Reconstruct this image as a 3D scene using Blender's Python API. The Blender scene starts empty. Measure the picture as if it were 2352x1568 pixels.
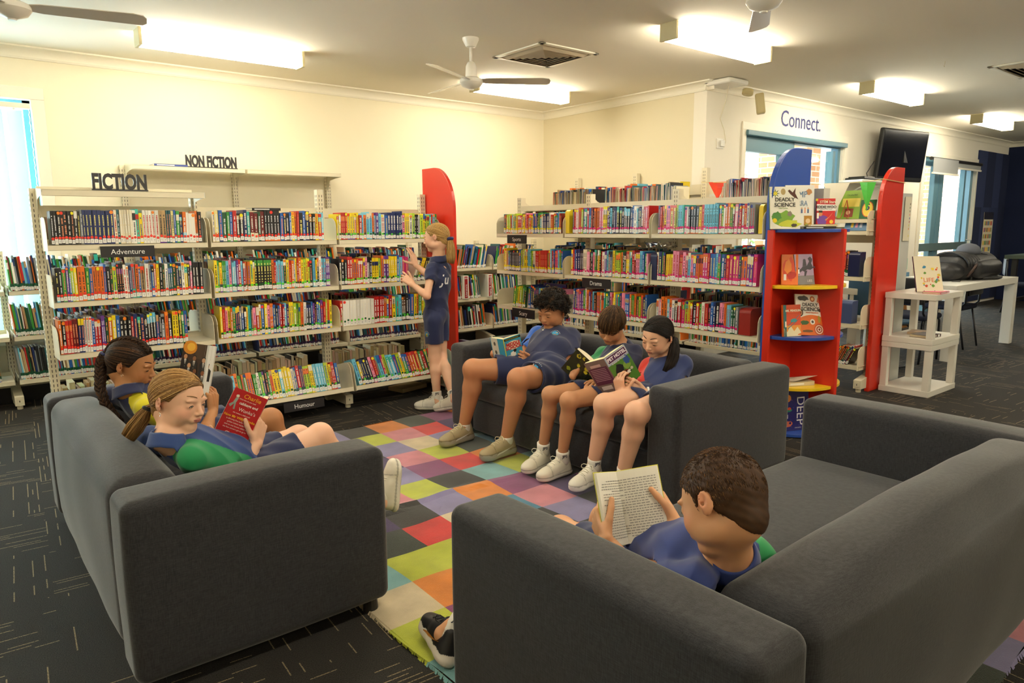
import bpy, bmesh, math, random
import numpy as np
from mathutils import Vector, Matrix
S = bpy.context.scene
PI = math.pi
R = math.radians
# ------------------------------------------------------------------ camera
CAM = Vector((0, 0, 1.35))
PITCH, ROLL, YAW = math.atan(262/1620.), math.atan(.008), R(51)
fw = Vector((math.cos(YAW)*math.cos(PITCH), math.sin(YAW)*math.cos(PITCH), -math.sin(PITCH)))
r0 = Vector((math.sin(YAW), -math.cos(YAW), 0)); u0 = r0.cross(fw)
rt = r0*math.cos(ROLL) - u0*math.sin(ROLL); up = rt.cross(fw)
cd = bpy.data.cameras.new('camera'); cam = bpy.data.objects.new('camera', cd)
S.collection.objects.link(cam)
M = Matrix((rt, up, -fw)).transposed().to_4x4(); M.translation = CAM
cam.matrix_world = M
cd.sensor_width = 36; cd.lens = 1620/2352*36; cd.clip_start = .05; cd.clip_end = 200
S.camera = cam
# ------------------------------------------------------------------ view, world, daylight
S.view_settings.view_transform = 'Standard'; S.view_settings.look = 'None'
S.view_settings.gamma = 1; S.view_settings.exposure = 1.0
S.view_settings.use_curve_mapping = False
wd = bpy.data.worlds.new('sky'); S.world = wd; wd.use_nodes = True
nt = wd.node_tree; nt.nodes.clear()
o = nt.nodes.new('ShaderNodeOutputWorld'); b = nt.nodes.new('ShaderNodeBackground')
b.inputs[0].default_value = (.80, .90, 1.0, 1); b.inputs[1].default_value = 9.0
nt.links.new(b.outputs[0], o.inputs[0])
LAMP = 16.0           # emission of the fluorescent diffusers
# ------------------------------------------------------------------ colour helpers
def hx(s):
    s = s.lstrip('#'); v = [int(s[i:i+2], 16)/255 for i in (0, 2, 4)]
    return tuple(c/12.92 if c <= .04045 else ((c+.055)/1.055)**2.4 for c in v)
MATS = {}
def mat(name, col=None, rough=.6, metal=0, spec=.5, bump=0, bscale=40, emit=0, attr=False, var=0, sheen=0, coat=0, sss=0, alpha=1, trans=0, stretch=None):
    if name in MATS: return MATS[name]
    m = bpy.data.materials.new(name); m.use_nodes = True; N = m.node_tree; P = N.nodes['Principled BSDF']
    if col is None: col = (.8, .8, .8)
    if isinstance(col, str): col = hx(col)
    P.inputs['Base Color'].default_value = (*col, 1)
    P.inputs['Roughness'].default_value = rough; P.inputs['Metallic'].default_value = metal
    P.inputs['Specular IOR Level'].default_value = spec
    src = None
    if attr:
        a = N.nodes.new('ShaderNodeVertexColor'); a.layer_name = 'Col'; src = a.outputs[0]
        N.links.new(src, P.inputs['Base Color'])
    tc = N.nodes.new('ShaderNodeTexCoord'); vec = tc.outputs['Object']
    if stretch:
        mp = N.nodes.new('ShaderNodeMapping'); mp.inputs['Scale'].default_value = stretch
        N.links.new(vec, mp.inputs[0]); vec = mp.outputs[0]
    if var:
        n = N.nodes.new('ShaderNodeTexNoise'); n.inputs['Scale'].default_value = bscale; n.inputs['Detail'].default_value = 4
        N.links.new(vec, n.inputs['Vector'])
        mr = N.nodes.new('ShaderNodeMapRange'); mr.inputs[3].default_value = 1-var; mr.inputs[4].default_value = 1+var
        mr.inputs[1].default_value = .25; mr.inputs[2].default_value = .75
        N.links.new(n.outputs[0], mr.inputs[0])
        mx = N.nodes.new('ShaderNodeVectorMath'); mx.operation = 'SCALE'
        if src: N.links.new(src, mx.inputs[0])
        else: mx.inputs[0].default_value = col
        N.links.new(mr.outputs[0], mx.inputs['Scale']); N.links.new(mx.outputs[0], P.inputs['Base Color'])
    if bump:
        n2 = N.nodes.new('ShaderNodeTexNoise'); n2.inputs['Scale'].default_value = bscale; n2.inputs['Detail'].default_value = 3
        N.links.new(vec, n2.inputs['Vector'])
        bp = N.nodes.new('ShaderNodeBump'); bp.inputs['Strength'].default_value = bump; bp.inputs['Distance'].default_value = .01
        N.links.new(n2.outputs[0], bp.inputs['Height']); N.links.new(bp.outputs[0], P.inputs['Normal'])
    if emit:
        P.inputs['Emission Color'].default_value = (*col, 1); P.inputs['Emission Strength'].default_value = emit
    if sheen: P.inputs['Sheen Weight'].default_value = sheen
    if coat: P.inputs['Coat Weight'].default_value = coat; P.inputs['Coat Roughness'].default_value = .12
    if sss:
        P.inputs['Subsurface Weight'].default_value = sss; P.inputs['Subsurface Radius'].default_value = (.012, .005, .003); P.inputs['Subsurface Scale'].default_value = 1
    if trans: P.inputs['Transmission Weight'].default_value = trans
    if alpha < 1: P.inputs['Alpha'].default_value = alpha
    MATS[name] = m
    return m
WALL = mat('wall_paint', (.90, .83, .64), .75, bump=.03, bscale=120)
CEIL = mat('ceiling_paint', (.86, .80, .68), .85, bump=.02, bscale=90)
TRIM = mat('trim_paint', (.90, .85, .72), .45)
METAL = mat('cream_shelf_metal', (.78, .71, .53), .38, bump=.01, bscale=300)
PRINT = mat('printed_paper', rough=.32, attr=True, coat=.15)
PRINTM = mat('printed_matte', rough=.6, attr=True)
BLACKP = mat('black_plastic', (.012, .012, .013), .35)
WHITEG = mat('white_gloss', (.80, .78, .72), .25)
LAMM = {}
# ------------------------------------------------------------------ mesh builder
class MB:
    def __init__(s): s.v = []; s.f = []; s.c = []; s.m = []
    def add(s, vs, fs, col=(.8, .8, .8), mi=0):
        n = len(s.v); s.v += [tuple(v) for v in vs]
        for f in fs: s.f.append([n+i for i in f]); s.c.append(col); s.m.append(mi)
    def box(s, x0, x1, y0, y1, z0, z1, col=(.8, .8, .8), mi=0, T=None, cols=None):
        vs = [Vector((x, y, z)) for z in (z0, z1) for y in (y0, y1) for x in (x0, x1)]
        if T is not None: vs = [T @ v for v in vs]
        fs = [(0, 2, 3, 1), (4, 5, 7, 6), (0, 1, 5, 4), (2, 6, 7, 3), (0, 4, 6, 2), (1, 3, 7, 5)]
        n = len(s.v); s.v += [tuple(v) for v in vs]
        for k, f in enumerate(fs): s.f.append([n+i for i in f]); s.c.append(cols[k] if cols else col); s.m.append(mi)
    def quad(s, a, b, c, d, col, mi=0): s.add((a, b, c, d), [(0, 1, 2, 3)], col, mi)
    def cyl(s, p, q, r, r2=None, n=12, col=(.8, .8, .8), mi=0, cap=True):
        p = Vector(p); q = Vector(q); d = (q-p).normalized(); r2 = r if r2 is None else r2
        a = d.orthogonal().normalized(); b_ = d.cross(a)
        vs = []
        for c_, rr in ((p, r), (q, r2)):
            for k in range(n):
                t = 2*PI*k/n; vs.append(c_+a*math.cos(t)*rr+b_*math.sin(t)*rr)
        fs = [(k, (k+1) % n, n+(k+1) % n, n+k) for k in range(n)]
        if cap: fs += [tuple(range(n-1, -1, -1)), tuple(range(n, 2*n))]
        s.add(vs, fs, col, mi)
    def tube(s, pts, r, n=6, col=(.8, .8, .8), mi=0, closed=False):
        pts = [Vector(p) for p in pts]; L = len(pts)
        rr = r if hasattr(r, '__len__') else [r]*L
        vs = []; a = None
        for i, p in enumerate(pts):
            if closed: d = pts[(i+1) % L]-pts[i-1]
            else: d = pts[min(i+1, L-1)]-pts[max(i-1, 0)]
            d = d.normalized() if d.length > 1e-9 else Vector((0, 0, 1))
            a = d.orthogonal().normalized() if a is None else (a-d*a.dot(d)).normalized()
            b_ = d.cross(a)
            for k in range(n):
                t = 2*PI*k/n; vs.append(p+(a*math.cos(t)+b_*math.sin(t))*rr[i])
        fs = []
        for i in range(L if closed else L-1):
            j = (i+1) % L
            fs += [(i*n+k, i*n+(k+1) % n, j*n+(k+1) % n, j*n+k) for k in range(n)]
        if not closed: fs += [tuple(range(n-1, -1, -1)), tuple((L-1)*n+k for k in range(n))]
        s.add(vs, fs, col, mi)
    def prism(s, pts, d, col=(.8, .8, .8), mi=0):
        """polygon pts (3D) extruded by vector d"""
        pts = [Vector(p) for p in pts]; d = Vector(d); n = len(pts)
        fs = [tuple(range(n-1, -1, -1)), tuple(range(n, 2*n))]+[(k, (k+1) % n, n+(k+1) % n, n+k) for k in range(n)]
        s.add(pts+[p+d for p in pts], fs, col, mi)
    def lathe(s, c, prof, n=24, col=(.8, .8, .8), mi=0, ax=(0, 0, 1)):
        c = Vector(c); ax = Vector(ax).normalized(); a = ax.orthogonal().normalized(); b_ = ax.cross(a); vs = []
        for r_, h in prof:
            for k in range(n):
                t = 2*PI*k/n; vs.append(c+ax*h+(a*math.cos(t)+b_*math.sin(t))*r_)
        fs = []
        for i in range(len(prof)-1): fs += [(i*n+k, i*n+(k+1) % n, (i+1)*n+(k+1) % n, (i+1)*n+k) for k in range(n)]
        fs += [tuple(range(n-1, -1, -1)), tuple((len(prof)-1)*n+k for k in range(n))]
        s.add(vs, fs, col, mi)
    def build(s, name, mats, parent=None, smooth=False, bevel=0, segs=2, recalc=True, loc=None, auto=False):
        me = bpy.data.meshes.new(name); me.from_pydata(s.v, [], s.f)
        ca = me.color_attributes.new('Col', 'FLOAT_COLOR', 'CORNER')
        arr = np.ones((len(me.loops), 4), dtype=np.float32)
        cnt = np.array([len(f) for f in s.f]); arr[:, :3] = np.repeat(np.array(s.c, dtype=np.float32).reshape(-1, 3), cnt, axis=0)
        ca.data.foreach_set('color', arr.ravel())
        if not isinstance(mats, (list, tuple)): mats = [mats]
        for m in mats: me.materials.append(m)
        me.polygons.foreach_set('material_index', s.m)
        if recalc:
            bm = bmesh.new(); bm.from_mesh(me); bmesh.ops.recalc_face_normals(bm, faces=bm.faces); bm.to_mesh(me); bm.free()
        me.polygons.foreach_set('use_smooth', [bool(smooth)]*len(me.polygons))
        ob = bpy.data.objects.new(name, me); S.collection.objects.link(ob)
        if bevel:
            md = ob.modifiers.new('bevel', 'BEVEL'); md.width = bevel; md.segments = segs; md.limit_method = 'ANGLE'; md.angle_limit = R(40)
            md.harden_normals = False
        if auto: 
            for p_ in me.polygons: p_.use_smooth = True
            try: me.set_sharp_from_angle(angle=R(35))
            except Exception: pass
        if parent is not None:
            ob.parent = parent
            bpy.context.evaluated_depsgraph_get if False else None
            ob.matrix_parent_inverse = parent.matrix_basis.inverted()
        return ob
def thing(name, label, cat, loc=(0, 0, 0), group=None, rz=0):
    o = bpy.data.objects.new(name, None); o.empty_display_size = .1; S.collection.objects.link(o)
    o.location = loc; o.rotation_euler = (0, 0, rz); o['label'] = label; o['category'] = cat
    if group: o['group'] = group
    return o
def tag(o, label, cat, group=None, kind=None):
    o['label'] = label; o['category'] = cat
    if group: o['group'] = group
    if kind: o['kind'] = kind
    return o
def struct(o, label=None):
    o['kind'] = 'structure'
    if label: o['label'] = label
    return o
TXT = {}
def text(s, size, T, mat_, parent=None, name='lettering', ex=.0015, bold=0, align='CENTER', space=1, label=None, col=None, width=1, shear=0):
    """text as a mesh: local x = reading direction, y = up, z = facing out; T maps to world"""
    cu = bpy.data.curves.new('t', 'FONT'); cu.body = s; cu.size = size; cu.extrude = ex; cu.offset = bold
    cu.align_x = align; cu.align_y = 'CENTER'; cu.space_character = space; cu.resolution_u = 3; cu.shear = shear
    ob = bpy.data.objects.new('t', cu); S.collection.objects.link(ob)
    dg = bpy.context.evaluated_depsgraph_get(); me = bpy.data.meshes.new_from_object(ob.evaluated_get(dg))
    S.collection.objects.unlink(ob); bpy.data.objects.remove(ob)
    me.transform(T @ Matrix.Diagonal((width, 1, 1, 1))); me.materials.clear(); me.materials.append(mat_)
    if col is not None:
        ca = me.color_attributes.new('Col', 'FLOAT_COLOR', 'CORNER')
        ca.data.foreach_set('color', list((*col, 1))*len(me.loops))
    o2 = bpy.data.objects.new(name, me); S.collection.objects.link(o2)
    if parent is not None: o2.parent = parent; o2.matrix_parent_inverse = parent.matrix_basis.inverted()
    return o2
def frame(o, x, z):
    """matrix with local x along x, local z along z (outward), y = z cross x"""
    x = Vector(x).normalized(); z = Vector(z).normalized(); y = z.cross(x).normalized(); x = y.cross(z)
    m = Matrix((x, y, z)).transposed().to_4x4(); m.translation = Vector(o); return m
def smooth_obj(ob):
    ob.data.polygons.foreach_set('use_smooth', [True]*len(ob.data.polygons))
# ================================================================== SETTING
ZC = 2.745; YW = 6.8; XB = 6.04; YC = 4.39; XF = 14.79
# carpet
m = bpy.data.materials.new('carpet_tiles'); m.use_nodes = True; N = m.node_tree; P = N.nodes['Principled BSDF']
P.inputs['Roughness'].default_value = .85; P.inputs['Specular IOR Level'].default_value = .35
def nd(t, **k):
    n = N.nodes.new(t)
    for a, v in k.items(): setattr(n, a, v)
    return n
def mth(op, a, b_=None, c=None):
    n = nd('ShaderNodeMath', operation=op)
    for i, v in enumerate((a, b_, c)):
        if v is None: continue
        if isinstance(v, (int, float)): n.inputs[i].default_value = v
        else: N.links.new(v, n.inputs[i])
    return n.outputs[0]
tc = nd('ShaderNodeTexCoord'); mp = nd('ShaderNodeMapping'); mp.inputs['Rotation'].default_value = (0, 0, R(4))
N.links.new(tc.outputs['Object'], mp.inputs[0]); sx = nd('ShaderNodeSeparateXYZ'); N.links.new(mp.outputs[0], sx.inputs[0])
X_, Y_ = sx.outputs[0], sx.outputs[1]
tx = mth('FLOOR', mth('DIVIDE', X_, .5)); ty = mth('FLOOR', mth('DIVIDE', Y_, .5))
par = mth('FLOORED_MODULO', mth('ADD', tx, ty), 2)
def mixf(a, b_):  # par ? b : a
    return mth('ADD', mth('MULTIPLY', a, mth('SUBTRACT', 1, par)), mth('MULTIPLY', b_, par))
U = mixf(X_, Y_); V = mixf(Y_, X_)
row = mth('FLOOR', mth('DIVIDE', V, .021)); fr = mth('FRACT', mth('DIVIDE', V, .021))
def wn(a, b_, c=0):
    cb = nd('ShaderNodeCombineXYZ')
    for i, v in enumerate((a, b_, c)):
        if isinstance(v, (int, float)): cb.inputs[i].default_value = v
        else: N.links.new(v, cb.inputs[i])
    w = nd('ShaderNodeTexWhiteNoise'); N.links.new(cb.outputs[0], w.inputs['Vector']); return w.outputs[0]
off = wn(row, tx, ty)
seg = mth('FLOOR', mth('ADD', mth('DIVIDE', U, .085), mth('MULTIPLY', off, 7)))
h1 = wn(row, seg, 3.3); h2 = wn(row, tx, mth('ADD', ty, .5))
line = mth('MULTIPLY', mth('LESS_THAN', fr, .20), mth('MULTIPLY', mth('GREATER_THAN', h1, .45), mth('GREATER_THAN', h2, .60)))
fn = nd('ShaderNodeTexNoise'); fn.inputs['Scale'].default_value = 260; fn.inputs['Detail'].default_value = 2
N.links.new(mp.outputs[0], fn.inputs['Vector'])
line = mth('MULTIPLY', line, mth('MULTIPLY', mth('GREATER_THAN', fn.outputs[0], .42), .8))
cr = nd('ShaderNodeValToRGB'); cr.color_ramp.elements[0].color = (.0075, .007, .0065, 1); cr.color_ramp.elements[1].color = (.042, .038, .033, 1)
cr.color_ramp.elements[0].position = .3; cr.color_ramp.elements[1].position = .75
N.links.new(fn.outputs[0], cr.inputs[0])
mx = nd('ShaderNodeMix', data_type='RGBA'); N.links.new(line, mx.inputs[0]); N.links.new(cr.outputs[0], mx.inputs[6]); mx.inputs[7].default_value = (.34, .26, .15, 1)
N.links.new(mx.outputs[2], P.inputs['Base Color'])
bp = nd('ShaderNodeBump'); bp.inputs['Strength'].default_value = .5; bp.inputs['Distance'].default_value = .004
N.links.new(fn.outputs[0], bp.inputs['Height']); N.links.new(bp.outputs[0], P.inputs['Normal'])
CARPET = m
XL, YB = -3.2, -3.0
q = MB(); q.box(XL, XF+.2, YB, YW+.2, -.1, 0); struct(q.build('floor', CARPET), 'dark charcoal carpet tiles with pale dashes')
q = MB(); q.box(XL, XF+.2, YB, YW+.2, ZC, ZC+.1); struct(q.build('ceiling', CEIL), 'cream painted flat ceiling')
# left wall with window opening X -1.2..0.70 z .9..2.33
WX0, WX1, WZ0, WZ1 = -1.9, .70, .55, 2.36
q = MB(); q.box(WX1, XB+.1, YW, YW+.15, 0, ZC); q.box(XL, WX0, YW, YW+.15, 0, ZC); q.box(WX0, WX1, YW, YW+.15, 0, WZ0); q.box(WX0, WX1, YW, YW+.15, WZ1, ZC)
struct(q.build('wall_left', WALL), 'cream painted wall behind the fiction shelves')
q = MB(); q.box(XB, XB+.12, YC+.15, YW, 0, ZC); struct(q.build('wall_back', mat('wall_paint_shaded', (.80, .72, .52), .75, bump=.03, bscale=120)), 'short shaded cream wall in the corner')  # same cream paint, darkened so the corner's shade sits in the colour
D1 = (6.72, 8.84, 2.33); D2 = (11.28, 13.31, 2.32)
q = MB()
q.box(XB, D1[0], YC, YC+.15, 0, ZC); q.box(D1[1], D2[0], YC, YC+.15, 0, ZC); q.box(D2[1], XF, YC, YC+.15, 0, ZC)
q.box(D1[0], D1[1], YC, YC+.15, D1[2], ZC); q.box(D2[0], D2[1], YC, YC+.15, D2[2], ZC)
struct(q.build('wall_right', mat('wall_paint_bright', (.90, .85, .74), .75, bump=.03, bscale=120)), 'pale wall lettered Connect with two glazed doors')
q = MB(); q.box(XF, XF+.15, YB, YC+.15, 0, ZC)
NAVY = mat('navy_acoustic_felt', (.010, .018, .062), .95, bump=.2, bscale=300, var=.2)
struct(q.build('wall_far', NAVY), 'dark navy wall at the far end')
q = MB(); q.box(XL-.15, XL, YB, YW+.15, 0, ZC); q.box(XL, XF, YB-.15, YB, 0, ZC); struct(q.build('wall_rear', WALL), 'cream wall behind the viewer')
# navy felt panels beside far door, slightly different blues
t = thing('acoustic_panelling', 'navy felt wall panels in two tones beside the far glazed door', 'wall panel', (14.05, YC, 0))
FT = [(.018, .030, .095), (.010, .018, .060), (.026, .040, .115)]
for k, (x0, x1, z0, z1, c) in enumerate([(13.36, 13.75, 1.62, 2.53, 2), (13.75, 14.12, 1.62, 2.53, 1), (14.12, 14.46, 1.62, 2.53, 2), (14.46, 14.785, .05, 2.53, 1), (13.36, 13.66, .05, 1.62, 1), (13.66, 14.02, .9, 1.62, 2), (13.66, 14.02, .05, .9, 1), (14.02, 14.46, .05, 1.62, 0)]):
    p_ = MB(); p_.box(x0, x1, YC-.022-.002*(k % 2), YC-.001, z0, z1); p_.build('felt_panel', mat('felt_%d' % c, FT[c], .95, bump=.2, bscale=300, var=.15), t)
# cornices: coved profile swept along wall
def cornice(name, p, q_, n_, lab):
    p = Vector(p); q_ = Vector(q_); n_ = Vector(n_); mb = MB()
    prof = [(0, -.085), (.012, -.085), (.018, -.07)]+[(.018+.06*(1-math.cos(t)), -.07+.055*math.sin(t)) for t in [k*PI/2/8 for k in range(1, 9)]]+[(.092, -.012), (.092, 0), (0, 0)]
    pts = [p+n_*a+Vector((0, 0, ZC+z-.0005)) for a, z in prof]
    mb.prism(pts, q_-p); ob = mb.build(name, TRIM); struct(ob, lab)
cornice('trim_1', (XL, YW, 0), (XB, YW, 0), (0, -1, 0), 'cove moulding above the left wall')
cornice('trim_2', (XB, YW-.02, 0), (XB, YC-.09, 0), (-1, 0, 0), 'cove moulding above the short corner wall')
cornice('trim_3', (XB-.05, YC, 0), (XF, YC, 0), (0, -1, 0), 'cove moulding above the wall with doors')
cornice('trim_4', (XF, YC, 0), (XF, YB, 0), (-1, 0, 0), 'cove moulding above the far navy wall')
q = MB(); q.box(XL, XB, YW-.015, YW, 0, .12); struct(q.build('baseboard_left', BLACKP), 'black skirting along the left wall')
q = MB(); q.box(XB-.015, XB, YC, YW, 0, .12); struct(q.build('baseboard_back', BLACKP))
# lower dark paint seen under wall shelves
# ---------------- window left with vertical blinds
w = thing('window_1', 'tall window with pale teal vertical blinds at the left edge', 'window', (0, YW, 1.4)); w['kind'] = 'structure'
BLUEF = mat('blue_aluminium', (.10, .32, .48), .4)
q = MB()
for x0, x1, z0, z1 in ((WX0, WX1, WZ1-.05, WZ1), (WX0, WX1, WZ0, WZ0+.05), (WX1-.05, WX1, WZ0, WZ1), (WX0, WX0+.05, WZ0, WZ1), (-.35, -.31, WZ0, WZ1)): q.box(x0, x1, YW+.07, YW+.12, z0, z1)
q.build('window_frame', BLUEF, w)
q = MB()
for x0, x1, z0, z1 in ((WX0-.09, WX1+.09, WZ1, WZ1+.09), (WX1, WX1+.09, WZ0, WZ1), (WX0-.09, WX0, WZ0, WZ1), (WX0-.09, WX1+.09, WZ0-.09, WZ0)): q.box(x0, x1, YW-.018, YW, z0, z1)
q.build('window_trim', TRIM, w, bevel=.004)
GLASS = bpy.data.materials.new('clear_glass'); GLASS.use_nodes = True; G = GLASS.node_tree; G.nodes.clear()
go = G.nodes.new('ShaderNodeOutputMaterial'); gt = G.nodes.new('ShaderNodeBsdfTransparent'); gg = G.nodes.new('ShaderNodeBsdfGlossy'); gg.inputs['Roughness'].default_value = .02
gm = G.nodes.new('ShaderNodeMixShader'); gm.inputs[0].default_value = .07
gt.inputs[0].default_value = (.93, .97, .96, 1)
G.links.new(gt.outputs[0], gm.inputs[1]); G.links.new(gg.outputs[0], gm.inputs[2]); G.links.new(gm.outputs[0], go.inputs[0])
q = MB(); q.box(WX0+.05, WX1-.05, YW+.09, YW+.096, WZ0+.05, WZ1-.05); q.build('pane', GLASS, w)
bl = thing('vertical_blind', 'teal fabric vertical blind slats hanging in the left window', 'blind', (0, YW-.04, 2.3))
q = MB(); q.box(WX0, WX1-.01, YW-.035, YW+.02, WZ1-.075, WZ1-.035); q.build('headrail', TRIM, bl, bevel=.003)
SL = bpy.data.materials.new('blind_fabric'); SL.use_nodes = True; G = SL.node_tree; G.nodes.clear()
go = G.nodes.new('ShaderNodeOutputMaterial'); a = G.nodes.new('ShaderNodeBsdfDiffuse'); a.inputs[0].default_value = (.42, .58, .48, 1)
c = G.nodes.new('ShaderNodeBsdfTranslucent'); c.inputs[0].default_value = (.35, .75, .72, 1); gm = G.nodes.new('ShaderNodeMixShader'); gm.inputs[0].default_value = .16
G.links.new(a.outputs[0], gm.inputs[1]); G.links.new(c.outputs[0], gm.inputs[2]); G.links.new(gm.outputs[0], go.inputs[0])
k = 0; x = WX1-.115
while x > WX0:
    q = MB(); T = Matrix.Translation((x, YW-.01, 0)) @ Matrix.Rotation(R(-28), 4, 'Z')
    n = 6; vs = []; 
    for zz in (WZ0+.02, WZ1-.09):
        for i in range(n+1): u_ = -.054+.108*i/n; vs.append(T @ Vector((u_, .010*(1-(u_/.054)**2), zz)))
    q.add(vs, [(i, i+1, n+2+i, n+1+i) for i in range(n)]); q.build('slat', SL, bl, smooth=True, recalc=False)
    q = MB(); q.box(x-.008, x+.008, YW-.016, YW-.004, WZ1-.09, WZ1-.07); q.build('slat_clip', TRIM, bl)
    x -= .126; k += 1
q = MB(); q.tube([(WX1-.02+.003*math.sin(i*2.2), YW-.03, 2.28-i*.02) for i in range(70)], .003, 5); q.build('control_chain', TRIM, bl)
# ---------------- doors
BLF = mat('teal_blue_door_frame', (.12, .25, .32), .4)
def bars(mb, lst, y0, y1):
    for x0, x1, z0, z1 in lst: mb.box(x0, x1, y0, y1, z0, z1)
d = thing('door_1', 'blue framed sliding glass door below the Connect lettering', 'door', (7.8, YC, 0)); d['kind'] = 'structure'
q = MB(); bars(q, [(D1[0], D1[1], 2.27, D1[2]), (D1[0], D1[0]+.04, 0, 2.27), (D1[1]-.06, D1[1], 0, 2.27), (7.70, 7.76, 0, 2.28), (8.66, 8.72, 0, 2.24)], YC+.03, YC+.12); bars(q, [(D1[0]+.04, 7.70, 2.13, 2.27)], YC+.02, YC+.09); bars(q, [(7.5, 7.70, 2.05, 2.13)], YC+.05, YC+.1); q.build('door_frame', BLF, d)
q = MB(); bars(q, [(D1[0]-.01, D1[1]+.02, 2.285, 2.335)], YC-.05, YC+.03); q.build('track_cover', BLF, d, bevel=.004)
q = MB(); bars(q, [(D1[0]-.07, D1[1]+.09, D1[2]+.01, D1[2]+.09), (D1[0]-.07, D1[0], 0, D1[2]+.01), (D1[1]+.01, D1[1]+.09, 0, D1[2]+.01)], YC-.02, YC); q.build('door_trim', TRIM, d, bevel=.004)
q = MB(); bars(q, [(D1[0]+.04, 7.70, 0.02, 2.13), (7.76, 8.66, 0.02, 2.27)], YC+.06, YC+.066); q.build('pane', GLASS, d)
d = thing('door_2', 'blue framed glazed double door beside the navy wall panels', 'door', (12.3, YC, 0)); d['kind'] = 'structure'
q = MB(); bars(q, [(D2[0], D2[1], 2.2, D2[2]), (D2[0], D2[0]+.03, 0, 2.2), (D2[1]-.10, D2[1], 0, 2.2), (11.78, 11.93, 0, 2.2), (11.95, 12.12, 0, 2.2), (12.95, 13.02, 0, 2.2)], YC+.03, YC+.1); q.build('door_frame', BLF, d)
q = MB(); bars(q, [(D2[0]+.02, 11.80, .945, 1.06), (11.80, 13.18, .945, 1.06)], YC+.0, YC+.06); q.build('mid_rail', mat('slate_rail', (.10, .16, .17), .5), d)
q = MB(); q.tube([(13.16, YC-.0, 1.09), (13.17, YC-.07, 1.08), (13.18, YC-.07, .97), (13.17, YC, .95)], .012, 8); q.build('door_handle', mat('chrome', (.7, .7, .7), .2, metal=1), d)
q = MB(); bars(q, [(D2[0]-.1, D2[1]+.07, D2[2]+.0, D2[2]+.06), (D2[0]-.1, D2[0], 0, D2[2]), (D2[1], D2[1]+.07, 0, D2[2])], YC-.02, YC); q.build('door_trim', TRIM, d, bevel=.004)
q = MB(); bars(q, [(D2[0]+.03, 11.78, 0.02, 2.2), (12.12, 12.95, .02, 2.2)], YC+.06, YC+.066); q.build('pane', GLASS, d)
BLG = mat('grey_blind_fabric', (.33, .34, .34), .8)
for nm, x0, x1, z0, dy, lab in (('a', 11.33, 12.30, 2.09, .10, 'grey roller blind, the longer one, above the far glazed door'), ('b', 12.32, 13.33, 2.2, .07, 'grey roller blind, the shorter one, above the far glazed door')):
    t = thing('roller_blind', lab, 'blind', ((x0+x1)/2, YC-.06, 2.3))
    q = MB(); q.cyl((x0, YC-.07, 2.29), (x1, YC-.07, 2.29), .025); q.build('roller_tube', BLACKP, t)
    q = MB(); q.box(x0+.02, x1-.01, YC-dy, YC-dy+.003, z0, 2.30); q.build('blind_fabric', BLG, t)
    q = MB(); q.box(x0, x1, YC-dy-.012, YC-dy+.012, z0-.02, z0+.005); q.build('hem_bar', TRIM, t, bevel=.004)
# ---------------- outside
BR = bpy.data.materials.new('orange_brick'); BR.use_nodes = True; N = BR.node_tree; P = N.nodes['Principled BSDF']; P.inputs['Roughness'].default_value = .85
br = N.nodes.new('ShaderNodeTexBrick'); br.inputs['Scale'].default_value = 1; br.inputs['Brick Width'].default_value = .24; br.inputs['Row Height'].default_value = .086; br.inputs['Mortar Size'].default_value = .008
br.inputs['Color1'].default_value = (.52, .24, .11, 1); br.inputs['Color2'].default_value = (.62, .33, .18, 1); br.inputs['Mortar'].default_value = (.66, .60, .52, 1)
tc = N.nodes.new('ShaderNodeTexCoord'); sp = N.nodes.new('ShaderNodeSeparateXYZ'); cb = N.nodes.new('ShaderNodeCombineXYZ'); ad = N.nodes.new('ShaderNodeMath'); ad.operation = 'ADD'
N.links.new(tc.outputs['Object'], sp.inputs[0]); N.links.new(sp.outputs[0], ad.inputs[0]); N.links.new(sp.outputs[1], ad.inputs[1]); N.links.new(ad.outputs[0], cb.inputs[0]); N.links.new(sp.outputs[2], cb.inputs[1])
N.links.new(cb.outputs[0], br.inputs['Vector']); N.links.new(br.outputs[0], P.inputs['Base Color'])
SOF = mat('outside_soffit', (.82, .82, .78), .8)
def brick(x0, x1, y0, y1, z1, lab):
    q = MB(); q.box(x0, x1, y0, y1, 0, z1); tag(q.build('brick_pillar', BR), lab, 'pillar')
brick(8.0, 8.75, 6.2, 6.9, 2.25, 'orange brick pillar outside the sliding glass door')
brick(10.2, 10.6, 5.6, 6.4, 3.0, 'brown brick pillar at the right edge of the sliding door view')
brick(16.2, 17.6, 6.0, 6.5, 3.0, 'orange brick wall outside the far glazed door')
q = MB(); q.box(6.3, 22, YC+.5, 11, 3.0, 3.1); tag(q.build('veranda_ceiling', SOF), 'white veranda ceiling outside the glass doors', 'ceiling')
q = MB(); q.box(XB+.2, 22, YC+.15, 14, -.12, -.02); struct(q.build('floor_outside', mat('pale_paving', (.62, .58, .52), .9, var=.1, bscale=4)), 'pale paving outside the doors')
t = thing('veranda_lamp', 'round white ceiling lamp outside the sliding door', 'lamp', (11.4, 7.0, 3.0))
q = MB(); q.lathe((11.4, 7.0, 3.0), [(.22, 0), (.22, -.05), (.2, -.06)]); q.build('base', SOF, t)
q = MB(); q.lathe((11.4, 7.0, 2.94), [(.19, 0), (.17, -.06), (.1, -.1), (.01, -.11)]); q.build('diffuser', WHITEG, t, smooth=True)
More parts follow.
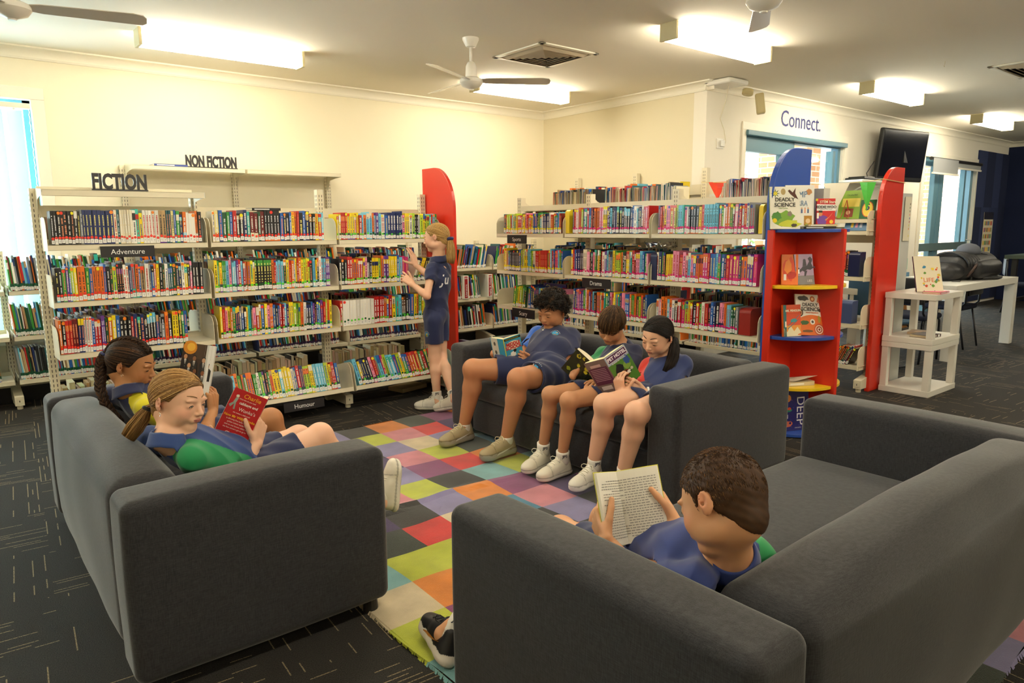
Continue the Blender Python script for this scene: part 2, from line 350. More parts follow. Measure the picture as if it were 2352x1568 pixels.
# foliage outside far door: leafy bushes
random.seed(5)
LEAF = mat('leaves', attr=True, rough=.6)
for k, (bx, by, br_) in enumerate([(15.0, 9.6, 1.3), (19.5, 11.5, 1.7)]):
    q = MB()
    for i in range(900):
        th = random.uniform(0, 2*PI); ph = math.acos(random.uniform(-1, 1)); rr = br_*random.uniform(.6, 1)
        p_ = Vector((bx+rr*math.sin(ph)*math.cos(th), by+rr*math.sin(ph)*math.sin(th), 1.4+rr*math.cos(ph)*.95)); 
        a = Vector((random.gauss(0, 1), random.gauss(0, 1), random.gauss(0, 1))).normalized(); b_ = a.orthogonal().normalized()
        c_ = random.choice([(.22, .32, .10), (.30, .38, .16), (.42, .40, .22), (.16, .22, .08)])
        q.add([p_, p_+a*.1+b_*.04, p_+a*.19, p_+a*.1-b_*.04], [(0, 1, 2, 3)], c_)
    t = thing('leafy_bush', ['leafy bush outside seen through the left pane of the far door', 'large leafy bush outside beyond the brick wall'][k], 'bush', (bx, by, 0))
    q.build('foliage', LEAF, t, recalc=False)
    q = MB(); q.cyl((bx, by, 0), (bx+.1, by, 1.6), .07, .03); q.build('trunk', mat('bark', (.2, .14, .09), .9), t)
# ================================================================== SHELVING
def TM(o, x, y):
    m_ = Matrix((Vector(x), Vector(y), Vector((0, 0, 1)))).transposed().to_4x4(); m_.translation = Vector(o); return m_
SLOT = mat('slot_dark', (.05, .04, .03), .7)
def upright(T, x, z1, root, z0=.0, wx=.05, wy=.055, side=1):
    q = MB(); q.box(x-wx/2, x+wx/2, -wy/2, wy/2, z0, z1, T=T)
    z = .10
    while z < z1-.03:
        for dx in (-.010, .010): q.box(x+dx-.002, x+dx+.002, wy/2, wy/2+.0008, z, z+.018, mi=1, T=T)
        for dy in (-.010, .012): q.box(x-wx/2-.0008, x-wx/2, dy-.002, dy+.002, z, z+.018, mi=1, T=T)
        z += .031
    q.build('upright', [METAL, SLOT], root)
def shelf(T, x0, x1, z, y0, y1, root, lip=.032, tilt=0):
    """plate with top surface at z, from y0 (spine) to y1 (front)"""
    q = MB(); TT = T
    if tilt: TT = T @ Matrix.Translation((0, y1, z)) @ Matrix.Rotation(tilt, 4, 'X') @ Matrix.Translation((0, -y1, -z))
    sg = 1 if y1 > y0 else -1
    q.box(x0, x1, min(y0, y1), max(y0, y1), z-.004, z, T=TT)
    q.box(x0, x1, min(y1-sg*.003, y1), max(y1-sg*.003, y1), z-lip, z, T=TT)
    q.box(x0, x1, min(y1-sg*.018, y1), max(y1-sg*.018, y1), z-lip, z-lip+.003, T=TT)
    q.box(x0, x1, min(y0, y0+sg*.003), max(y0, y0+sg*.003), z-.004, z+.03, T=TT)
    return q.build('shelf', METAL, root, bevel=.0015, segs=1)
def bracket(T, x, z, y0, y1, root, h=.16, tilt=0, th=.0035, sup=False):
    sg = 1 if y1 > y0 else -1; TT = T
    if tilt: TT = T @ Matrix.Translation((0, y1, z)) @ Matrix.Rotation(tilt, 4, 'X') @ Matrix.Translation((0, -y1, -z))
    L = abs(y1-y0); pts = []
    if not sup:
        prof = [(0, -.04), (L-.0, -.035), (L, h*.62)]
        r_ = .07
        for k in range(7): t_ = k*PI/2/6; prof.append((L-r_+r_*math.cos(t_), h-r_+r_*math.sin(t_)))
        prof += [(.03, h), (0, h+.02)]
    else: prof = [(0, -.14), (.02, -.13), (.06, -.05), (L*.6, -.035), (L, -.03), (L, .004), (0, .02)]
    pts = [TT @ Vector((x-th/2, y0+sg*a, z+b_)) for a, b_ in prof]
    q = MB(); q.prism(pts, (TT.to_3x3() @ Vector((th, 0, 0)))); q.build('bracket', METAL, root)
def foot(T, x, y1, root):
    sg = 1 if y1 > 0 else -1
    q = MB(); vs = [(0, .03), (y1, .03), (y1, .10), (0, .16)]
    q.prism([T @ Vector((x-.03, a, b_)) for a, b_ in vs], T.to_3x3() @ Vector((.06, 0, 0)))
    q.box(x-.018, x+.018, y1-.0005, y1+.002*sg, .045, .085, T=T); q.box(x-.003, x+.003, y1-.0005, y1+.003*sg, .058, .072, mi=1, T=T)
    q.cyl(T @ Vector((x, y1-sg*.03, 0)), T @ Vector((x, y1-sg*.03, .03)), .02, .02, 10)
    q.build('foot', [METAL, SLOT], root, bevel=.003)
COL = dict(k='#17161a', K='#2b2a2e', r='#c21f1c', R='#6f1418', o='#e2701c', y='#f2d51c', Y='#f4e69a', g='#3f9a3c', G='#16512f', l='#b5d334', t='#35b9a8', T='#1c5b66', c='#6fc4e2', b='#2763b5', n='#182a63', p='#6b3a94', P='#ef8fae', m='#cf2c7b', w='#efece2', W='#e6dcc0', e='#b99a6b', s='#8d9297', B='#5a3a22')
NAME = dict(k='black', K='charcoal', r='red', R='maroon', o='orange', y='yellow', Y='pale yellow', g='green', G='dark green', l='lime', t='turquoise', T='dark teal', c='sky blue', b='blue', n='navy', p='purple', P='pink', m='magenta', w='white', W='cream', e='tan', s='grey', B='brown')
CL = {k: hx(v) for k, v in COL.items()}
PAGE = hx('#d9c9a6'); PAGE2 = hx('#b59c74')
DOT = dict(r=hx('#f03a2a'), y=hx('#f3ea12'), o=hx('#f58a1e'), g=hx('#5fdc3c'), G=hx('#0e5a2e'), m=hx('#e0187a'), b=hx('#23318f'))
def lum(c): return .3*c[0]+.6*c[1]+.1*c[2]
def book(mb, T, x, w, h, d, y, z, ch, rng, dots='r', top=.3, lean=0, detail=2, tape=None, style=None, sg=1):
    """spine faces +y (local) at y; body goes back"""
    c = CL[ch]; v = rng.uniform(.85, 1.12); c = tuple(min(1, a*v) for a in c)
    TT = T
    if lean: TT = T @ Matrix.Translation((x, 0, z)) @ Matrix.Rotation(lean, 4, 'Y') @ Matrix.Translation((-x, 0, -z))
    ya, yb = (y-d, y) if sg > 0 else (y, y+d)
    pg = tuple(a*rng.uniform(.75, 1.05) for a in (PAGE if rng.random() < .6 else PAGE2))
    # covers and spine, page block inset
    cw = min(.0016, w*.15)
    mb.box(x, x+cw, ya, yb, z, z+h, c, T=TT); mb.box(x+w-cw, x+w, ya, yb, z, z+h, c, T=TT)
    if sg > 0: mb.box(x+cw, x+w-cw, yb-.0015, yb, z, z+h, c, T=TT); mb.box(x+cw, x+w-cw, ya+.003, yb-.0015, z+.002, z+h-.003, pg, T=TT)
    else: mb.box(x+cw, x+w-cw, ya, ya+.0015, z, z+h, c, T=TT); mb.box(x+cw, x+w-cw, ya+.0015, yb-.003, z+.002, z+h-.003, pg, T=TT)
    if sg < 0 or detail == 0: return
    e = y+.0004
    def qd(a, b_, za, zb, col, k=0):
        ee = e+k*.0003
        mb.quad(*[TT @ Vector(p_) for p_ in ((a, ee, za), (b_, ee, za), (b_, ee, zb), (a, ee, zb))], col)
    def dot(cx, cz, r_, col):
        mb.add([TT @ Vector((cx+r_*math.cos(k*PI/4+.39)*min(1, w*.5/r_), e+.0009, cz+r_*math.sin(k*PI/4+.39))) for k in range(8)], [tuple(range(8))], col)
    dark = lum(c) < .25; r2 = random.Random(ord(ch)*131+style*7) if style else rng
    tcol = r2.choice([(.85, .83, .78), (.85, .75, .2), (.8, .3, .15), (.75, .75, .8)] if dark else [(.02, .02, .03), (.5, .03, .03), (.03, .08, .3), (.85, .85, .82)])
    if r2.random() < .5:   # a band in a second colour
        bc = CL[r2.choice('kwrybncotpgeW')]; za = h*r2.choice([.0, .08, .7, .78]); qd(x, x+w, z+za, z+min(h, za+h*r2.uniform(.1, .3)), bc)
    if w > .009 and detail > 1:
        zz = h*.26; ww = w*r2.uniform(.28, .5)
        while zz < h*.86:
            L_ = r2.uniform(.003, .009); 
            if r2.random() < .86: qd(x+w/2-ww/2*r2.uniform(.6, 1), x+w/2+ww/2, z+zz, z+min(zz+L_, h*.9), tcol, 1)
            zz += L_+.0022
    if detail > 0:
        lh = rng.uniform(.020, .028); lz = z+rng.uniform(.003, .010)
        qd(x+w*.04, x+w*.96, lz, lz+lh, (.86, .85, .82), 2)
        if w > .012: qd(x+w*.35, x+w*.65, lz+lh*.55, lz+lh*.68, (.2, .2, .22), 3); qd(x+w*.38, x+w*.62, lz+lh*.28, lz+lh*.40, (.3, .3, .3), 3)
        dr = min(.0085, w*.55)
        if tape: qd(x, x+w, lz+lh, lz+lh+.022, tape, 2)
        elif dots: dot(x+w/2, lz+lh+dr+.001, dr, DOT[rng.choice(dots)])
        if rng.random() < top: dot(x+w/2, z+h-.013, min(.0115, w*.6), DOT[rng.choice('yoryyb' if 'G' in dots or 'm' in dots else 'yoor')])
BCNT = [0]
ORD = ['first', 'second', 'third', 'fourth', 'fifth', 'sixth', 'seventh', 'eighth', 'ninth', 'tenth', 'eleventh', 'twelfth', 'thirteenth', 'fourteenth', 'fifteenth', 'sixteenth', 'seventeenth', 'eighteenth', 'nineteenth', 'twentieth']
TENS = {2: 'twenty', 3: 'thirty', 4: 'forty', 5: 'fifty'}
def ordn(i):
    if i < 20: return ORD[i]
    t_, u_ = divmod(i+1, 10)
    return {2: 'twentieth', 3: 'thirtieth', 4: 'fortieth', 5: 'fiftieth'}[t_] if u_ == 0 else TENS[t_]+'-'+ORD[u_-1]
STUFF = MB()      # every shelved book past the three hundred largest
def row(T, x0, x1, y, z, s, seed, h=.195, dots='r', top=.3, fill=1.0, lean=0, indiv=None, detail=2, tape=None, hv=.012, d=.135, sg=1, wv=.28, gap=0):
    rng = random.Random(seed); n = len(s)
    ws = []; prev = None
    for ch in s:
        if ch == prev and rng.random() < .75: ws.append(ws[-1])
        else: ws.append(rng.uniform(1-wv, 1+wv*1.3))
        prev = ch
    tot = sum(ws); sc = (x1-x0)*fill/tot; x = x0; hh = h; prev = None
    for i, ch in enumerate(s):
        w = ws[i]*sc
        if ch != prev: hh = h+rng.uniform(-hv, hv); st = i
        if ch != '_':
            a = dict(dots=dots, top=top, lean=lean+(rng.uniform(0, .03) if not lean else rng.uniform(-.02, .02)), detail=detail, tape=tape, style=st, sg=sg)
            hb = hh*1 if rng.random() < .88 else hh+rng.uniform(-.01, .012)
            if indiv:
                q = MB(); book(q, T, x+.0004, w-.0009, hb, d, y+rng.uniform(-.006, .003), z, ch, rng, **a)
                ob = q.build('library_book', PRINT)
                tag(ob, '%s-spined library book, %s from the left on %s' % (NAME[ch], ordn(i), indiv), 'book', 'library books on '+indiv); BCNT[0] += 1
            else: book(STUFF, T, x+.0004, w-.0009, hb, d, y+rng.uniform(-.006, .003), z, ch, rng, **a)
        x += w; prev = ch
def randrow(T, x0, x1, y, z, seed, pal='kwbrnGtWesyoc', h=.22, avg=.012, **k):
    rng = random.Random(seed); n = int((x1-x0)/avg)
    row(T, x0, x1, y, z, ''.join(rng.choice(pal) for _ in range(n)), seed, h=h, wv=.5, hv=.03, top=.03, **k)
def pages(T, x0, x1, y, z, seed, h=.19, d=.14, w=.022, pal='keWBnw'):
    """books seen from behind: fore-edges"""
    rng = random.Random(seed); x = x0
    while x < x1-w:
        ww = w*rng.uniform(.6, 1.4); book(STUFF, T, x, ww-.001, h*rng.uniform(.85, 1.08), d, y, z, rng.choice(pal), rng, sg=-1, lean=rng.uniform(-.05, .05)); x += ww
# ---- island A: fiction
PI_ = .915
TA = TM((.50, 5.22, 0), (1, 0, 0), (0, -1, 0))
isA = thing('library_shelving', 'long cream metal double-sided bookcase marked FICTION with a red end panel', 'bookcase', (.5, 5.22, 0))
for k in range(4): upright(TA, k*PI_, (1.605, 1.60, 1.645, 1.63)[k], isA)
ZR = (1.268, .930, .616); YF = .30
for b_ in range(3):
    xa, xb = b_*PI_+.012, (b_+1)*PI_-.012
    for z in ZR:
        shelf(TA, xa, xb, z, .03, YF, isA); shelf(TA, xa, xb, z, -.03, -YF, isA)
        for xx in (xa, xb): bracket(TA, xx, z, .03, YF, isA); bracket(TA, xx, z, -.03, -YF, isA)
    shelf(TA, xa, xb, .185, .03, .47, isA, tilt=R(14)); shelf(TA, xa, xb, .185, -.03, -.42, isA, tilt=R(-10))
    for xx in (xa, xb): bracket(TA, xx, .185, .03, .47, isA, tilt=R(14), h=.19)
    q = MB(); q.box(xa, xb, -.012, -.008, 1.435, 1.505, T=TA); q.build('back_rail', METAL, isA)
shelf(TA, .012, PI_-.012, 1.588, .03, .31, isA, lip=.036)
for xx in (.008, PI_-.008): bracket(TA, xx, 1.585, .02, .31, isA, sup=True)
for b_ in (0, 1, 2, 3): foot(TA, b_*PI_, .37, isA); foot(TA, b_*PI_, -.37, isA)
def end_panel(T, x, y0, y1, z1, th, m_, root, flip=False, name='end_panel'):
    L = y1-y0; r_ = abs(L)*.62; sg = 1 if L > 0 else -1
    prof = [(y0, 0.0), (y1, 0.0), (y1, z1-r_*1.25)]
    for k in range(1, 15): t_ = k*PI/2/14; prof.append((y1-sg*r_*(1-math.cos(t_)), z1-r_*1.25+r_*1.25*math.sin(t_)))
    prof.append((y0, z1)); q = MB()
    q.prism([T @ Vector((x, a, b_)) for a, b_ in prof], T.to_3x3() @ Vector((th, 0, 0)))
    return q.build(name, m_, root, bevel=.004)
RED = mat('red_laminate', (.72, .035, .015), .3); BLUE = mat('blue_laminate', (.028, .085, .42), .3); YEL = mat('yellow_laminate', (.90, .58, .015), .3)
end_panel(TA, 3*PI_+.03, -.02, .435, 1.842, .03, RED, isA)
q = MB(); q.box(3*PI_+.06, 3*PI_+.085, .2, .27, 1.36, 1.5, T=TA); q.build('card_holder', WHITEG, isA, bevel=.01)
# books island A
AD = 'the upper shelf above the Adventure sign'
row(TA, .035, .875, .285, 1.270, 'kkkkkkkkksnnnnnnnnWTWWWWWwtywwwwweeTTYbgnowwwok', 11, dots='r', top=.22, indiv=AD, h=.197)
row(TA, .03, .86, .285, .932, 'kkgpblyoogbooobkGlkkkwwnsobewsboykGwTTGKnwykPkkk', 12, dots='r', top=.3, indiv='the middle shelf below the Adventure sign', h=.205)
row(TA, .02, .74, .285, .618, 'okrrRRnnwwwbrrppGoybkkkrnknKkkkbksokyykgb', 13, dots='r', top=.28, indiv='the low shelf behind the braid', h=.205)
row(TA, PI_+.03, PI_*2-.10, .285, 1.270, 'WYbGgbrkkntRRGRkkkkkbnkbyorkbnkkyrc', 14, dots='r', top=.25, indiv='the upper shelf right of FICTION', h=.20)
row(TA, PI_+.02, PI_*2-.07, .285, .932, 'ygyggcPccprcroolykkkkkkorcccGyrocyroylylkccykwccpp', 15, dots='gG', top=.14, indiv='the middle shelf of the second bay', h=.205)
row(TA, PI_+.035, PI_*2-.07, .285, .618, 'yrPyognnsbkytTPrybyPoobkbrrcpyylglowkkbpkbcprloy', 16, dots='gG', top=.12, indiv='the low shelf of the second bay', h=.205)
tlt = TA @ Matrix.Translation((0, .47, .185)) @ Matrix.Rotation(R(14), 4, 'X') @ Matrix.Translation((0, -.47, -.185))
row(tlt, PI_+.05, PI_*2-.10, .45, .188, 'cogogooggwgpkgoyycyyyWbrnnllyycccclyorrb', 17, dots='gG', top=.1, indiv='the bottom shelf above the Humour sign', h=.20, lean=-.05)
row(TA, PI_*2+.0, PI_*3-.03, .285, 1.270, 'yyrrryyyryrcoccocpcwwbnnnnnnPyywlkkwlylltrcg', 18, dots='Gg', top=.12, h=.19)
row(TA, PI_*2+.0, PI_*2+.60, .285, .932, 'kkkrrooorryPwkyyyloppyyyybcmm', 19, dots='gG', top=.15, h=.20)
row(TA, PI_*2+.64, PI_*3-.05, .285, .932, 'WnyykkyrwR', 20, dots='gG', top=.1, h=.185, lean=.35, fill=.8)
row(TA, PI_*2+.0, PI_*3-.05, .285, .618, 'rwwwwwwwwwrrrrobrytcBBknbyogylgyck', 21, dots='gG', top=.15, h=.20)
row(tlt, PI_*2+.05, PI_*3-.03, .45, .188, 'cynnnkPrtcmlccblygbrorrgrGrrRkkbc', 22, dots='gG', top=.12, h=.20, lean=-.17)
row(tlt, .12, .9, .45, .188, 'kkbrnoywgkTpsbnkrryog', 23, dots='r', h=.19)
for b_ in range(3):
    pages(TA, b_*PI_+.05, (b_+1)*PI_-.1, -.285, .16, 30+b_, h=.19, w=.026, pal='eWkeeW')
    for k, z in enumerate(ZR): 
        pages(TA, b_*PI_+.05+.2*((b_+k) % 2), (b_+1)*PI_-.25+.15*((b_*k) % 2), -.285, z+.002, 40+b_*3+k, h=.20, w=.016, pal='knBrRTsk')
# lying books on top, and loose ones
def flat(T, x, y, z, w, d, h, col, lab, rz=0, parent=None, pg=PAGE, name='paperback'):
    T2 = T @ Matrix.Translation((x, y, z)) @ Matrix.Rotation(rz, 4, 'Z')
    q = MB(); q.box(-w/2, w/2, -d/2, d/2, 0, h*.1, col, T=T2); q.box(-w/2, w/2, -d/2, d/2, h*.9, h, col, T=T2); q.box(-w/2, w/2, d/2-.002, d/2, 0, h, col, T=T2)
    q.box(-w/2+.002, w/2-.002, -d/2+.002, d/2-.002, h*.1, h*.9, pg, T=T2)
    q.quad(*[T2 @ Vector(p_) for p_ in ((-w*.42, d/2+.0005, h*.3), (w*.1, d/2+.0005, h*.3), (w*.1, d/2+.0005, h*.7), (-w*.42, d/2+.0005, h*.7))], (.8, .8, .78))
    ob = q.build(name, PRINT); tag(ob, lab, 'book'); return ob
flat(TA, PI_+.40, .22, 1.270+.208, .20, .13, .018, CL['k'], 'black paperback lying flat on top of the upright books in the second bay')
# ---- signs
SIGNM = mat('black_sign', (.016, .015, .018), .4); SIGNW = mat('white_lettering', (.85, .85, .83), .5)
def sign(s, lab, c, xdir, out, w, h, ts, tiltb=0, dx=0, shear=0):
    F = frame(c, xdir, out)
    if tiltb: F = F @ Matrix.Rotation(tiltb, 4, 'X')
    t_ = thing('shelf_sign', lab, 'sign', c)
    q = MB(); q.box(-w/2, w/2, -h/2, h/2, -.003, .003, T=F); q.box(-w/2, w/2, h/2-.004, h/2, -.03, .003, T=F); q.build('plate', SIGNM, t_, bevel=.0015)
    text(s, ts, F @ Matrix.Translation((dx, -.002, .0035)), SIGNW, t_, 'lettering', ex=.0005, shear=shear); return t_
sign('Adventure', 'black shelf sign reading Adventure on the fiction bookcase', (.5+.425, 4.905, 1.222), (1, 0, 0), (0, -1, 0), .30, .068, .044)
sign('Humour', 'black shelf sign reading Humour on the lowest fiction shelf', (1.93, 4.745, .11), (1, 0, 0), (0, -1, .12), .30, .068, .044)
# standing cut-out words
def cutword(s, lab, c, w, h, mx_=None):
    t_ = thing('cut_out_word', lab, 'sign', c)
    F = frame(c, (1, 0, 0), (0, -1, 0))
    q = MB(); q.box(-w/2, w/2, 0, .016, -.006, .006, T=F); q.build('base_strip', SIGNM, t_)
    o_ = text(s, h*1.38, Matrix.Identity(4), SIGNM, t_, 'letters', ex=.006, bold=.006)
    xs = [v.co.x for v in o_.data.vertices]; ys = [v.co.y for v in o_.data.vertices]
    sx_ = w*.97/(max(xs)-min(xs)); sy_ = h/(max(ys)-min(ys))
    for v in o_.data.vertices: v.co = F @ Vector(((v.co.x-(max(xs)+min(xs))/2)*sx_, (v.co.y-min(ys))*sy_+.012, v.co.z))
cutword('FICTION', 'black cut-out letters spelling FICTION on top of the front bookcase', (.945, 5.06, 1.589), .315, .100)
# ---- wall run on left wall
XU = [.38-.915*3, .38-.915*2, .38-.915, .38, 1.295, 2.21, 3.125, 4.04, 4.955, 5.85]
TW = TM((0, 6.77, 0), (1, 0, 0), (0, -1, 0))
isW = thing('library_shelving', 'cream metal wall shelving marked NON FICTION along the left wall', 'bookcase', (.38, 6.77, 0))
for k, x in enumerate(XU): upright(TW, x, 1.89 if 4 <= k <= 6 else 1.20, isW, wy=.04)
for b_ in range(len(XU)-1):
    xa, xb = XU[b_]+.012, XU[b_+1]-.012
    rows = (.905, .56, .225) if not 4 <= b_ <= 5 else (1.25, .905, .56, .225)
    for z in rows:
        shelf(TW, xa, xb, z, .02, .31, isW)
        if b_ > 5 or b_ == 2 or b_ == 3:
            for xx in (xa, xb): bracket(TW, xx, z, .02, .31, isW, h=.14 if b_ > 5 else .03)
    if b_ in (4, 5): 
        shelf(TW, xa, xb, 1.872, .02, .33, isW); bracket(TW, xa, 1.87, .02, .33, isW, sup=True); bracket(TW, xb, 1.87, .02, .33, isW, sup=True)
        q = MB(); q.box(xa, xb, -.01, -.006, 1.42, 1.50, T=TW); q.build('back_rail', METAL, isW)
for k in (3, 4, 5, 6, 7, 8): foot(TW, XU[k], .31, isW)
cutword('NON FICTION', 'black cut-out letters spelling NON FICTION on the tall wall shelf', (1.955, 6.56, 1.873), .44, .100)
flat(TW, 1.60, .22, 1.873, .26, .18, .018, hx('#3c4f96'), 'thin blue picture book lying flat left of the NON FICTION letters', pg=(.8, .8, .76))
palW = 'kwbrnTWesGcobRgks'; G_ = hx('#12573a'); PU = hx('#3a2450')
for b_ in range(len(XU)-1):
    xa, xb = XU[b_]+.03, XU[b_+1]-.03
    for k, z in enumerate((.905, .56, .225)):
        if b_ < 2: continue
        if b_ == 8: xb = XU[9]-.25
        randrow(TW, xa, xb-.08*(k % 2), .29, z+.002, 60+b_*5+k, pal=palW, h=.235, avg=.0125, tape=G_ if b_ < 4 else (PU if b_ < 7 else None), dots='', fill=.93, lean=-.07 if b_ < 4 else (.22 if b_ > 6 and k == 0 else -.12), detail=1, d=.17)
    if b_ in (4, 5): randrow(TW, xa+.1, xb-.2, .29, 1.252, 160+b_, pal=palW, h=.2, detail=1, d=.17, dots='')
q = MB()
def binder(T, x, y, z, w, h, d, s, lab):
    t_ = thing('magazine_file', lab, 'box file', T @ Vector((x, y, z)))
    q = MB(); q.box(x, x+w, y-d, y, z, z+h, (.8, .78, .7), T=T); q.build('case', PRINTM, t_, bevel=.002)
    q = MB(); q.box(x+w*.2, x+w*.8, y, y+.001, z+.01, z+h-.01, hx('#a3141c'), T=T); q.build('spine_label', PRINTM, t_)
    num, wd_ = s
    o3 = T @ Vector((x+w/2, y+.0022, z+h*.36)); F = frame(o3, (0, 0, 1), T.to_3x3() @ Vector((0, 1, 0)))
    text(wd_, .034, F, SIGNW, t_, 'lettering', ex=.0003)
    text(num, .026, frame(T @ Vector((x+w/2, y+.0022, z+h-.03)), (1, 0, 0), (0, -1, 0)), SIGNW, t_, 'lettering', ex=.0003)
binder(TW, 4.04+.49, .325, .562, .072, .26, .2, ('800', 'Literature'), 'magazine file with red label reading 800 Literature on the corner shelf')
binder(TW, 4.04+.83, .325, .562, .066, .26, .2, ('900', 'Geography & History'), 'magazine file with red label reading 900 History near the corner')
# ---- island B: right
TB = TM((4.36, 5.225, 0), (0, -1, 0), (-1, 0, 0))
isB = thing('library_shelving', 'cream metal double-sided bookcase with a blue end panel behind the children', 'bookcase', (4.36, 5.225, 0))
for k in range(4): upright(TB, k*PI_, 1.622, isB, wx=.06)
ZB = (1.296, .960, .636)
for b_ in range(3):
    xa, xb = b_*PI_+.012, (b_+1)*PI_-.012
    for z in ZB:
        shelf(TB, xa, xb, z, .03, .31, isB); shelf(TB, xa, xb, z, -.03, -.29, isB)
        for xx in (xa, xb): bracket(TB, xx, z, .03, .31, isB, h=.15); bracket(TB, xx, z, -.03, -.29, isB, h=.15)
    shelf(TB, xa, xb, .20, .03, .42, isB, tilt=R(10)); shelf(TB, xa, xb, .20, -.03, -.4, isB, tilt=R(-10))
    q = MB(); q.box(xa, xb, .024, .028, 1.50, 1.545, T=TB); q.build('back_rail', METAL, isB)
    shelf(TB, xa, xb, 1.50, -.03, -.29, isB)
    for xx in (xa+.01,): bracket(TB, xx, 1.50, -.03, -.12, isB, h=.06)
for k in range(4): foot(TB, k*PI_, .34, isB)
end_panel(TB, 2.748, -.15, .30, 1.835, .035, BLUE, isB)
YD = 'y'
row(TB, .10, .87, .295, 1.298, 'TTrlloocYtlyrrrwkyePrWrybbbkgcwnnnnnnnwrryGbbcrR', 71, dots='y', top=.25, h=.165, d=.12)
row(TB, PI_+.09, 2*PI_-.03, .295, 1.298, 'krwoolptrcRkoooPPyypkcknnkkKkkknbwcknwrPr', 72, dots='m', top=.1, h=.195)
row(TB, 2*PI_+.06, 3*PI_-.08, .295, 1.298, 'nroyPPYPYlcctPwkkkkyrcccccccrgwoogRPbrwrwss', 73, dots='m', top=.25, h=.19)
row(TB, .09, .88, .295, .962, 'yyeebkkkkkkkkblelyyccglWrrorrrrrgocrbmmcgb', 74, dots='y', top=.18, h=.19)
row(TB, PI_+.075, 2*PI_-.03, .295, .962, 'yrbnnkkWWPPkKPgkykrwpcssyglloGkyyctrRPPccbgP', 75, dots='m', top=.06, h=.20)
row(TB, 2*PI_+.05, 3*PI_-.05, .295, .962, 'WngkyyyPPrrPrcPboommrbbcgbnrmmmTooppm', 76, dots='m', top=.15, h=.20)
row(TB, .22, .40, .295, .638, 'glylgG', 77, dots='y', h=.19, lean=.12)
row(TB, .44, .88, .295, .638, 'bnnTTncesrnkbcrnTP', 78, dots='', top=.4, h=.19)
row(TB, PI_+.10, 2*PI_-.03, .295, .638, 'bnpPppgwopRckoototgTPrycotnPPbboggoGlonb', 79, dots='m', top=.25, h=.20)
row(TB, 2*PI_+.06, 3*PI_-.17, .295, .638, 'wPoocPwkrmlyrkrgwrkbnkPPoccGGs', 80, dots='m', top=.15, h=.19)
for b_ in range(3):
    row(TB, b_*PI_+.05, (b_+1)*PI_-.05, .40, .19, 'kgGlekWyTkgeWkylGkgewkTlgWkyGlekWTyGgkewkGkg', 90+b_, dots='', tape=hx('#16344a'), h=.16, d=.11)
    for k, z in enumerate(ZB+(1.50,)): pages(TB, b_*PI_+.06+.25*((b_+k) % 2), (b_+1)*PI_-.1, -.28, z+.002, 100+b_*4+k, h=.17 if k == 3 else .21, w=.013, pal='knTrbWeeks', d=.16)
def bookend(T, x, y, z, w, h, d, m_, lab):
    q = MB(); r_ = min(.03, h*.3); prof = [(y-d, z), (y, z), (y, z+h-r_)]+[(y-r_+r_*math.cos(t), z+h-r_+r_*math.sin(t)) for t in [k*PI/10 for k in range(1, 6)]]+[(y-d, z+h)]
    q.prism([T @ Vector((x, a, b_)) for a, b_ in prof], T.to_3x3() @ Vector((w, 0, 0))); q.box(x, x+.09, y-d, y-.0, z, z+.002, T=T)
    tag(q.build('bookend', m_, bevel=.001), lab, 'bookend')
YB_ = mat('yellow_steel', (.85, .62, .02), .4)
bookend(TB, 3*PI_-.06, .28, 1.298, .03, .185, .14, YB_, 'yellow steel bookend at the right end of the top shelf by the blue panel')
bookend(TB, 3*PI_-.165, .29, .638, .085, .175, .14, mat('dark_red_steel', (.30, .02, .015), .35), 'dark red steel bookend at the right end of the low shelf')
bookend(TB, PI_+.005, .30, 1.298, .05, .19, .1, YB_, 'yellow steel bookend at the left end of the second bay top shelf')
bookend(TB, 2*PI_-.0, .30, .962, .06, .20, .1, mat('navy_steel', (.01, .015, .07), .35), 'navy steel bookend between the middle shelves of the right bookcase')
q = MB(); q.box(.37, .45, .27, .275, .638, .80, T=TB); q.box(.37, .45, .18, .275, .638, .641, T=TB)
for i in range(6):
    for j in range(8): q.box(.383+i*.0095, .387+i*.0095, .275, .2757, .66+j*.015, .664+j*.015, mi=1, T=TB)
tag(q.build('bookend', [METAL, SLOT]), 'cream perforated steel bookend above the Scary sign', 'bookend')
q = MB(); q.box(.52, .80, .16, .172, .638, .86, hx('#2b1c66'), T=TB); o_ = q.build('picture_book', PRINT); tag(o_, 'tall purple Ghost picture book behind the row above the Scary sign', 'book')
text('Ghost', .07, frame(TB @ Vector((.62, .1735, .82)), (0, -1, 0), (-1, 0, 0)), mat('pale_green_ink', (.6, .75, .3), .5), o_, 'title', ex=.0004)
sign('Sports', 'black shelf sign reading Sports on the right bookcase', (4.045, 4.915, 1.245), (0, -1, 0), (-1, 0, 0), .27, .075, .046)
sign('Drama', 'black shelf sign reading Drama on the right bookcase', (4.045, 3.93, .906), (0, -1, 0), (-1, 0, 0), .31, .075, .048)
sign('Scary', 'black shelf sign reading Scary partly hidden by the curly-haired boy', (4.045, 4.83, .585), (0, -1, 0), (-1, 0, 0), .31, .08, .052)
sign('Judy Blume', 'black shelf sign reading Judy Blume beside the blue end panel', (3.935, 2.66, .165), (0, -1, 0), (-1, 0, .1), .32, .062, .036, shear=.25)
q = MB()
random.seed(9)
for i in range(40):
    a = Vector((4.10+random.uniform(0, .2), 3.47+random.uniform(-.12, .12), 1.19)); q.add([a, a+Vector((random.uniform(-.06, .06), random.uniform(-.06, .06), random.uniform(-.01, .06))), a+Vector((random.uniform(-.06, .06), random.uniform(-.06, .06), random.uniform(.0, .05)))], [(0, 1, 2)])
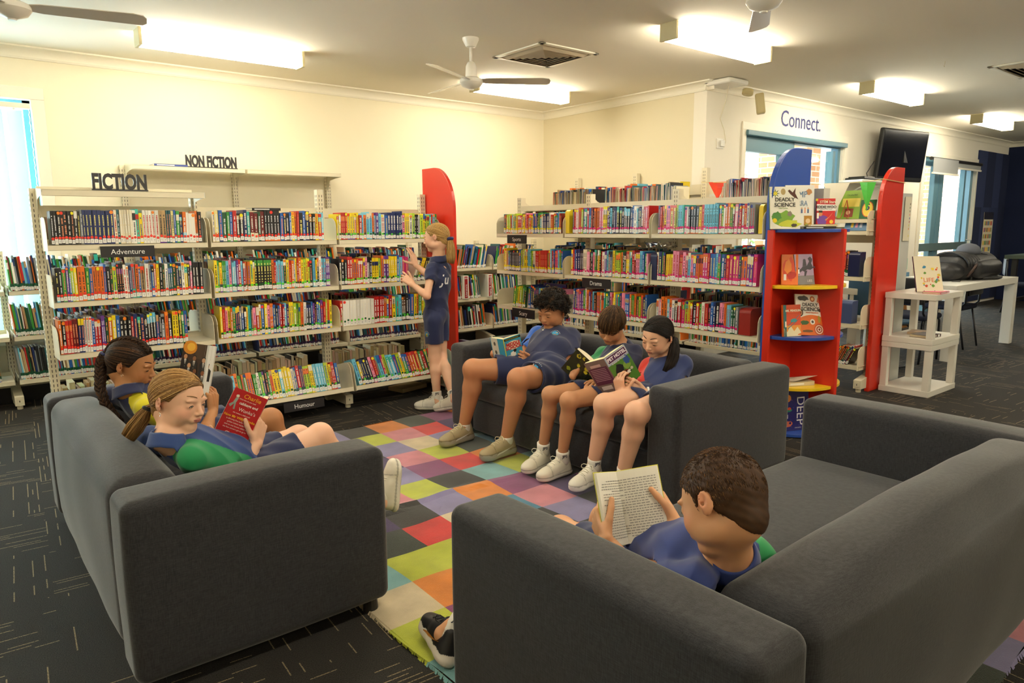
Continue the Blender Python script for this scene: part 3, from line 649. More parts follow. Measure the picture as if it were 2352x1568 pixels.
tag(q.build('foil_sheet', mat('crumpled_foil', (.85, .85, .85), .18, metal=1), recalc=False), 'crumpled silver foil lying on books in the right bookcase', 'foil')
# ---- run C: wall B shelving and free-standing part ending in red panel
TC = TM((6.0, 6.14, 0), (0, -1, 0), (-1, 0, 0))
isC = thing('library_shelving', 'rear cream bookcase with bunting ending in a tall red panel', 'bookcase', (6.0, 6.14, 0))
for k in range(5):
    upright(TC, k*.9 if k < 4 else 3.50, 1.915 if k < 3 else 1.40, isC, wx=.06)
ZC_ = (1.30, .935, .55, .21)
for b_ in range(4):
    xa, xb = b_*.9+.012, (b_+1)*.9-.012
    if b_ == 3: xb = 3.55
    for z in ZC_:
        shelf(TC, xa, xb, z, .03, .28, isC)
        if b_ == 3: bracket(TC, xb-.01, z, .03, .30, isC, h=.16); bracket(TC, xb-.01, z, -.03, -.2, isC, h=.16)
    if b_ < 3: shelf(TC, xa, xb, 1.60, .03, .28, isC)
    if b_ == 3: shelf(TC, xa, xb, 1.395, -.10, .25, isC)
    q = MB(); q.box(xa, xb, -.012, -.008, 1.66 if b_ < 3 else 1.20, 1.76 if b_ < 3 else 1.29, T=TC); q.build('back_rail', METAL, isC)
foot(TC, 3.55, .30, isC)
end_panel(TC, 3.565, -.17, .20, 1.80, .035, RED, isC)
q = MB(); q.box(3.575, 3.595, -.36, -.175, 0, 1.60, T=TC); q.build('grey_side_board', mat('grey_board', (.55, .56, .54), .6), isC)
for b_ in range(4):
    for k, z in enumerate(ZC_):
        if b_ == 3 and k == 0: continue
        if b_ == 3:
            if k == 1: row(TC, 3.05, 3.40, .26, z+.002, 'gywkToyclGkykyotwrk', 130, dots='', tape=hx('#0d6b35'), h=.20)
            elif k == 2: row(TC, 2.95, 3.33, .26, z+.002, 'TnbcTgnyTnyorrw', 131, dots='', tape=hx('#0d6b35'), h=.19)
            else: row(TC, 3.30, 3.44, .26, z+.002, 'yGokrGTnrk', 132, dots='', h=.17, lean=.45)
        else: randrow(TC, b_*.9+.05, b_*.9+.85, .26, z+.002, 140+b_*4+k, pal='kwbrTeWGcoesn', h=.21, avg=.014, detail=1, dots='')
    if b_ < 2: randrow(TC, b_*.9+.1, b_*.9+.8, .26, 1.602, 180+b_, pal='noWcbeywnsr', h=.16, avg=.03, detail=1, dots='')
bookend(TC, 3.40, .27, .937, .09, .195, .1, mat('navy_steel'), 'navy steel bookend on the middle shelf beside the tall red panel')
bookend(TC, 3.335, .27, .552, .12, .185, .1, mat('slate_blue_steel', (.06, .09, .22), .4), 'slate blue steel bookend on the lower shelf beside the tall red panel')
q = MB(); 
for i in range(2): q.box(3.02+i*.2, 3.024+i*.2, .05, .25, .212, .36, T=TC)
tag(q.build('bookend', METAL), 'pair of cream steel dividers on the bottom shelf of the rear bookcase', 'bookend')
tag(STUFF.build('shelved_books', PRINT), 'rows of shelved books filling the right and rear bookcases', 'books', kind='stuff')
# ================================================================== SOFAS, RUG
SOFA = bpy.data.materials.new('charcoal_linen_weave'); SOFA.use_nodes = True; N = SOFA.node_tree; P = N.nodes['Principled BSDF']
P.inputs['Roughness'].default_value = .9; P.inputs['Sheen Weight'].default_value = .35; P.inputs['Sheen Roughness'].default_value = .4
tc = N.nodes.new('ShaderNodeTexCoord')
def stn(sc):
    mp = N.nodes.new('ShaderNodeMapping'); mp.inputs['Scale'].default_value = sc; N.links.new(tc.outputs['Object'], mp.inputs[0])
    n = N.nodes.new('ShaderNodeTexNoise'); n.inputs['Scale'].default_value = 1; n.inputs['Detail'].default_value = 3; N.links.new(mp.outputs[0], n.inputs['Vector']); return n.outputs[0]
a = stn((60, 60, 600)); b_ = stn((500, 500, 50)); ad = N.nodes.new('ShaderNodeMath'); ad.operation = 'ADD'; N.links.new(a, ad.inputs[0]); N.links.new(b_, ad.inputs[1])
cr = N.nodes.new('ShaderNodeValToRGB'); cr.color_ramp.elements[0].position = .38; cr.color_ramp.elements[1].position = .66
cr.color_ramp.elements[0].color = (.0120, .0120, .0150, 1); cr.color_ramp.elements[1].color = (.038, .038, .043, 1)
hf = N.nodes.new('ShaderNodeMath'); hf.operation = 'MULTIPLY'; hf.inputs[1].default_value = .5; N.links.new(ad.outputs[0], hf.inputs[0])
N.links.new(hf.outputs[0], cr.inputs[0]); N.links.new(cr.outputs[0], P.inputs['Base Color'])
bp = N.nodes.new('ShaderNodeBump'); bp.inputs['Strength'].default_value = .35; bp.inputs['Distance'].default_value = .003; N.links.new(hf.outputs[0], bp.inputs['Height']); N.links.new(bp.outputs[0], P.inputs['Normal'])
def rbox(x0, x1, y0, y1, z0, z1, r=.03, bulge=(0, 0, 0), n=14, T=None, name='cushion', m_=SOFA, parent=None, noise=0, seed=0, skip=()):
    c = np.array([(x0+x1)/2, (y0+y1)/2, (z0+z1)/2]); h = np.array([(x1-x0)/2, (y1-y0)/2, (z1-z0)/2]); r = min(r, h.min()*.98)
    def pts(hh):
        e = [hh-r+r*math.sin(k*PI/8) for k in range(5)] if 0 else [hh-r+r*math.tan(k*PI/16) for k in range(5)]
        mid = list(np.linspace(-(hh-r), hh-r, n)); return np.array([-v for v in reversed(e[1:])]+mid+e[1:])
    vs = []; fs = []; idx = {}
    P_ = [pts(h[i]) for i in range(3)]
    def vid(key):
        if key in idx: return idx[key]
        p = np.array([P_[i][key[i]] for i in range(3)]); q_ = np.clip(p, -(h-r), h-r); d = p-q_; L = np.linalg.norm(d); nn = d/max(L, 1e-9)
        p2 = q_+nn*r
        for i in range(3):
            if bulge[i]:
                j, k = (i+1) % 3, (i+2) % 3
                p2[i] += nn[i]*bulge[i]*max(0, 1-(p2[j]/h[j])**2)*max(0, 1-(p2[k]/h[k])**2)
        if noise:
            p2 = p2+nn*noise*math.sin(9*p2[0]+seed)*math.cos(7*p2[1]+seed*2)*math.sin(11*p2[2]+seed*.7+5*p2[0])
        idx[key] = len(vs); vs.append(p2+c); return idx[key]
    S_ = [len(a) for a in P_]
    for ax in range(3):
        j, k = (ax+1) % 3, (ax+2) % 3
        for side in (0, S_[ax]-1):
            for a in range(S_[j]-1):
                for b2 in range(S_[k]-1):
                    ks = []
                    for da, db in ((0, 0), (1, 0), (1, 1), (0, 1)):
                        key = [0, 0, 0]; key[ax] = side; key[j] = a+da; key[k] = b2+db; ks.append(vid(tuple(key)))
                    fs.append(ks if side else ks[::-1])
    if T is not None: vs = [T @ Vector(v) for v in vs]
    q = MB(); q.add(vs, fs); return q.build(name, m_, parent, smooth=True, recalc=T is not None)
def sofa(T, W, D, lab, H=.605, wl=.19, wr=.19, seat=.375, bh=.03, bt=.21, nm='sofa', cushions=2, fr0=.0):
    """local x along width, y from front (0) to back (D)"""
    o3 = T @ Vector((0, 0, 0)); t_ = thing('sofa', lab, 'sofa', o3, 'charcoal fabric sofas around the rug')
    rbox(0, wl, 0, D, .05, H, .035, (.004, .004, .012), T=T, name='armrest', parent=t_, noise=.0015, seed=1)
    rbox(W-wr, W, 0, D, .05, H, .035, (.004, .004, .012), T=T, name='armrest', parent=t_, noise=.0015, seed=2)
    rbox(wl+.002, W-wr-.002, D-bt, D-.005, .06, H+.0, .06, (0, .03, bh), T=T, name='backrest', parent=t_, noise=.004, seed=3, n=20)
    rbox(wl+.002, W-wr-.002, .04, D-bt+.03, .05, seat-.115, .02, (0, .006, 0), T=T, name='base', parent=t_)
    x0, x1 = wl+.003, W-wr-.003; n = cushions
    for k in range(n):
        rbox(x0+(x1-x0)*k/n, x0+(x1-x0)*(k+1)/n, fr0, D-bt+.02, seat-.12, seat, .045, (0, .012, .014), T=T, name='seat_cushion', parent=t_, noise=.003, seed=5+k)
    for fx in (.05, W-.05):
        for fy in (.06, D-.06):
            q = MB(); q.cyl(T @ Vector((fx, fy, 0)), T @ Vector((fx, fy, .055)), .028, .024, 14); q.build('foot', BLACKP, t_)
    return t_
T1 = TM((1.135, 3.885, 0), (0, -1, 0), (-1, 0, 0))       # faces +x
sofa(T1, 1.79, .82, 'charcoal sofa at the left with two girls lying back reading', bh=.05)
T2 = TM((2.555, 1.955, 0), (0, 1, 0), (1, 0, 0))         # faces -x
sofa(T2, 1.86, .98, 'charcoal sofa in the middle with three children sitting in a row', cushions=1, bh=.02, fr0=.035)
T3 = TM((3.06, 1.54, 0), (-1, 0, 0), (0, -1, 0))         # faces +y
sofa(T3, 2.05, .95, 'charcoal sofa nearest the viewer with one short-haired boy on it', seat=.36, bh=.05, cushions=1, bt=.24)
# rug
RC = dict(k='#0e100d', o='#e8871c', G='#1e3022', m='#8c3a76', l='#c2cc2e', P='#dc8797', r='#dc2420', v='#3c1f63', L='#8a83b4', W='#dccaa6', c='#82bcc0', b='#3f8db0')
rows_ = ['WlrLkoGmo', 'bGcrlPrvG', 'moGkLWLcl', 'rkmvPlGbm', 'lPbLmrovW', 'GmPlkclcr', 'mvkLomGkL', 'bGrWbPvml', 'cllvkLkoP', 'WolkrkcGm', 'lmGPboWrk', 'cvlokLPvG', 'PkWmGclrb', 'orcLvkPlm', 'GLPkolmWv', 'mbkrPGLPo']
RUG = bpy.data.materials.new('wool_rug'); RUG.use_nodes = True; N = RUG.node_tree; P = N.nodes['Principled BSDF']; P.inputs['Roughness'].default_value = 1; P.inputs['Sheen Weight'].default_value = .4
vc = N.nodes.new('ShaderNodeVertexColor'); vc.layer_name = 'Col'; n1 = N.nodes.new('ShaderNodeTexNoise'); n1.inputs['Scale'].default_value = 9; n1.inputs['Detail'].default_value = 5
tc = N.nodes.new('ShaderNodeTexCoord'); N.links.new(tc.outputs['Object'], n1.inputs['Vector'])
mr = N.nodes.new('ShaderNodeMapRange'); mr.inputs[1].default_value = .3; mr.inputs[2].default_value = .7; mr.inputs[3].default_value = .66; mr.inputs[4].default_value = .90
sc_ = N.nodes.new('ShaderNodeVectorMath'); sc_.operation = 'SCALE'; N.links.new(n1.outputs[0], mr.inputs[0]); N.links.new(vc.outputs[0], sc_.inputs[0]); N.links.new(mr.outputs[0], sc_.inputs['Scale']); N.links.new(sc_.outputs[0], P.inputs['Base Color'])
n2 = N.nodes.new('ShaderNodeTexNoise'); n2.inputs['Scale'].default_value = 350; N.links.new(tc.outputs['Object'], n2.inputs['Vector'])
bp = N.nodes.new('ShaderNodeBump'); bp.inputs['Strength'].default_value = .6; bp.inputs['Distance'].default_value = .004; N.links.new(n2.outputs[0], bp.inputs['Height']); N.links.new(bp.outputs[0], P.inputs['Normal'])
q = MB(); NC, NR = 9, 16; sub = 6; px, py = .22, .232
def rz_(x, y): 
    z = .011+.0018*math.sin(x*9+1)*math.sin(y*7)+.0014*math.sin(x*21+y*13)
    d = (x-1.06)/.22-3.3; e = (4.29-y)/.232
    z += .012*math.exp(-((y-2.875+.03*math.sin(x*6))/.025)**2)*(1 if x < 2.1 else .3)
    return z
def jx(i, j): return .006*math.sin(i*5.1+j*3.7)
for i in range(NC):
    for j in range(NR):
        c = hx(RC[rows_[j][i]])
        vs = []; 
        for a in range(sub+1):
            for b_ in range(sub+1):
                u_, v_ = i+a/sub, j+b_/sub
                x = 1.06+px*u_+.006*math.sin(v_*2.3+i*0)+.004*math.sin(u_*3.1+v_*1.1); y = 4.29-py*v_+.006*math.sin(u_*1.9)+.004*math.sin(u_*2.2+v_*2.7)
                vs.append((x, y, rz_(x, y)))
        q.add(vs, [(a*(sub+1)+b_, a*(sub+1)+b_+1, (a+1)*(sub+1)+b_+1, (a+1)*(sub+1)+b_) for a in range(sub) for b_ in range(sub)], c)
# rug edge: pile skirt and thickness
def edge(p, q_, cols, n_):
    L = len(cols)
    for i, ch in enumerate(cols):
        a = Vector(p).lerp(Vector(q_), i/L); b_ = Vector(p).lerp(Vector(q_), (i+1)/L)
        for k in range(24):
            c1 = a.lerp(b_, k/24); c2 = a.lerp(b_, (k+1)/24); f = random.uniform(.002, .010)
            q.add([(c1.x, c1.y, .012), (c2.x, c2.y, .012), (c2.x+n_[0]*f, c2.y+n_[1]*f, .0), (c1.x+n_[0]*f, c1.y+n_[1]*f, .0)], [(0, 1, 2, 3)], hx(RC[ch]))
edge((1.06, 4.29, 0), (1.06, .58, 0), [r_[0] for r_ in rows_], (-1, 0)); edge((1.06, 4.295, 0), (3.04, 4.295, 0), rows_[0], (0, 1)); edge((1.06, .58, 0), (3.04, .58, 0), rows_[-1], (0, -1)); edge((3.04, 4.29, 0), (3.04, .58, 0), [r_[8] for r_ in rows_], (1, 0))
tag(q.build('patchwork_rug', RUG, smooth=False, recalc=False), 'multicoloured patchwork wool rug of squares between the sofas', 'rug')
# ================================================================== CEILING THINGS
DIFF = mat('lit_diffuser', (1.0, .91, .72), .5, emit=LAMP)
CAPM = mat('lamp_end_cap', (.62, .55, .33), .5); HOUS = mat('lamp_housing', (1.0, .90, .64), .5, emit=3.0)
fx = [(1.26, 5.70, 'fluorescent batten over the fiction bookcase'), (4.14, 5.65, 'fluorescent batten behind the white ceiling fan'), (4.12, 3.33, 'fluorescent batten above the middle of the room'), (7.33, 3.44, 'fluorescent batten over the white table'), (10.63, 3.55, 'fluorescent batten near the far glazed door'),
      (1.2, 3.2, None), (1.2, .8, None), (4.1, .9, None), (7.3, 1.0, None), (10.6, 1.2, None), (-1.7, 3.2, None), (-1.7, .8, None), (1.2, -1.6, None), (-1.7, 5.7, None), (4.1, -1.5, None), (13.2, 1.2, None)]
for x, y, lab in fx:
    t_ = thing('ceiling_light', lab or 'fluorescent batten on the ceiling outside the view', 'ceiling light', (x+.6, y, ZC), 'fluorescent ceiling battens')
    q = MB(); q.box(x, x+1.19, y-.07, y+.07, ZC-.035, ZC-.001); q.build('housing', HOUS, t_)
    q = MB(); q.prism([(x+.015, y-.068, ZC-.036), (x+.015, y-.060, ZC-.112), (x+.015, y+.060, ZC-.112), (x+.015, y+.068, ZC-.036)], (1.16, 0, 0)); q.build('diffuser', DIFF, t_)
    for k, xx in enumerate((x-.008, x+1.172)):
        q = MB(); q.box(xx, xx+.022, y-.073, y+.073, ZC-.118, ZC-.001); q.build('end_cap', CAPM, t_, bevel=.003)
FANM = mat('fan_white', (.80, .76, .68), .3); FANB = mat('fan_blade', (.60, .54, .46), .25)
def fan(x, y, a0, lab, zh=2.43, L=.60, dome=False):
    t_ = thing('ceiling_fan', lab, 'ceiling fan', (x, y, ZC), 'white three-bladed ceiling fans')
    q = MB(); q.lathe((x, y, ZC), [(.062, 0), (.062, -.012), (.036, -.062), (.02, -.066)], 28); q.build('canopy', FANM, t_, auto=True)
    q = MB(); q.cyl((x, y, ZC-.06), (x, y, zh+.13), .011); q.build('rod', FANM, t_, smooth=True)
    q = MB(); q.lathe((x, y, zh), [(.012, .15), (.028, .14), (.04, .115), (.044, .05), (.044, .035)], 28); q.build('motor_housing', FANM, t_, auto=True)
    q = MB(); q.lathe((x, y, zh), [(.05, .036), (.085, .02), (.088, -.005), (.07, -.03), (.03, -.045), (.02, -.05), (.018, -.056)], 32); q.build('hub', FANM, t_, auto=True)
    for k in range(3):
        an = a0+k*2*PI/3; T = Matrix.Translation((x, y, zh+.01)) @ Matrix.Rotation(an, 4, 'Z') @ Matrix.Rotation(R(-13), 4, 'X')
        q = MB(); pr = [(.07, -.03), (.13, -.045), (L-.06, -.062), (L-.015, -.05), (L, -.02), (L, .03), (L-.02, .052), (.13, .045), (.07, .03)]
        q.prism([T @ Vector((a, b_, 0)) for a, b_ in pr], T.to_3x3() @ Vector((0, 0, .004))); q.build('blade', FANB, t_)
        q = MB(); q.box(.06, .13, -.014, .014, .004, .010, T=T); q.build('blade_bracket', FANM, t_)
fan(3.27, 4.50, R(-33), 'white ceiling fan in the middle with three blades')
fan(.42, 4.44, R(-12), 'white ceiling fan at the upper left corner, one blade pointing right', zh=2.44)
fan(3.33, 2.10, R(35), 'white ceiling fan cut off by the top edge of the view', zh=2.45)
def vent(x, y, s_, lab):
    t_ = thing('air_vent', lab, 'air vent', (x, y, ZC), 'square ceiling air vents')
    q = MB(); 
    for a, b_, c, d in ((-s_, s_, -s_, -s_+.045), (-s_, s_, s_-.045, s_), (-s_, -s_+.045, -s_, s_), (s_-.045, s_, -s_, s_)): q.box(x+a, x+b_, y+c, y+d, ZC-.012, ZC-.001)
    q.build('frame', TRIM, t_, bevel=.003)
    q = MB(); q.box(x-s_+.045, x+s_-.045, y-s_+.045, y+s_-.045, ZC-.004, ZC-.001); q.build('duct_opening', mat('vent_dark', (.03, .025, .02), .8), t_)
    q = MB(); k = s_-.06
    while k > .02:
        i_ = k-.034
        for sx_, sy_ in ((1, 0), (-1, 0), (0, 1), (0, -1)):
            a = Vector((x+sx_*k-abs(sy_)*k, y+sy_*k-abs(sx_)*k, ZC-.006)); b_ = Vector((x+sx_*k+abs(sy_)*k, y+sy_*k+abs(sx_)*k, ZC-.006))
            c = Vector((x+sx_*i_+abs(sy_)*i_, y+sy_*i_+abs(sx_)*i_, ZC-.030)); d = Vector((x+sx_*i_-abs(sy_)*i_, y+sy_*i_-abs(sx_)*i_, ZC-.030))
            q.add([a, b_, c, d, a+Vector((0, 0, .002)), b_+Vector((0, 0, .002)), c+Vector((0, 0, .002)), d+Vector((0, 0, .002))], [(0, 1, 2, 3), (4, 5, 6, 7), (0, 1, 5, 4), (2, 3, 7, 6)])
        k -= .042
    q.build('louvres', mat('vent_louvre', (.50, .42, .30), .5), t_)
vent(4.06, 4.55, .31, 'square louvred air vent beside the middle ceiling fan')
vent(7.95, 2.05, .42, 'square louvred air vent at the right edge of the ceiling')
q = MB(); q.tube([(6.99, 2.62, ZC), (6.99, 2.62, ZC-.02), (7.0, 2.63, ZC-.035), (6.985, 2.62, ZC-.045)], .0035, 5, col=(.2, .18, .15)); tag(q.build('ceiling_hook', METAL), 'tiny wire hook on the ceiling above the white table', 'hook')
# wireless box, cable, sensor
t_ = thing('ceiling_box', 'white square electronic box on the cornice corner with a hanging cable', 'electronic box', (6.15, 4.25, ZC))
q = MB(); q.box(5.99, 6.31, 4.10, 4.40, ZC-.055, ZC-.005); q.build('case', WHITEG, t_, bevel=.02, segs=3)
q = MB(); q.tube([(6.15, 4.22, ZC-.04), (6.14, 4.24, 2.55), (6.2, 4.34, 2.40), (6.32, 4.37, 2.30), (6.36, 4.375, 2.20), (6.34, 4.37, 2.165), (6.31, 4.375, 2.17)], .004, 6, col=(.7, .66, .5)); q.build('cable', METAL, t_, smooth=True)
t_ = thing('wall_socket', 'small white wall socket at the end of the hanging cable', 'socket', (6.28, YC, 2.17)); q = MB(); q.box(6.22, 6.33, YC-.012, YC, 2.12, 2.22); q.build('plate', WHITEG, t_, bevel=.004)
q = MB(); q.box(6.26, 6.33, YC-.03, YC-.011, 2.14, 2.20); q.build('plug', WHITEG, t_, bevel=.004)
t_ = thing('motion_sensor', 'cream motion sensor on a swivel bracket by the white box', 'sensor', (6.50, 4.28, 2.6)); CRM = mat('aged_cream_plastic', (.62, .52, .27), .45)
q = MB(); q.lathe((6.47, 4.22, ZC-.10), [(.055, -.0), (.055, .04), (.02, .05)], 20, ax=(.3, 0, 1)); q.build('bracket', CRM, t_, smooth=True)
q = MB(); T = Matrix.Translation((6.62, 4.18, 2.56)) @ Matrix.Rotation(R(35), 4, 'Z') @ Matrix.Rotation(R(-8), 4, 'X'); q.box(-.045, .045, -.055, .03, -.10, .10, T=T); q.build('body', CRM, t_, bevel=.015, segs=3)
# Connect lettering
cn = thing('wall_lettering', 'navy handwritten style word Connect on the wall above the sliding door', 'lettering', (7.8, YC, 2.5)); 
o_ = text('Connect.', .24, Matrix.Identity(4), mat('navy_vinyl', (.035, .045, .22), .5), cn, 'letters', ex=.001, bold=.0)
xs = [v.co.x for v in o_.data.vertices]; ys = [v.co.y for v in o_.data.vertices]; F = frame((7.83, YC-.003, 2.520), (1, 0, 0), (0, -1, 0))
for v in o_.data.vertices:
    v.co = F @ Vector(((v.co.x-(max(xs)+min(xs))/2)*.86/(max(xs)-min(xs)), (v.co.y-(max(ys)+min(ys))/2)*.172/(max(ys)-min(ys)), v.co.z))
# TV on bracket
t_ = thing('television', 'black wall-mounted television angled beside the sliding door', 'television', (10.3, 4.2, 2.2))
F = frame((10.02, 4.16, 2.235), (.992, -.13, 0), (-.13, -.992, -.10)); SCR = mat('black_screen', (.008, .008, .009), .08, spec=.6, coat=.5)
q = MB(); q.box(-.53, .53, -.33, .33, -.06, 0, T=F); q.build('case', BLACKP, t_, bevel=.02, segs=3)
q = MB(); q.box(-.50, .50, -.27, .30, 0, .003, T=F); q.build('screen', SCR, t_)
q = MB(); q.box(10.02, 10.14, 4.15, 4.38, 2.15, 2.3); q.build('wall_arm', BLACKP, t_)
q = MB(); q.tube([(9.5, 4.3, 2.15), (9.38, 4.33, 2.0), (9.36, 4.3, 1.93), (9.45, 4.25, 1.91)], .006, 6); q.build('cable', BLACKP, t_)
t_ = thing('wall_shelf', 'small white wall shelf below the television', 'shelf', (9.3, 4.2, 1.87)); q = MB(); q.box(8.75, 9.75, 4.08, 4.38, 1.86, 1.89); q.build('board', WHITEG, t_, bevel=.01, segs=3)
q = MB(); q.tube([(9.0, 4.14, 1.85), (9.05, 4.34, 1.76), (9.1, 4.38, 1.74)], .01, 6); q.tube([(9.5, 4.14, 1.85), (9.5, 4.34, 1.76), (9.5, 4.38, 1.74)], .01, 6); q.build('bracket', WHITEG, t_)
q = MB(); q.box(8.88, 9.35, 4.12, 4.36, 1.891, 1.92); q.box(8.92, 9.2, 4.14, 4.34, 1.92, 1.935); tag(q.build('disc_player', BLACKP, bevel=.006), 'flat black disc player on the small white wall shelf', 'player')
# ================================================================== DISPLAY UNIT
du = thing('display_stand', 'red display stand with curved blue and yellow shelves holding face-out books', 'display stand', (4.36, 2.44, 0))
XC, YD_, RR = 4.375, 2.440, .290
q = MB(); q.box(XC-.31, XC+.31, YD_, YD_+.018, 0, 1.325); q.build('back_board', RED, du)
q = MB(); q.box(XC, XC+.018, YD_-.31, YD_-.001, 0, 1.325); q.build('divider_board', RED, du)
q = MB(); q.box(XC+.026, XC+.044, YD_-.305, YD_-.001, 0, 1.32); q.build('divider_board', RED, du)
q = MB(); q.box(XC-.318, XC-.30, YD_-.022, YD_+.02, 0, 1.32); q.build('front_strip', RED, du)
for k, (z, m_) in enumerate(((1.325, BLUE), (.975, YEL), (.652, BLUE), (.328, YEL), (.025, BLUE))):
    q = MB(); n = 16; pts = [(XC-.001, YD_-.001, z-.020)]+[(XC-.001-RR*math.cos(t), YD_-.001-RR*math.sin(t), z-.020) for t in [i*PI/2/n for i in range(n+1)]]
    q.prism(pts, (0, 0, .020)); q.build('shelf', m_, du, bevel=.002)
    q = MB(); pts = [(XC+.046, YD_-.001, z-.020)]+[(XC+.046+RR*math.cos(t), YD_-.001-RR*math.sin(t), z-.020) for t in [i*PI/2/n for i in range(n+1)]]
    q.prism(pts, (0, 0, .020)); q.build('shelf', m_, du, bevel=.002)
PM = {}
def inkm(c, rough=.4):
    k = 'ink_'+c.strip('#')
    return mat(k, c, rough)
def coverbook(name, lab, c, xdir, lean, w, h, th, base, spine, pagecol='#d8cfb8', deco=None, yaw=0):
    """book standing: c = bottom-centre of the front face; xdir reading dir; leans back by lean"""
    x = Vector(xdir).normalized(); out = x.cross(Vector((0, 0, 1))).normalized()   # facing direction
    z = (Vector((0, 0, 1))*math.cos(lean)-out*math.sin(lean)).normalized(); out = x.cross(z).normalized()
    F = Matrix((x, z, out)).transposed().to_4x4(); F.translation = Vector(c)
    t_ = thing(name, lab, 'book', c)
    q = MB(); q.box(-w/2, w/2, 0, h, -.002, 0, hx(base), T=F); q.box(-w/2, w/2, 0, h, -th, -th+.002, hx(base), T=F); q.box(-w/2, -w/2+.002, 0, h, -th, 0, hx(spine), T=F)
    q.build('cover', PRINT, t_)
    q = MB(); q.box(-w/2+.002, w/2-.003, .003, h-.003, -th+.002, -.002, hx(pagecol), T=F); q.build('pages', PRINTM, t_)
    if deco:
        q = MB(); deco(q, F, t_, w, h); 
        if q.f: q.build('cover_art', PRINT, t_, recalc=False)
    return t_, F
def shp(q, F, pts, col, k=0): q.add([F @ Vector((a, b_, .0006+k*.0004)) for a, b_ in pts], [tuple(range(len(pts)))], hx(col) if isinstance(col, str) else col)
def rect(q, F, x0, x1, y0, y1, col, k=0): shp(q, F, [(x0, y0), (x1, y0), (x1, y1), (x0, y1)], col, k)
def disc(q, F, x, y, r_, col, k=0, n=18, ry=None, a0=0): 
    ry = ry or r_; ca, sa = math.cos(a0), math.sin(a0)
    shp(q, F, [(x+r_*math.cos(t)*ca-ry*math.sin(t)*sa, y+r_*math.cos(t)*sa+ry*math.sin(t)*ca) for t in [2*PI*i/n for i in range(n)]], col, k)
def blob(q, F, x, y, r_, col, k=0, seed=0, n=14, ry=None):
    rg = random.Random(seed); ry = ry or r_
    shp(q, F, [(x+r_*math.cos(2*PI*i/n)*rg.uniform(.7, 1.15), y+ry*math.sin(2*PI*i/n)*rg.uniform(.7, 1.15)) for i in range(n)], col, k)
def tx(s, size, F, x, y, col, parent, **k): return text(s, size, F @ Matrix.Translation((x, y, .0022)), inkm(col), parent, 'title', ex=.0003, **k)
def spread(q, F, pts, col, k=0): shp(q, F, pts, col, k)
def deadly1(q, F, t_, w, h):
    blob(q, F, -.01, h*.24, w*.42, '#7fae3c', 0, 1, ry=h*.2); blob(q, F, .03, h*.12, w*.36, '#c9cf3a', 1, 2, ry=h*.10); blob(q, F, -.05, h*.3, .03, '#4d8a3a', 2, 3)
    blob(q, F, .03, h*.36, .017, '#8a7d70', 2, 4); blob(q, F, .055, h*.08, .02, '#4a4038', 3, 5, ry=.012); disc(q, F, -.065, h*.2, .014, '#f0d21c', 3)
    for i in range(8): 
        a = i*PI/4; shp(q, F, [(-w*.31+.006*math.cos(a+1.5), h*.84+.006*math.sin(a+1.5)), (-w*.31+.03*math.cos(a), h*.84+.03*math.sin(a)), (-w*.31+.006*math.cos(a-1.5), h*.84+.006*math.sin(a-1.5))], '#5c6b2a', 1)
    disc(q, F, -w*.31, h*.84, .012, '#e3d43c', 2); disc(q, F, -w*.05, h*.88, .015, '#b9a06a', 1, ry=.02)
    shp(q, F, [(.03, h*.93), (.05, h*.86), (.07, h*.97), (.066, h*.84), (.085, h*.7), (.058, h*.75), (.036, h*.82), (.02, h*.9)], '#54281a', 1)
    tx('DEADLY', .033, F, .0, h*.69, '#17140f', t_, bold=.0006); tx('SCIENCE', .034, F, .0, h*.565, '#17140f', t_, bold=.0006); tx('Life Cycles', .013, F, -.01, h*.49, '#6f9a2a', t_)
coverbook('picture_book', 'white Deadly Science book with green cover art on the top shelf of the red stand', (4.108, 2.372, 1.327), (.80, -.60, 0), R(9), .19, .262, .010, '#ece8da', '#3f7a3a', deco=deadly1)
def canb(q, F, t_, w, h):
    tx('AMP', .055, F, .005, h*.78, '#5d86ad', t_, width=.8); tx('BERRA', .046, F, .0, h*.58, '#5d86ad', t_, width=.75)
    for i in range(6): rect(q, F, -.05+i*.02, -.04+i*.02, h*.36, h*.45, ['#3d5f96', '#e9a08a', '#4c6a9c'][i % 3]); disc(q, F, -.045+i*.02, h*.47, .005, '#d9a27c', 1)
    rect(q, F, .03, .08, h*.08, h*.3, '#b9842c'); disc(q, F, .055, h*.18, .015, '#e5c79a', 1); blob(q, F, .05, h*.05, .02, '#c2e04a', 2, 8); blob(q, F, .06, h*.85, .02, '#c98a52', 1, 9)
coverbook('picture_book', 'white picture book with tall blue letters behind the Deadly Science book', (4.225, 2.345, 1.327), (.80, -.60, 0), R(5), .185, .27, .012, '#efede6', '#d8d4c8', deco=canb)
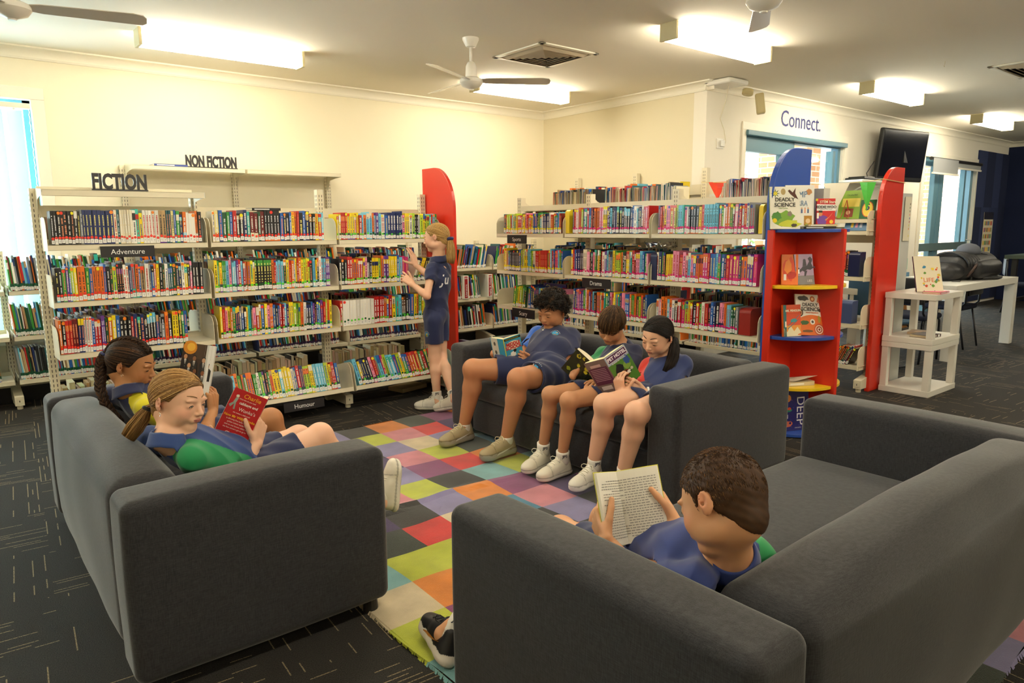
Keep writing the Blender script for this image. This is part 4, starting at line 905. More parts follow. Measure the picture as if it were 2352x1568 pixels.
def eddie(q, F, t_, w, h):
    shp(q, F, [(-w/2, h*.52), (w/2, h*.52), (w/2, h*.76), (-w/2, h*.78)], '#f2efe9', 0)
    tx('STEM Stars', .022, F, .01, h*.86, '#f5e9d0', t_, bold=.0004); tx('Aussie', .013, F, .0, h*.95, '#f0b432', t_, shear=.2); tx('EDDIE WOO', .022, F, .002, h*.665, '#1c1a22', t_, bold=.0005); tx('Awesome Maths Teacher', .0075, F, 0, h*.585, '#55505a', t_)
    shp(q, F, [(-.05, 0), (.0, 0), (.01, h*.28), (-.01, h*.34), (-.04, h*.33), (-.058, h*.2)], '#7440a0', 1); shp(q, F, [(-.005, h*.18), (.03, h*.32), (.045, h*.46), (.03, h*.36), (.0, h*.12)], '#e08a5a', 2)
    disc(q, F, -.035, h*.42, .013, '#e08a5a', 2, ry=.018); shp(q, F, [(-.048, h*.45), (-.022, h*.45), (-.024, h*.53), (-.046, h*.53)], '#1f1712', 3); disc(q, F, .035, h*.09, .012, '#f3c93c', 2); disc(q, F, -.06, h*.95, .008, '#e6cf2c', 2)
    rect(q, F, -.058, -.045, h*.22, h*.44, '#e8e4dc', 3)
coverbook('paperback', 'red paperback titled EDDIE WOO on the top shelf of the red stand', (4.350, 2.240, 1.355), (.80, -.60, 0), R(4), .118, .158, .012, '#d3222a', '#a81a20', deco=eddie)
T4 = TM((4.33, 2.30, 1.3265), (.84, -.54, 0), (-.54, -.84, 0))
o_ = flat(T4, .0, .0, 0, .215, .13, .014, hx('#15130f'), 'black lying book with gold spine title below the red EDDIE WOO paperback')
flat(T4, .02, .0, .0145, .19, .125, .013, hx('#d8c48e'), 'cream paged book lying on top of the black one on the red stand')
# grey file behind
q = MB(); q.box(4.42, 4.50, 2.30, 2.42, 1.33, 1.58, hx('#c9c6ba')); tag(q.build('magazine_file', PRINTM, bevel=.002), 'plain grey upright card file behind the books on the red stand', 'box file')
def fire(q, F, t_, w, h):
    blob(q, F, 0, h*.5, w*.42, '#e04a1c', 0, 3, ry=h*.42); blob(q, F, -.01, h*.6, w*.25, '#f08a2c', 1, 4, ry=h*.25); blob(q, F, .01, h*.3, w*.3, '#c22a14', 1, 5, ry=h*.14); rect(q, F, -w*.36, -w*.2, h*.15, h*.35, '#ece6da', 2)
coverbook('paperback', 'orange and yellow novel leaning in the upper left of the red stand', (4.175, 2.36, .977), (.62, -.78, 0), R(14), .10, .195, .024, '#e8731c', '#f0c020', deco=fire)
def horse(q, F, t_, w, h):
    rect(q, F, -w/2, w/2, 0, h*.3, '#77747a', 0); K = '#22182c'
    shp(q, F, [(-.03, h*.5), (-.01, h*.6), (.02, h*.62), (.038, h*.76), (.03, h*.86), (.048, h*.92), (.062, h*.84), (.06, h*.78), (.052, h*.7), (.06, h*.6), (.045, h*.48), (.02, h*.5), (.0, h*.42)], K, 1)
    shp(q, F, [(-.03, h*.52), (-.05, h*.4), (-.04, h*.32), (-.034, h*.4), (-.015, h*.46)], K, 1); shp(q, F, [(0, h*.44), (-.005, h*.28), (.006, h*.28), (.02, h*.46)], K, 1); shp(q, F, [(.045, h*.56), (.075, h*.6), (.08, h*.5), (.07, h*.56), (.05, h*.5)], K, 1)
    shp(q, F, [(-.03, h*.54), (-.06, h*.58), (-.062, h*.44), (-.04, h*.52)], K, 1); disc(q, F, .004, h*.79, .010, K, 2); shp(q, F, [(-.012, h*.6), (.018, h*.62), (.014, h*.77), (-.006, h*.77)], K, 2)
    tx('LIES', .022, F, .03, h*.12, '#dcd6dc', t_); rect(q, F, -w*.4, -w*.28, h*.36, h*.5, '#e8e6e2', 3)
coverbook('paperback', 'lilac novel with a black rearing horse on the red stand', (4.262, 2.30, .977), (.90, -.43, 0), R(13), .132, .195, .018, '#a993b4', '#3c3440', deco=horse)
def peng(q, F, t_, w, h):
    rect(q, F, -w/2, w/2, 0, h*.35, '#e9973a', 0); shp(q, F, [(-w/2, 0), (w/2, 0), (w/2, h*.12), (w*.3, h*.3), (w*.1, h*.16), (-w*.1, h*.34), (-w*.3, h*.14), (-w/2, h*.28)], '#efe2b8', 1)
    rect(q, F, -w/2, -w*.33, 0, h, '#2c6a6e', 1); rect(q, F, -w*.28, w*.42, h*.72, h*.9, '#d6451f', 2); rect(q, F, -w*.25, w*.39, h*.735, h*.885, '#e85a2c', 3)
    tx('MR. PENGUIN', .0185, F, w*.06, h*.81, '#f4ead0', t_, bold=.0006); blob(q, F, w*.08, h*.5, .028, '#3f9aa6', 3, 7, ry=.014); shp(q, F, [(-w*.25, h*.35), (w*.42, h*.68), (w*.42, h*.66), (-w*.23, h*.33)], '#2f6f86', 2); shp(q, F, [(-w*.28, h*.25), (w*.4, h*.55), (w*.4, h*.53), (-w*.26, h*.23)], '#2f6f86', 2)
    rect(q, F, -w*.42, -w*.34, h*.3, h*.48, '#ece6da', 3)
coverbook('paperback', 'orange and teal book titled MR. PENGUIN on the red stand', (4.165, 2.315, .654), (.92, -.39, 0), R(7), .128, .20, .02, '#e0512a', '#e46a26', deco=peng)
def deadly2(q, F, t_, w, h):
    n = 12; shp(q, F, [(-w/2, 0), (w/2, 0), (w/2, h*.42)]+[(w/2-w*i/n, h*.42+h*.10*math.sin(PI*i/n)-h*.04*i/n) for i in range(1, n+1)], '#df6a1c', 0)
    blob(q, F, -.045, h*.9, .042, '#3a3432', 1, 3, ry=.018); disc(q, F, .02, h*.89, .018, '#b5581e', 1); disc(q, F, .02, h*.89, .010, '#e8c38a', 2); blob(q, F, .075, h*.87, .025, '#dd7a55', 1, 4); 
    blob(q, F, -.05, h*.3, .034, '#2f5a2a', 2, 5, ry=.016); disc(q, F, .01, h*.33, .018, '#e6e0d2', 2); blob(q, F, .01, h*.33, .009, '#40302a', 3, 6); blob(q, F, -.03, h*.1, .045, '#6b4a22', 2, 7, ry=.010); blob(q, F, .06, h*.4, .012, '#b7a03c', 2, 8, ry=.026)
    for r_, c in ((.036, '#c2452a'), (.029, '#ecd6b4'), (.022, '#a53420'), (.014, '#efe0c4'), (.008, '#8a2a1c')): disc(q, F, .055, .038, r_, c, 2+int((.036-r_)*200))
    for r_, c in ((.026, '#3c2320'), (.019, '#c98a5a'), (.011, '#3c2320')): disc(q, F, -.08, h*.55, r_, c, 2+int((.026-r_)*200))
    blob(q, F, .07, h*.62, .012, '#4c3a2a', 2, 9); tx('DEADLY', .030, F, .0, h*.745, '#14110e', t_, bold=.0006); tx('SCIENCE', .034, F, .0, h*.635, '#14110e', t_, bold=.0006); tx('Animal Adaptations', .0115, F, .01, h*.555, '#d8641c', t_, bold=.0003); rect(q, F, -w*.46, -w*.40, h*.2, h*.34, '#ddd6c4', 4)
coverbook('picture_book', 'white and orange Deadly Science book leaning on the middle blue shelf of the red stand', (4.295, 2.255, .654), (.90, -.43, -.07), R(12), .208, .262, .010, '#ece6dc', '#d9cbb0', deco=deadly2)
T5 = TM((4.27, 2.35, .3285), (.9, -.44, 0), (-.44, -.9, 0))
o_ = flat(T5, 0, .02, 0, .19, .13, .028, hx('#d9c9a6'), 'thick paperback lying face down on the lower yellow shelf', pg=(.85, .78, .66))
q = MB(); q.add([T5 @ Vector(v) for v in ((-.095, -.04, .030), (.10, -.04, .034), (.12, .08, .062), (-.05, .085, .033))], [(0, 1, 2, 3)], hx('#cfc4ae')); tag(q.build('loose_cover', PRINTM, recalc=False), 'loose lifted paper cover on the book on the lower yellow shelf', 'paper')
def deep(q, F, t_, w, h):
    disc(q, F, -.06, h*.83, .024, '#e08a3c', 1); disc(q, F, -.06, h*.83, .040, '#6a4a80', 0, ry=.006, a0=-.4)
    disc(q, F, -.055, h*.53, .028, '#2f8a6a', 1, ry=.012); blob(q, F, -.05, h*.57, .018, '#d8502c', 2, 4, ry=.010); blob(q, F, -.055, h*.17, .034, '#c96a52', 1, 5, ry=.022); disc(q, F, -.04, h*.2, .008, '#1d1c66', 2); rect(q, F, -.075, -.058, h*.32, h*.42, '#d8d8e4', 2)
    text('DEEP', .085, F @ Matrix.Translation((.035, h*.5, .0022)) @ Matrix.Rotation(R(-90), 4, 'Z'), inkm('#eceaf2'), t_, 'title', ex=.0003); tx('DIVE INTO', .010, F, .02, h*.07, '#eceaf2', t_)
    for i in range(14): disc(q, F, random.uniform(-.08, .09), random.uniform(.02, h-.02), .0012, '#c8c8e8', 2, 6)
random.seed(3)
coverbook('picture_book', 'deep blue picture book with planet and dinosaur skull on the bottom blue shelf', (4.235, 2.30, .027), (.93, -.37, 0), R(3), .20, .26, .012, '#23226e', '#1a1a58', deco=deep)
# ================================================================== BUNTING (along run C)
bt = thing('bunting', 'string of triangular paper flags across the rear bookcase', 'bunting', (5.8, 3.4, 1.7))
pth = [Vector((5.93, 4.34, 1.775)), Vector((5.80, 3.9, 1.742)), Vector((5.74, 3.3, 1.705)), Vector((5.72, 2.95, 1.675)), Vector((5.76, 2.62, 1.685)), Vector((5.80, 2.545, 1.70)), Vector((5.82, 2.53, 1.695)), Vector((6.16, 2.53, 1.68))]
q = MB(); q.tube(pth, .003, 6, col=hx('#d8c48a')); q.build('string', PRINTM, bt)
for (y0, y1, xx, z, L, c, lab) in ((4.22, 4.02, 5.88, 1.765, .17, '#e8452c', 'red flag'), (3.98, 3.76, 5.79, 1.745, .18, '#f0ece0', 'white flag'), (2.985, 2.765, 5.715, 1.685, .235, '#ede6d2', 'white flag'), (2.70, 2.575, 5.745, 1.68, .22, '#58c24c', 'green flag')):
    q = MB(); n = 6; a = Vector((xx, y0, z)); b_ = Vector((xx+.004, y1, z-.004)); tip = (a+b_)/2+Vector((.01, 0, -L))
    for i in range(n):
        f0, f1 = i/n, (i+1)/n
        p0, p1, p2, p3 = a.lerp(tip, f0), b_.lerp(tip, f0), b_.lerp(tip, f1), a.lerp(tip, f1); m0 = (p0+p1)/2+Vector((-.008, 0, 0)); m1 = (p3+p2)/2+Vector((-.008, 0, 0))
        for u in ((p0, m0, m1, p3), (m0, p1, p2, m1)): q.add([*u, *[v+Vector((.0012, 0, 0)) for v in u]], [(0, 1, 2, 3), (7, 6, 5, 4), (0, 4, 5, 1), (1, 5, 6, 2), (2, 6, 7, 3), (3, 7, 4, 0)], hx(c))
    o_ = q.build('flag', mat('glossy_card', rough=.3, attr=True), bt, recalc=False); o_['label'] = lab
def easel(x, y, z, lab, m_, book=None, out=(-1, 0), h=.15):
    t_ = thing('wire_easel', lab, 'book stand', (x, y, z)); o = Vector((out[0], out[1], 0)); s_ = Vector((-o.y, o.x, 0)); c = Vector((x, y, z))
    q = MB()
    for sg in (-1, 1):
        q.tube([c+s_*.0-o*.02+Vector((0, 0, h)), c+s_*sg*.03+o*.0+Vector((0, 0, .02)), c+s_*sg*.035+o*.01+Vector((0, 0, .003)), c+s_*sg*.04+o*.05+Vector((0, 0, .003)), c+s_*sg*.04+o*.055+Vector((0, 0, .02))], .0025, 6)
    q.tube([c-o*.02+Vector((0, 0, h)), c-o*.09+Vector((0, 0, .003)), c-o*.09-s_*.04+Vector((0, 0, .003))], .0025, 6); q.build('wire_frame', m_, t_, smooth=True); return t_
REDW = mat('red_wire', (.45, .03, .02), .35)
def gbook(q, F, t_, w, h): rect(q, F, -w*.36, w*.36, h*.42, h*.72, '#e3cf5c'); tx('Can you find', .016, F, 0, h*.84, '#26461c', t_); rect(q, F, -w*.2, w*.15, h*.06, h*.36, '#8a3a22', 1); disc(q, F, -.01, h*.22, .018, '#d8b48a', 2)
zs = 1.397
coverbook('picture_book', 'green picture book on a red wire stand behind the white flag', (5.80, 2.80, zs), (0, -1, 0), R(14), .20, .235, .012, '#7fa52c', '#dfe0dc', deco=gbook)
easel(5.76, 2.81, zs, 'red wire book stand holding the green picture book', REDW)
easel(5.76, 2.93, zs, 'empty red wire book stand under the white flag', REDW, h=.13)
def gb2(q, F, t_, w, h): tx('TWO', .05, F, 0, h*.82, '#d8342a', t_, bold=.001); rect(q, F, -w*.1, w*.45, h*.42, h*.68, '#e3cf5c'); rect(q, F, -w/2, w*.1, 0, h*.5, '#b99a7a')
coverbook('picture_book', 'dark green picture book with red title behind the EDDIE WOO paperback', (5.80, 3.03, zs), (0, -1, 0), R(12), .17, .235, .012, '#1f6a30', '#144a22', deco=gb2)
def gb3(q, F, t_, w, h): disc(q, F, 0, h*.5, w*.38, '#c84a22', 0, ry=h*.42); disc(q, F, 0, h*.5, w*.33, '#e6c84c', 1, ry=h*.38); tx('5', .07, F, 0, h*.6, '#1c2c66', t_, bold=.002)
coverbook('picture_book', 'dark green book with yellow oval beside the tall red panel', (5.80, 2.655, zs), (0, -1, 0), R(10), .12, .15, .012, '#24603a', '#144a22', deco=gb3)
def gb4(q, F, t_, w, h): 
    for i in range(3): rect(q, F, -.05+i*.035, -.03+i*.035, h*.3, h*.9, ['#e8c83c', '#d890b0', '#b9c4d8'][i])
coverbook('picture_book', 'blue picture book lying low on the shelf under the green flag', (5.76, 2.71, 1.303), (0, -1, 0), R(20), .20, .085, .01, '#3f6f9c', '#2a4a6c', deco=gb4)
def gb5(q, F, t_, w, h): blob(q, F, 0, h*.45, .03, '#3a3a3c', 1, 2, ry=.05)
coverbook('picture_book', 'grey-brown picture book with a bird between the red and white flags', (5.86, 3.98, 1.602), (0, -1, 0), R(12), .17, .15, .012, '#b08a72', '#80604a', deco=gb5)
easel(5.82, 3.98, 1.602, 'red wire book stand between the red and white flags', REDW, h=.12)
# poster on grey board, wall chart
F = frame((6.275, 2.538, 1.40), (1, 0, 0), (0, -1, 0)) @ Matrix.Scale(.72, 4)
q = MB(); q.box(-.085, .085, -.26, .24, 0, .0015, hx('#e3dcc6'), T=F)
for i in range(10):
    yy = .15-i*.040; q.box(-.04, .035, yy, yy+.012, .001, .0014, (.25, .24, .22), T=F); q.box(.048, .062, yy-.004, yy+.018, .001, .0016, hx(['#4a2a20', '#1f5a3a', '#22262a', '#e86a6a', '#2a3fa0', '#c22222', '#e8d83a', '#e8862a', '#d8d8d0', '#e8d83a'][i]), T=F)
q.box(-.05, .06, .185, .2, .001, .0014, (.2, .2, .2), T=F); tag(q.build('level_chart', PRINTM), 'white paper chart with coloured dots hanging behind the tall red panel', 'chart')
q = MB(); F = frame((14.0, YC-.035, 1.12), (1, 0, 0), (0, -1, 0)); q.box(-.22, .22, -.55, .42, 0, .004, hx('#e6dcc2'), T=F); q.box(-.22, .22, .30, .42, .004, .005, hx('#1a1c30'), T=F)
random.seed(4)
for i in range(7):
    for j in range(9): q.box(-.19+j*.042, -.16+j*.042, .2-i*.11, .27-i*.11, .004, .0048, hx(random.choice(['#c22a22', '#e8c83a', '#3a8a4a', '#2a5fa0', '#e88a2a', '#ddd', '#884422'][:5]+['#998877'])), T=F)
tag(q.build('wall_chart', PRINTM), 'tall chart of small pictures on the navy wall beside the far door', 'chart')
# ================================================================== WHITE SIDE TABLE STACK
st = thing('side_table', 'white open shelf made of two stacked square tables with books on it', 'side table', (6.1, 2.3, 0))
WT = mat('white_lacquer', (.80, .77, .70), .3)
P0 = Vector((5.925, 2.135, 0))   # near corner; runs
sx0, sx1, sy0, sy1 = 5.945, 6.495, 2.135, 2.485
SX = Matrix.Translation((5.93, 2.14, 0)) @ Matrix.Rotation(R(0), 4, 'Z')
def sbox(x0, x1, y0, y1, z0, z1, nm, bev=.002):
    q = MB(); q.box(x0, x1, y0, y1, z0, z1, T=SX); return q.build(nm, WT, st, bevel=bev)
sbox(0, .55, 0, .38, .0, .045, 'bottom_board'); sbox(0, .55, 0, .38, .37, .412, 'middle_board'); sbox(0, .55, 0, .38, .414, .458, 'middle_board'); sbox(0, .55, 0, .38, .765, .81, 'table_top')
for x in (0.004, .496):
    for y in (.004, .326):
        sbox(x, x+.05, y, y+.05, .045, .37, 'leg'); sbox(x, x+.05, y, y+.05, .458, .765, 'leg')
def stb(name, lab, c, rz, w, d, h, col, pg=PAGE):
    T = Matrix.Translation(c) @ Matrix.Rotation(rz, 4, 'Z'); q = MB(); q.box(-w/2, w/2, -d/2, d/2, 0, .0015, hx(col), T=T); q.box(-w/2, w/2, -d/2, d/2, h-.0015, h, hx(col), T=T); q.box(-w/2, w/2, -d/2, -d/2+.002, 0, h, hx(col), T=T); q.box(-w/2+.003, w/2-.003, -d/2+.002, d/2-.003, .0015, h-.0015, pg, T=T)
    q.box(-w*.3, w*.1, -d*.3, d*.2, h, h+.0004, tuple(min(1, a*1.6+.05) for a in hx(col)), T=T); q.box(-w*.45, w*.2, -d/2-.0004, -d/2, h*.25, h*.75, (.75, .7, .65), T=T); q.box(w*.28, w*.42, -d/2-.0006, -d/2, h*.1, h*.9, (.85, .85, .82), T=T)
    ob = q.build(name, PRINT); return tag(ob, lab, 'book')
stb('paperback', 'pink-spined paperback lying at the front of the white side table', (6.10, 2.21, .811), R(3), .20, .13, .016, '#e4467c'); stb('paperback', 'white paperback with rosy cover lying behind the pink one on the side table', (6.28, 2.33, .811), R(3), .21, .14, .024, '#d9c9c4')
stb('paperback', 'dark brown paperback lying on the middle board of the side table', (6.10, 2.26, .459), R(-8), .20, .14, .022, '#3a1710'); stb('paperback', 'beige paperback partly under the brown one on the middle board', (6.24, 2.36, .459), R(10), .2, .14, .018, '#b99a7a')
def stk(q, F, t_, w, h):
    rg = random.Random(2)
    for i in range(16): blob(q, F, rg.uniform(-w*.4, w*.4), rg.uniform(h*.05, h*.7), rg.uniform(.006, .014), rg.choice(['#e8862a', '#3a8ab0', '#d8502c', '#6aa03a', '#e8c83a']), 0, i)
    tx('LIFE', .05, F, 0, h*.32, '#e0702c', t_)
coverbook('picture_book', 'tall cream picture book on a black stand on the white side table', (6.07, 2.24, .822), (.70, -.71, 0), R(24), .20, .30, .014, '#ece4c8', '#2a2f5c', deco=stk)
easel(6.10, 2.28, .812, 'black wire stand holding the tall cream picture book', BLACKP, out=(-.71, -.70), h=.14)
# ================================================================== WHITE TABLE, CHAIRS, BAG
tb = thing('table', 'long white table with thick square legs carrying the black backpack', 'table', (8.6, 3.0, 0), 'white tables')
def tbox(x0, x1, y0, y1, z0, z1, nm, root=tb): q = MB(); q.box(x0, x1, y0, y1, z0, z1); return q.build(nm, WT, root, bevel=.003)
tbox(7.66, 9.46, 2.59, 3.45, .685, .755, 'table_top')
for x in (7.66, 9.36):
    for y in (2.59, 3.35): tbox(x, x+.10, y, y+.10, 0, .685, 'leg')
BLKM = mat('black_frame', (.012, .012, .014), .4); NVF = mat('navy_fabric', (.012, .016, .040), .9, bump=.2, bscale=300)
def chair(x, y, a, lab, navy=False):
    t_ = thing('chair', lab, 'chair', (x, y, 0), 'dark chairs around the tables'); T = Matrix.Translation((x, y, 0)) @ Matrix.Rotation(a, 4, 'Z')
    rbox(-.22, .22, -.21, .21, .42, .475, .026, (0, 0, .008), n=6, T=T, name='seat', m_=NVF, parent=t_)
    rbox(-.20, .20, .22, .26, .58, .84, .02, (0, .01, 0), n=6, T=T, name='backrest', m_=NVF if navy else BLKM, parent=t_)
    for sx_ in (-.20, .20):
        q = MB(); q.tube([T @ Vector(p_) for p_ in ((sx_, -.20, 0), (sx_, -.19, .40), (sx_, -.15, .43), (sx_, .15, .43), (sx_, .22, .5), (sx_, .24, .8))], .011, 8); q.build('frame_tube', BLKM, t_, smooth=True)
        q = MB(); q.tube([T @ Vector(p_) for p_ in ((sx_, .16, .43), (sx_, .24, 0))], .011, 8); q.build('leg', BLKM, t_, smooth=True)
    q = MB(); q.tube([T @ Vector(p_) for p_ in ((-.20, -.19, .22), (.20, -.19, .22))], .008, 6); q.build('stretcher', BLKM, t_)
chair(7.55, 2.95, R(90), 'dark chair seen through the white side table')
chair(8.75, 3.02, R(180), 'dark chair with its seat under the white table, nearest the viewer')
chair(8.9, 3.55, R(0), 'dark chair on the far side of the white table')
chair(11.4, 2.35, R(200), 'dark chair at the dark table beyond the white table')
chair(12.5, 3.35, R(20), 'dark chair between the dark table and the navy wall')
# second white table behind rear bookcase and blue cantilever chair
tb2 = thing('table', 'white table half hidden behind the rear bookcase', 'table', (7.3, 3.6, 0), 'white tables')
tbox(6.75, 7.62, 3.1, 3.98, .69, .75, 'table_top', tb2)
for x in (6.76, 7.52):
    for y in (3.11, 3.88): tbox(x, x+.09, y, y+.09, 0, .69, 'leg', tb2)
t_ = thing('chair', 'blue chair on a black cantilever frame behind the rear bookcase', 'chair', (6.6, 2.85, 0))
T = Matrix.Translation((6.95, 2.98, 0)) @ Matrix.Rotation(R(75), 4, 'Z'); BPL = mat('blue_vinyl', (.02, .08, .16), .4)
rbox(-.2, .2, -.2, .2, .42, .46, .02, n=6, T=T, name='seat', m_=BPL, parent=t_); rbox(-.2, .2, .2, .23, .5, .88, .015, n=6, T=T, name='backrest', m_=BPL, parent=t_)
q = MB()
for s_ in (-.19, .19): q.tube([T @ Vector((s_, a, b_)) for a, b_ in ((.22, .6), (.2, .44), (-.12, .42), (-.2, .36), (-.2, .06), (-.14, .015), (.2, .015))], .011, 8)
q.build('cantilever_frame', BLKM, t_, smooth=True)
# rounded turquoise tabletop sliver seen
# backpack lying down + cap
bg = thing('backpack', 'large black backpack lying on the white table', 'backpack', (8.5, 3.0, .755))
BAG = mat('black_nylon', (.014, .014, .017), .5, bump=.15, bscale=60, var=.3)
Tb = Matrix.Translation((8.58, 2.92, .757)) @ Matrix.Rotation(R(-10), 4, 'Z')
rbox(-.20, .50, -.2, .2, 0.02, .27, .12, (.02, .02, .03), n=10, T=Tb, name='body', m_=BAG, parent=bg, noise=.008)
rbox(-.05, .40, -.26, -.15, .04, .20, .05, (.01, .02, .02), n=8, T=Tb, name='front_pocket', m_=BAG, parent=bg, noise=.006)
rbox(-.42, -.12, -.17, .16, .02, .17, .07, (.02, .02, .02), n=8, T=Tb, name='lid_pocket', m_=BAG, parent=bg, noise=.008)
for k in range(6):
    q = MB(); q.tube([Tb @ Vector((-.16+k*.045, .21*math.cos(t), .145+.145*math.sin(t))) for t in [i*PI/12 for i in range(13)]], .014, 8); q.build('padded_rib', BAG, bg, smooth=True)
q = MB(); q.tube([Tb @ Vector(p_) for p_ in ((-.16, -.20, .05), (-.18, -.25, .10), (-.14, -.26, .15), (-.08, -.24, .17), (-.05, -.21, .12))], .013, 8); q.build('strap', mat('brown_strap', (.05, .025, .02), .5), bg, smooth=True)
q = MB(); q.tube([Tb @ Vector(p_) for p_ in ((.1, -.22, .02), (.3, -.27, .015), (.5, -.2, .015), (.62, -.05, .02), (.56, .1, .1))], .016, 8); q.build('strap', BAG, bg, smooth=True)
q = MB(); q.tube([Tb @ Vector(p_) for p_ in ((-.25, -.19, .01), (-.36, -.24, .004), (-.44, -.20, .006))], .003, 5); q.build('drawstring', BAG, bg)
cp = thing('cap', 'grey peaked cap lying on the black backpack', 'cap', (8.62, 2.9, 1.05)); CAPG = mat('grey_cap', (.10, .11, .14), .8, bump=.1)
q = MB(); q.lathe(Tb @ Vector((.13, -.03, .272)), [(.115, 0), (.118, .03), (.10, .075), (.065, .10), (.02, .112), (.001, .113)], 24); q.build('crown', CAPG, cp, smooth=True)
q = MB(); Tc = Tb @ Matrix.Translation((.22, -.06, .275)) @ Matrix.Rotation(R(-20), 4, 'Z'); n = 12
q.prism([Tc @ Vector((0, -.09, 0))]+[Tc @ Vector((.13*math.sin(t)+.0, -.09*math.cos(t), -.02*math.sin(t))) for t in [PI*i/n for i in range(1, n)]]+[Tc @ Vector((0, .09, 0))], (0, 0, .004)); q.build('peak', CAPG, cp)
# wooden display easel behind red panel
t_ = thing('book_display', 'small wooden A-frame display with leaflets behind the white table', 'display', (9.9, 3.9, 0)); WD = mat('orange_wood', (.42, .17, .04), .5)
q = MB(); q.prism([(9.45, 3.95, 0), (9.95, 3.95, 0), (9.62, 3.95, 1.12), (9.45, 3.95, 1.12)], (0, -.04, 0)); q.build('frame', WD, t_)
q = MB()
for i, c in enumerate(('#9ccfb4', '#a4dcc8', '#7fb4dc')): q.box(9.38+.06*i, 9.58+.08*i, 3.86, 3.88, .98-i*.2, 1.10-i*.18, hx(c))
q.build('leaflets', PRINT, t_)
# dark table far
t_ = thing('table', 'high dark table at the right edge in front of the navy wall', 'table', (12.0, 2.6, 0))
q = MB(); q.box(11.2, 14.0, 1.6, 3.25, .88, .93); q.build('table_top', mat('dark_green_top', (.05, .075, .06), .35), t_)
for x, y in ((11.3, 3.15), (12.4, 3.15), (13.9, 3.15), (11.3, 1.7), (13.9, 1.7)): q = MB(); q.box(x-.03, x+.03, y-.03, y+.03, 0, .88); q.build('leg', BLKM, t_)
q = MB(); q.box(11.3, 13.9, 3.13, 3.17, .30, .34); q.build('rail', BLKM, t_)
# far shelf on navy wall
TD = TM((XF-.04, 3.62, 0), (0, -1, 0), (-1, 0, 0))
isD = thing('library_shelving', 'cream shelving on the navy wall at the right edge with picture books', 'bookcase', (XF, 3.6, 0))
for k in range(3): upright(TD, k*.915, 1.9, isD, wx=.06)
random.seed(6)
for b_ in range(2):
    for z in (1.88, 1.12, .78, .42, .1):
        shelf(TD, b_*.915+.01, (b_+1)*.915-.01, z, .03, .34, isD)
        bracket(TD, b_*.915+.012, z, .03, .34, isD, h=.15 if z < 1.5 else .02, sup=z > 1.5)
    q = MB(); q.box(b_*.915+.01, (b_+1)*.915-.01, .0, .004, 1.52, 1.64, T=TD); q.build('back_rail', METAL, isD)
S2_ = MB(); STUFF2 = STUFF
def far(s, x0, x1, z, seed, h): 
    rg = random.Random(seed); x = x0
    for i, ch in enumerate(s):
        q = MB(); w = (x1-x0)/len(s); book(q, TD, x, w-.002, h*rg.uniform(.9, 1.05), .2, .3, z, ch, rg, dots='', detail=0, top=0)
        tag(q.build('library_book', PRINT), '%s picture book, %s from the left on the %s far shelf' % (NAME[ch], ordn(i), {1.12: 'upper', .78: 'second', .42: 'third'}[z]), 'book', 'picture books on the far right shelving'); x += w
far('rYosrgr', .05, .38, 1.12, 1, .19); far('lPrRb', .04, .5, .78, 2, .15); far('rPcPYs', .03, .42, .42, 3, .2); far('ryobY', .45, .85, .42, 4, .2)
for nm, x, z, c, lab in (('a', .42, 1.122, '#6a2a8c', 'purple card file on the upper shelf of the far right shelving'), ('b', .50, .422, '#b01c24', 'red box with white label on the far right shelving')):
    t_ = thing('magazine_file', lab, 'box file', TD @ Vector((x, .3, z))); q = MB(); q.box(x, x+.35, .1, .33, z, z+.2, hx(c), T=TD); q.build('case', PRINTM, t_, bevel=.003)
    q = MB(); q.box(x+.08, x+.22, .3302, .332, z+.04, z+.13, (.85, .85, .82), T=TD); q.build('label_card', PRINTM, t_)
# flat book on floor under fiction shelves
T = Matrix.Translation((3.0, 5.12, 0)) @ Matrix.Rotation(R(12), 4, 'Z'); q = MB(); q.box(-.14, .14, -.09, .09, .001, .035, hx('#c9b48a'), T=T); tag(q.build('box_file', PRINTM, bevel=.003), 'flat beige box on the floor under the fiction bookcase', 'box')
q = MB(); q.box(3.42, 3.46, 4.62, 4.95, .02, .40, hx('#1b2b6a')); tag(q.build('picture_book', PRINT), 'dark blue tall book leaning at the foot of the red end panel', 'book')
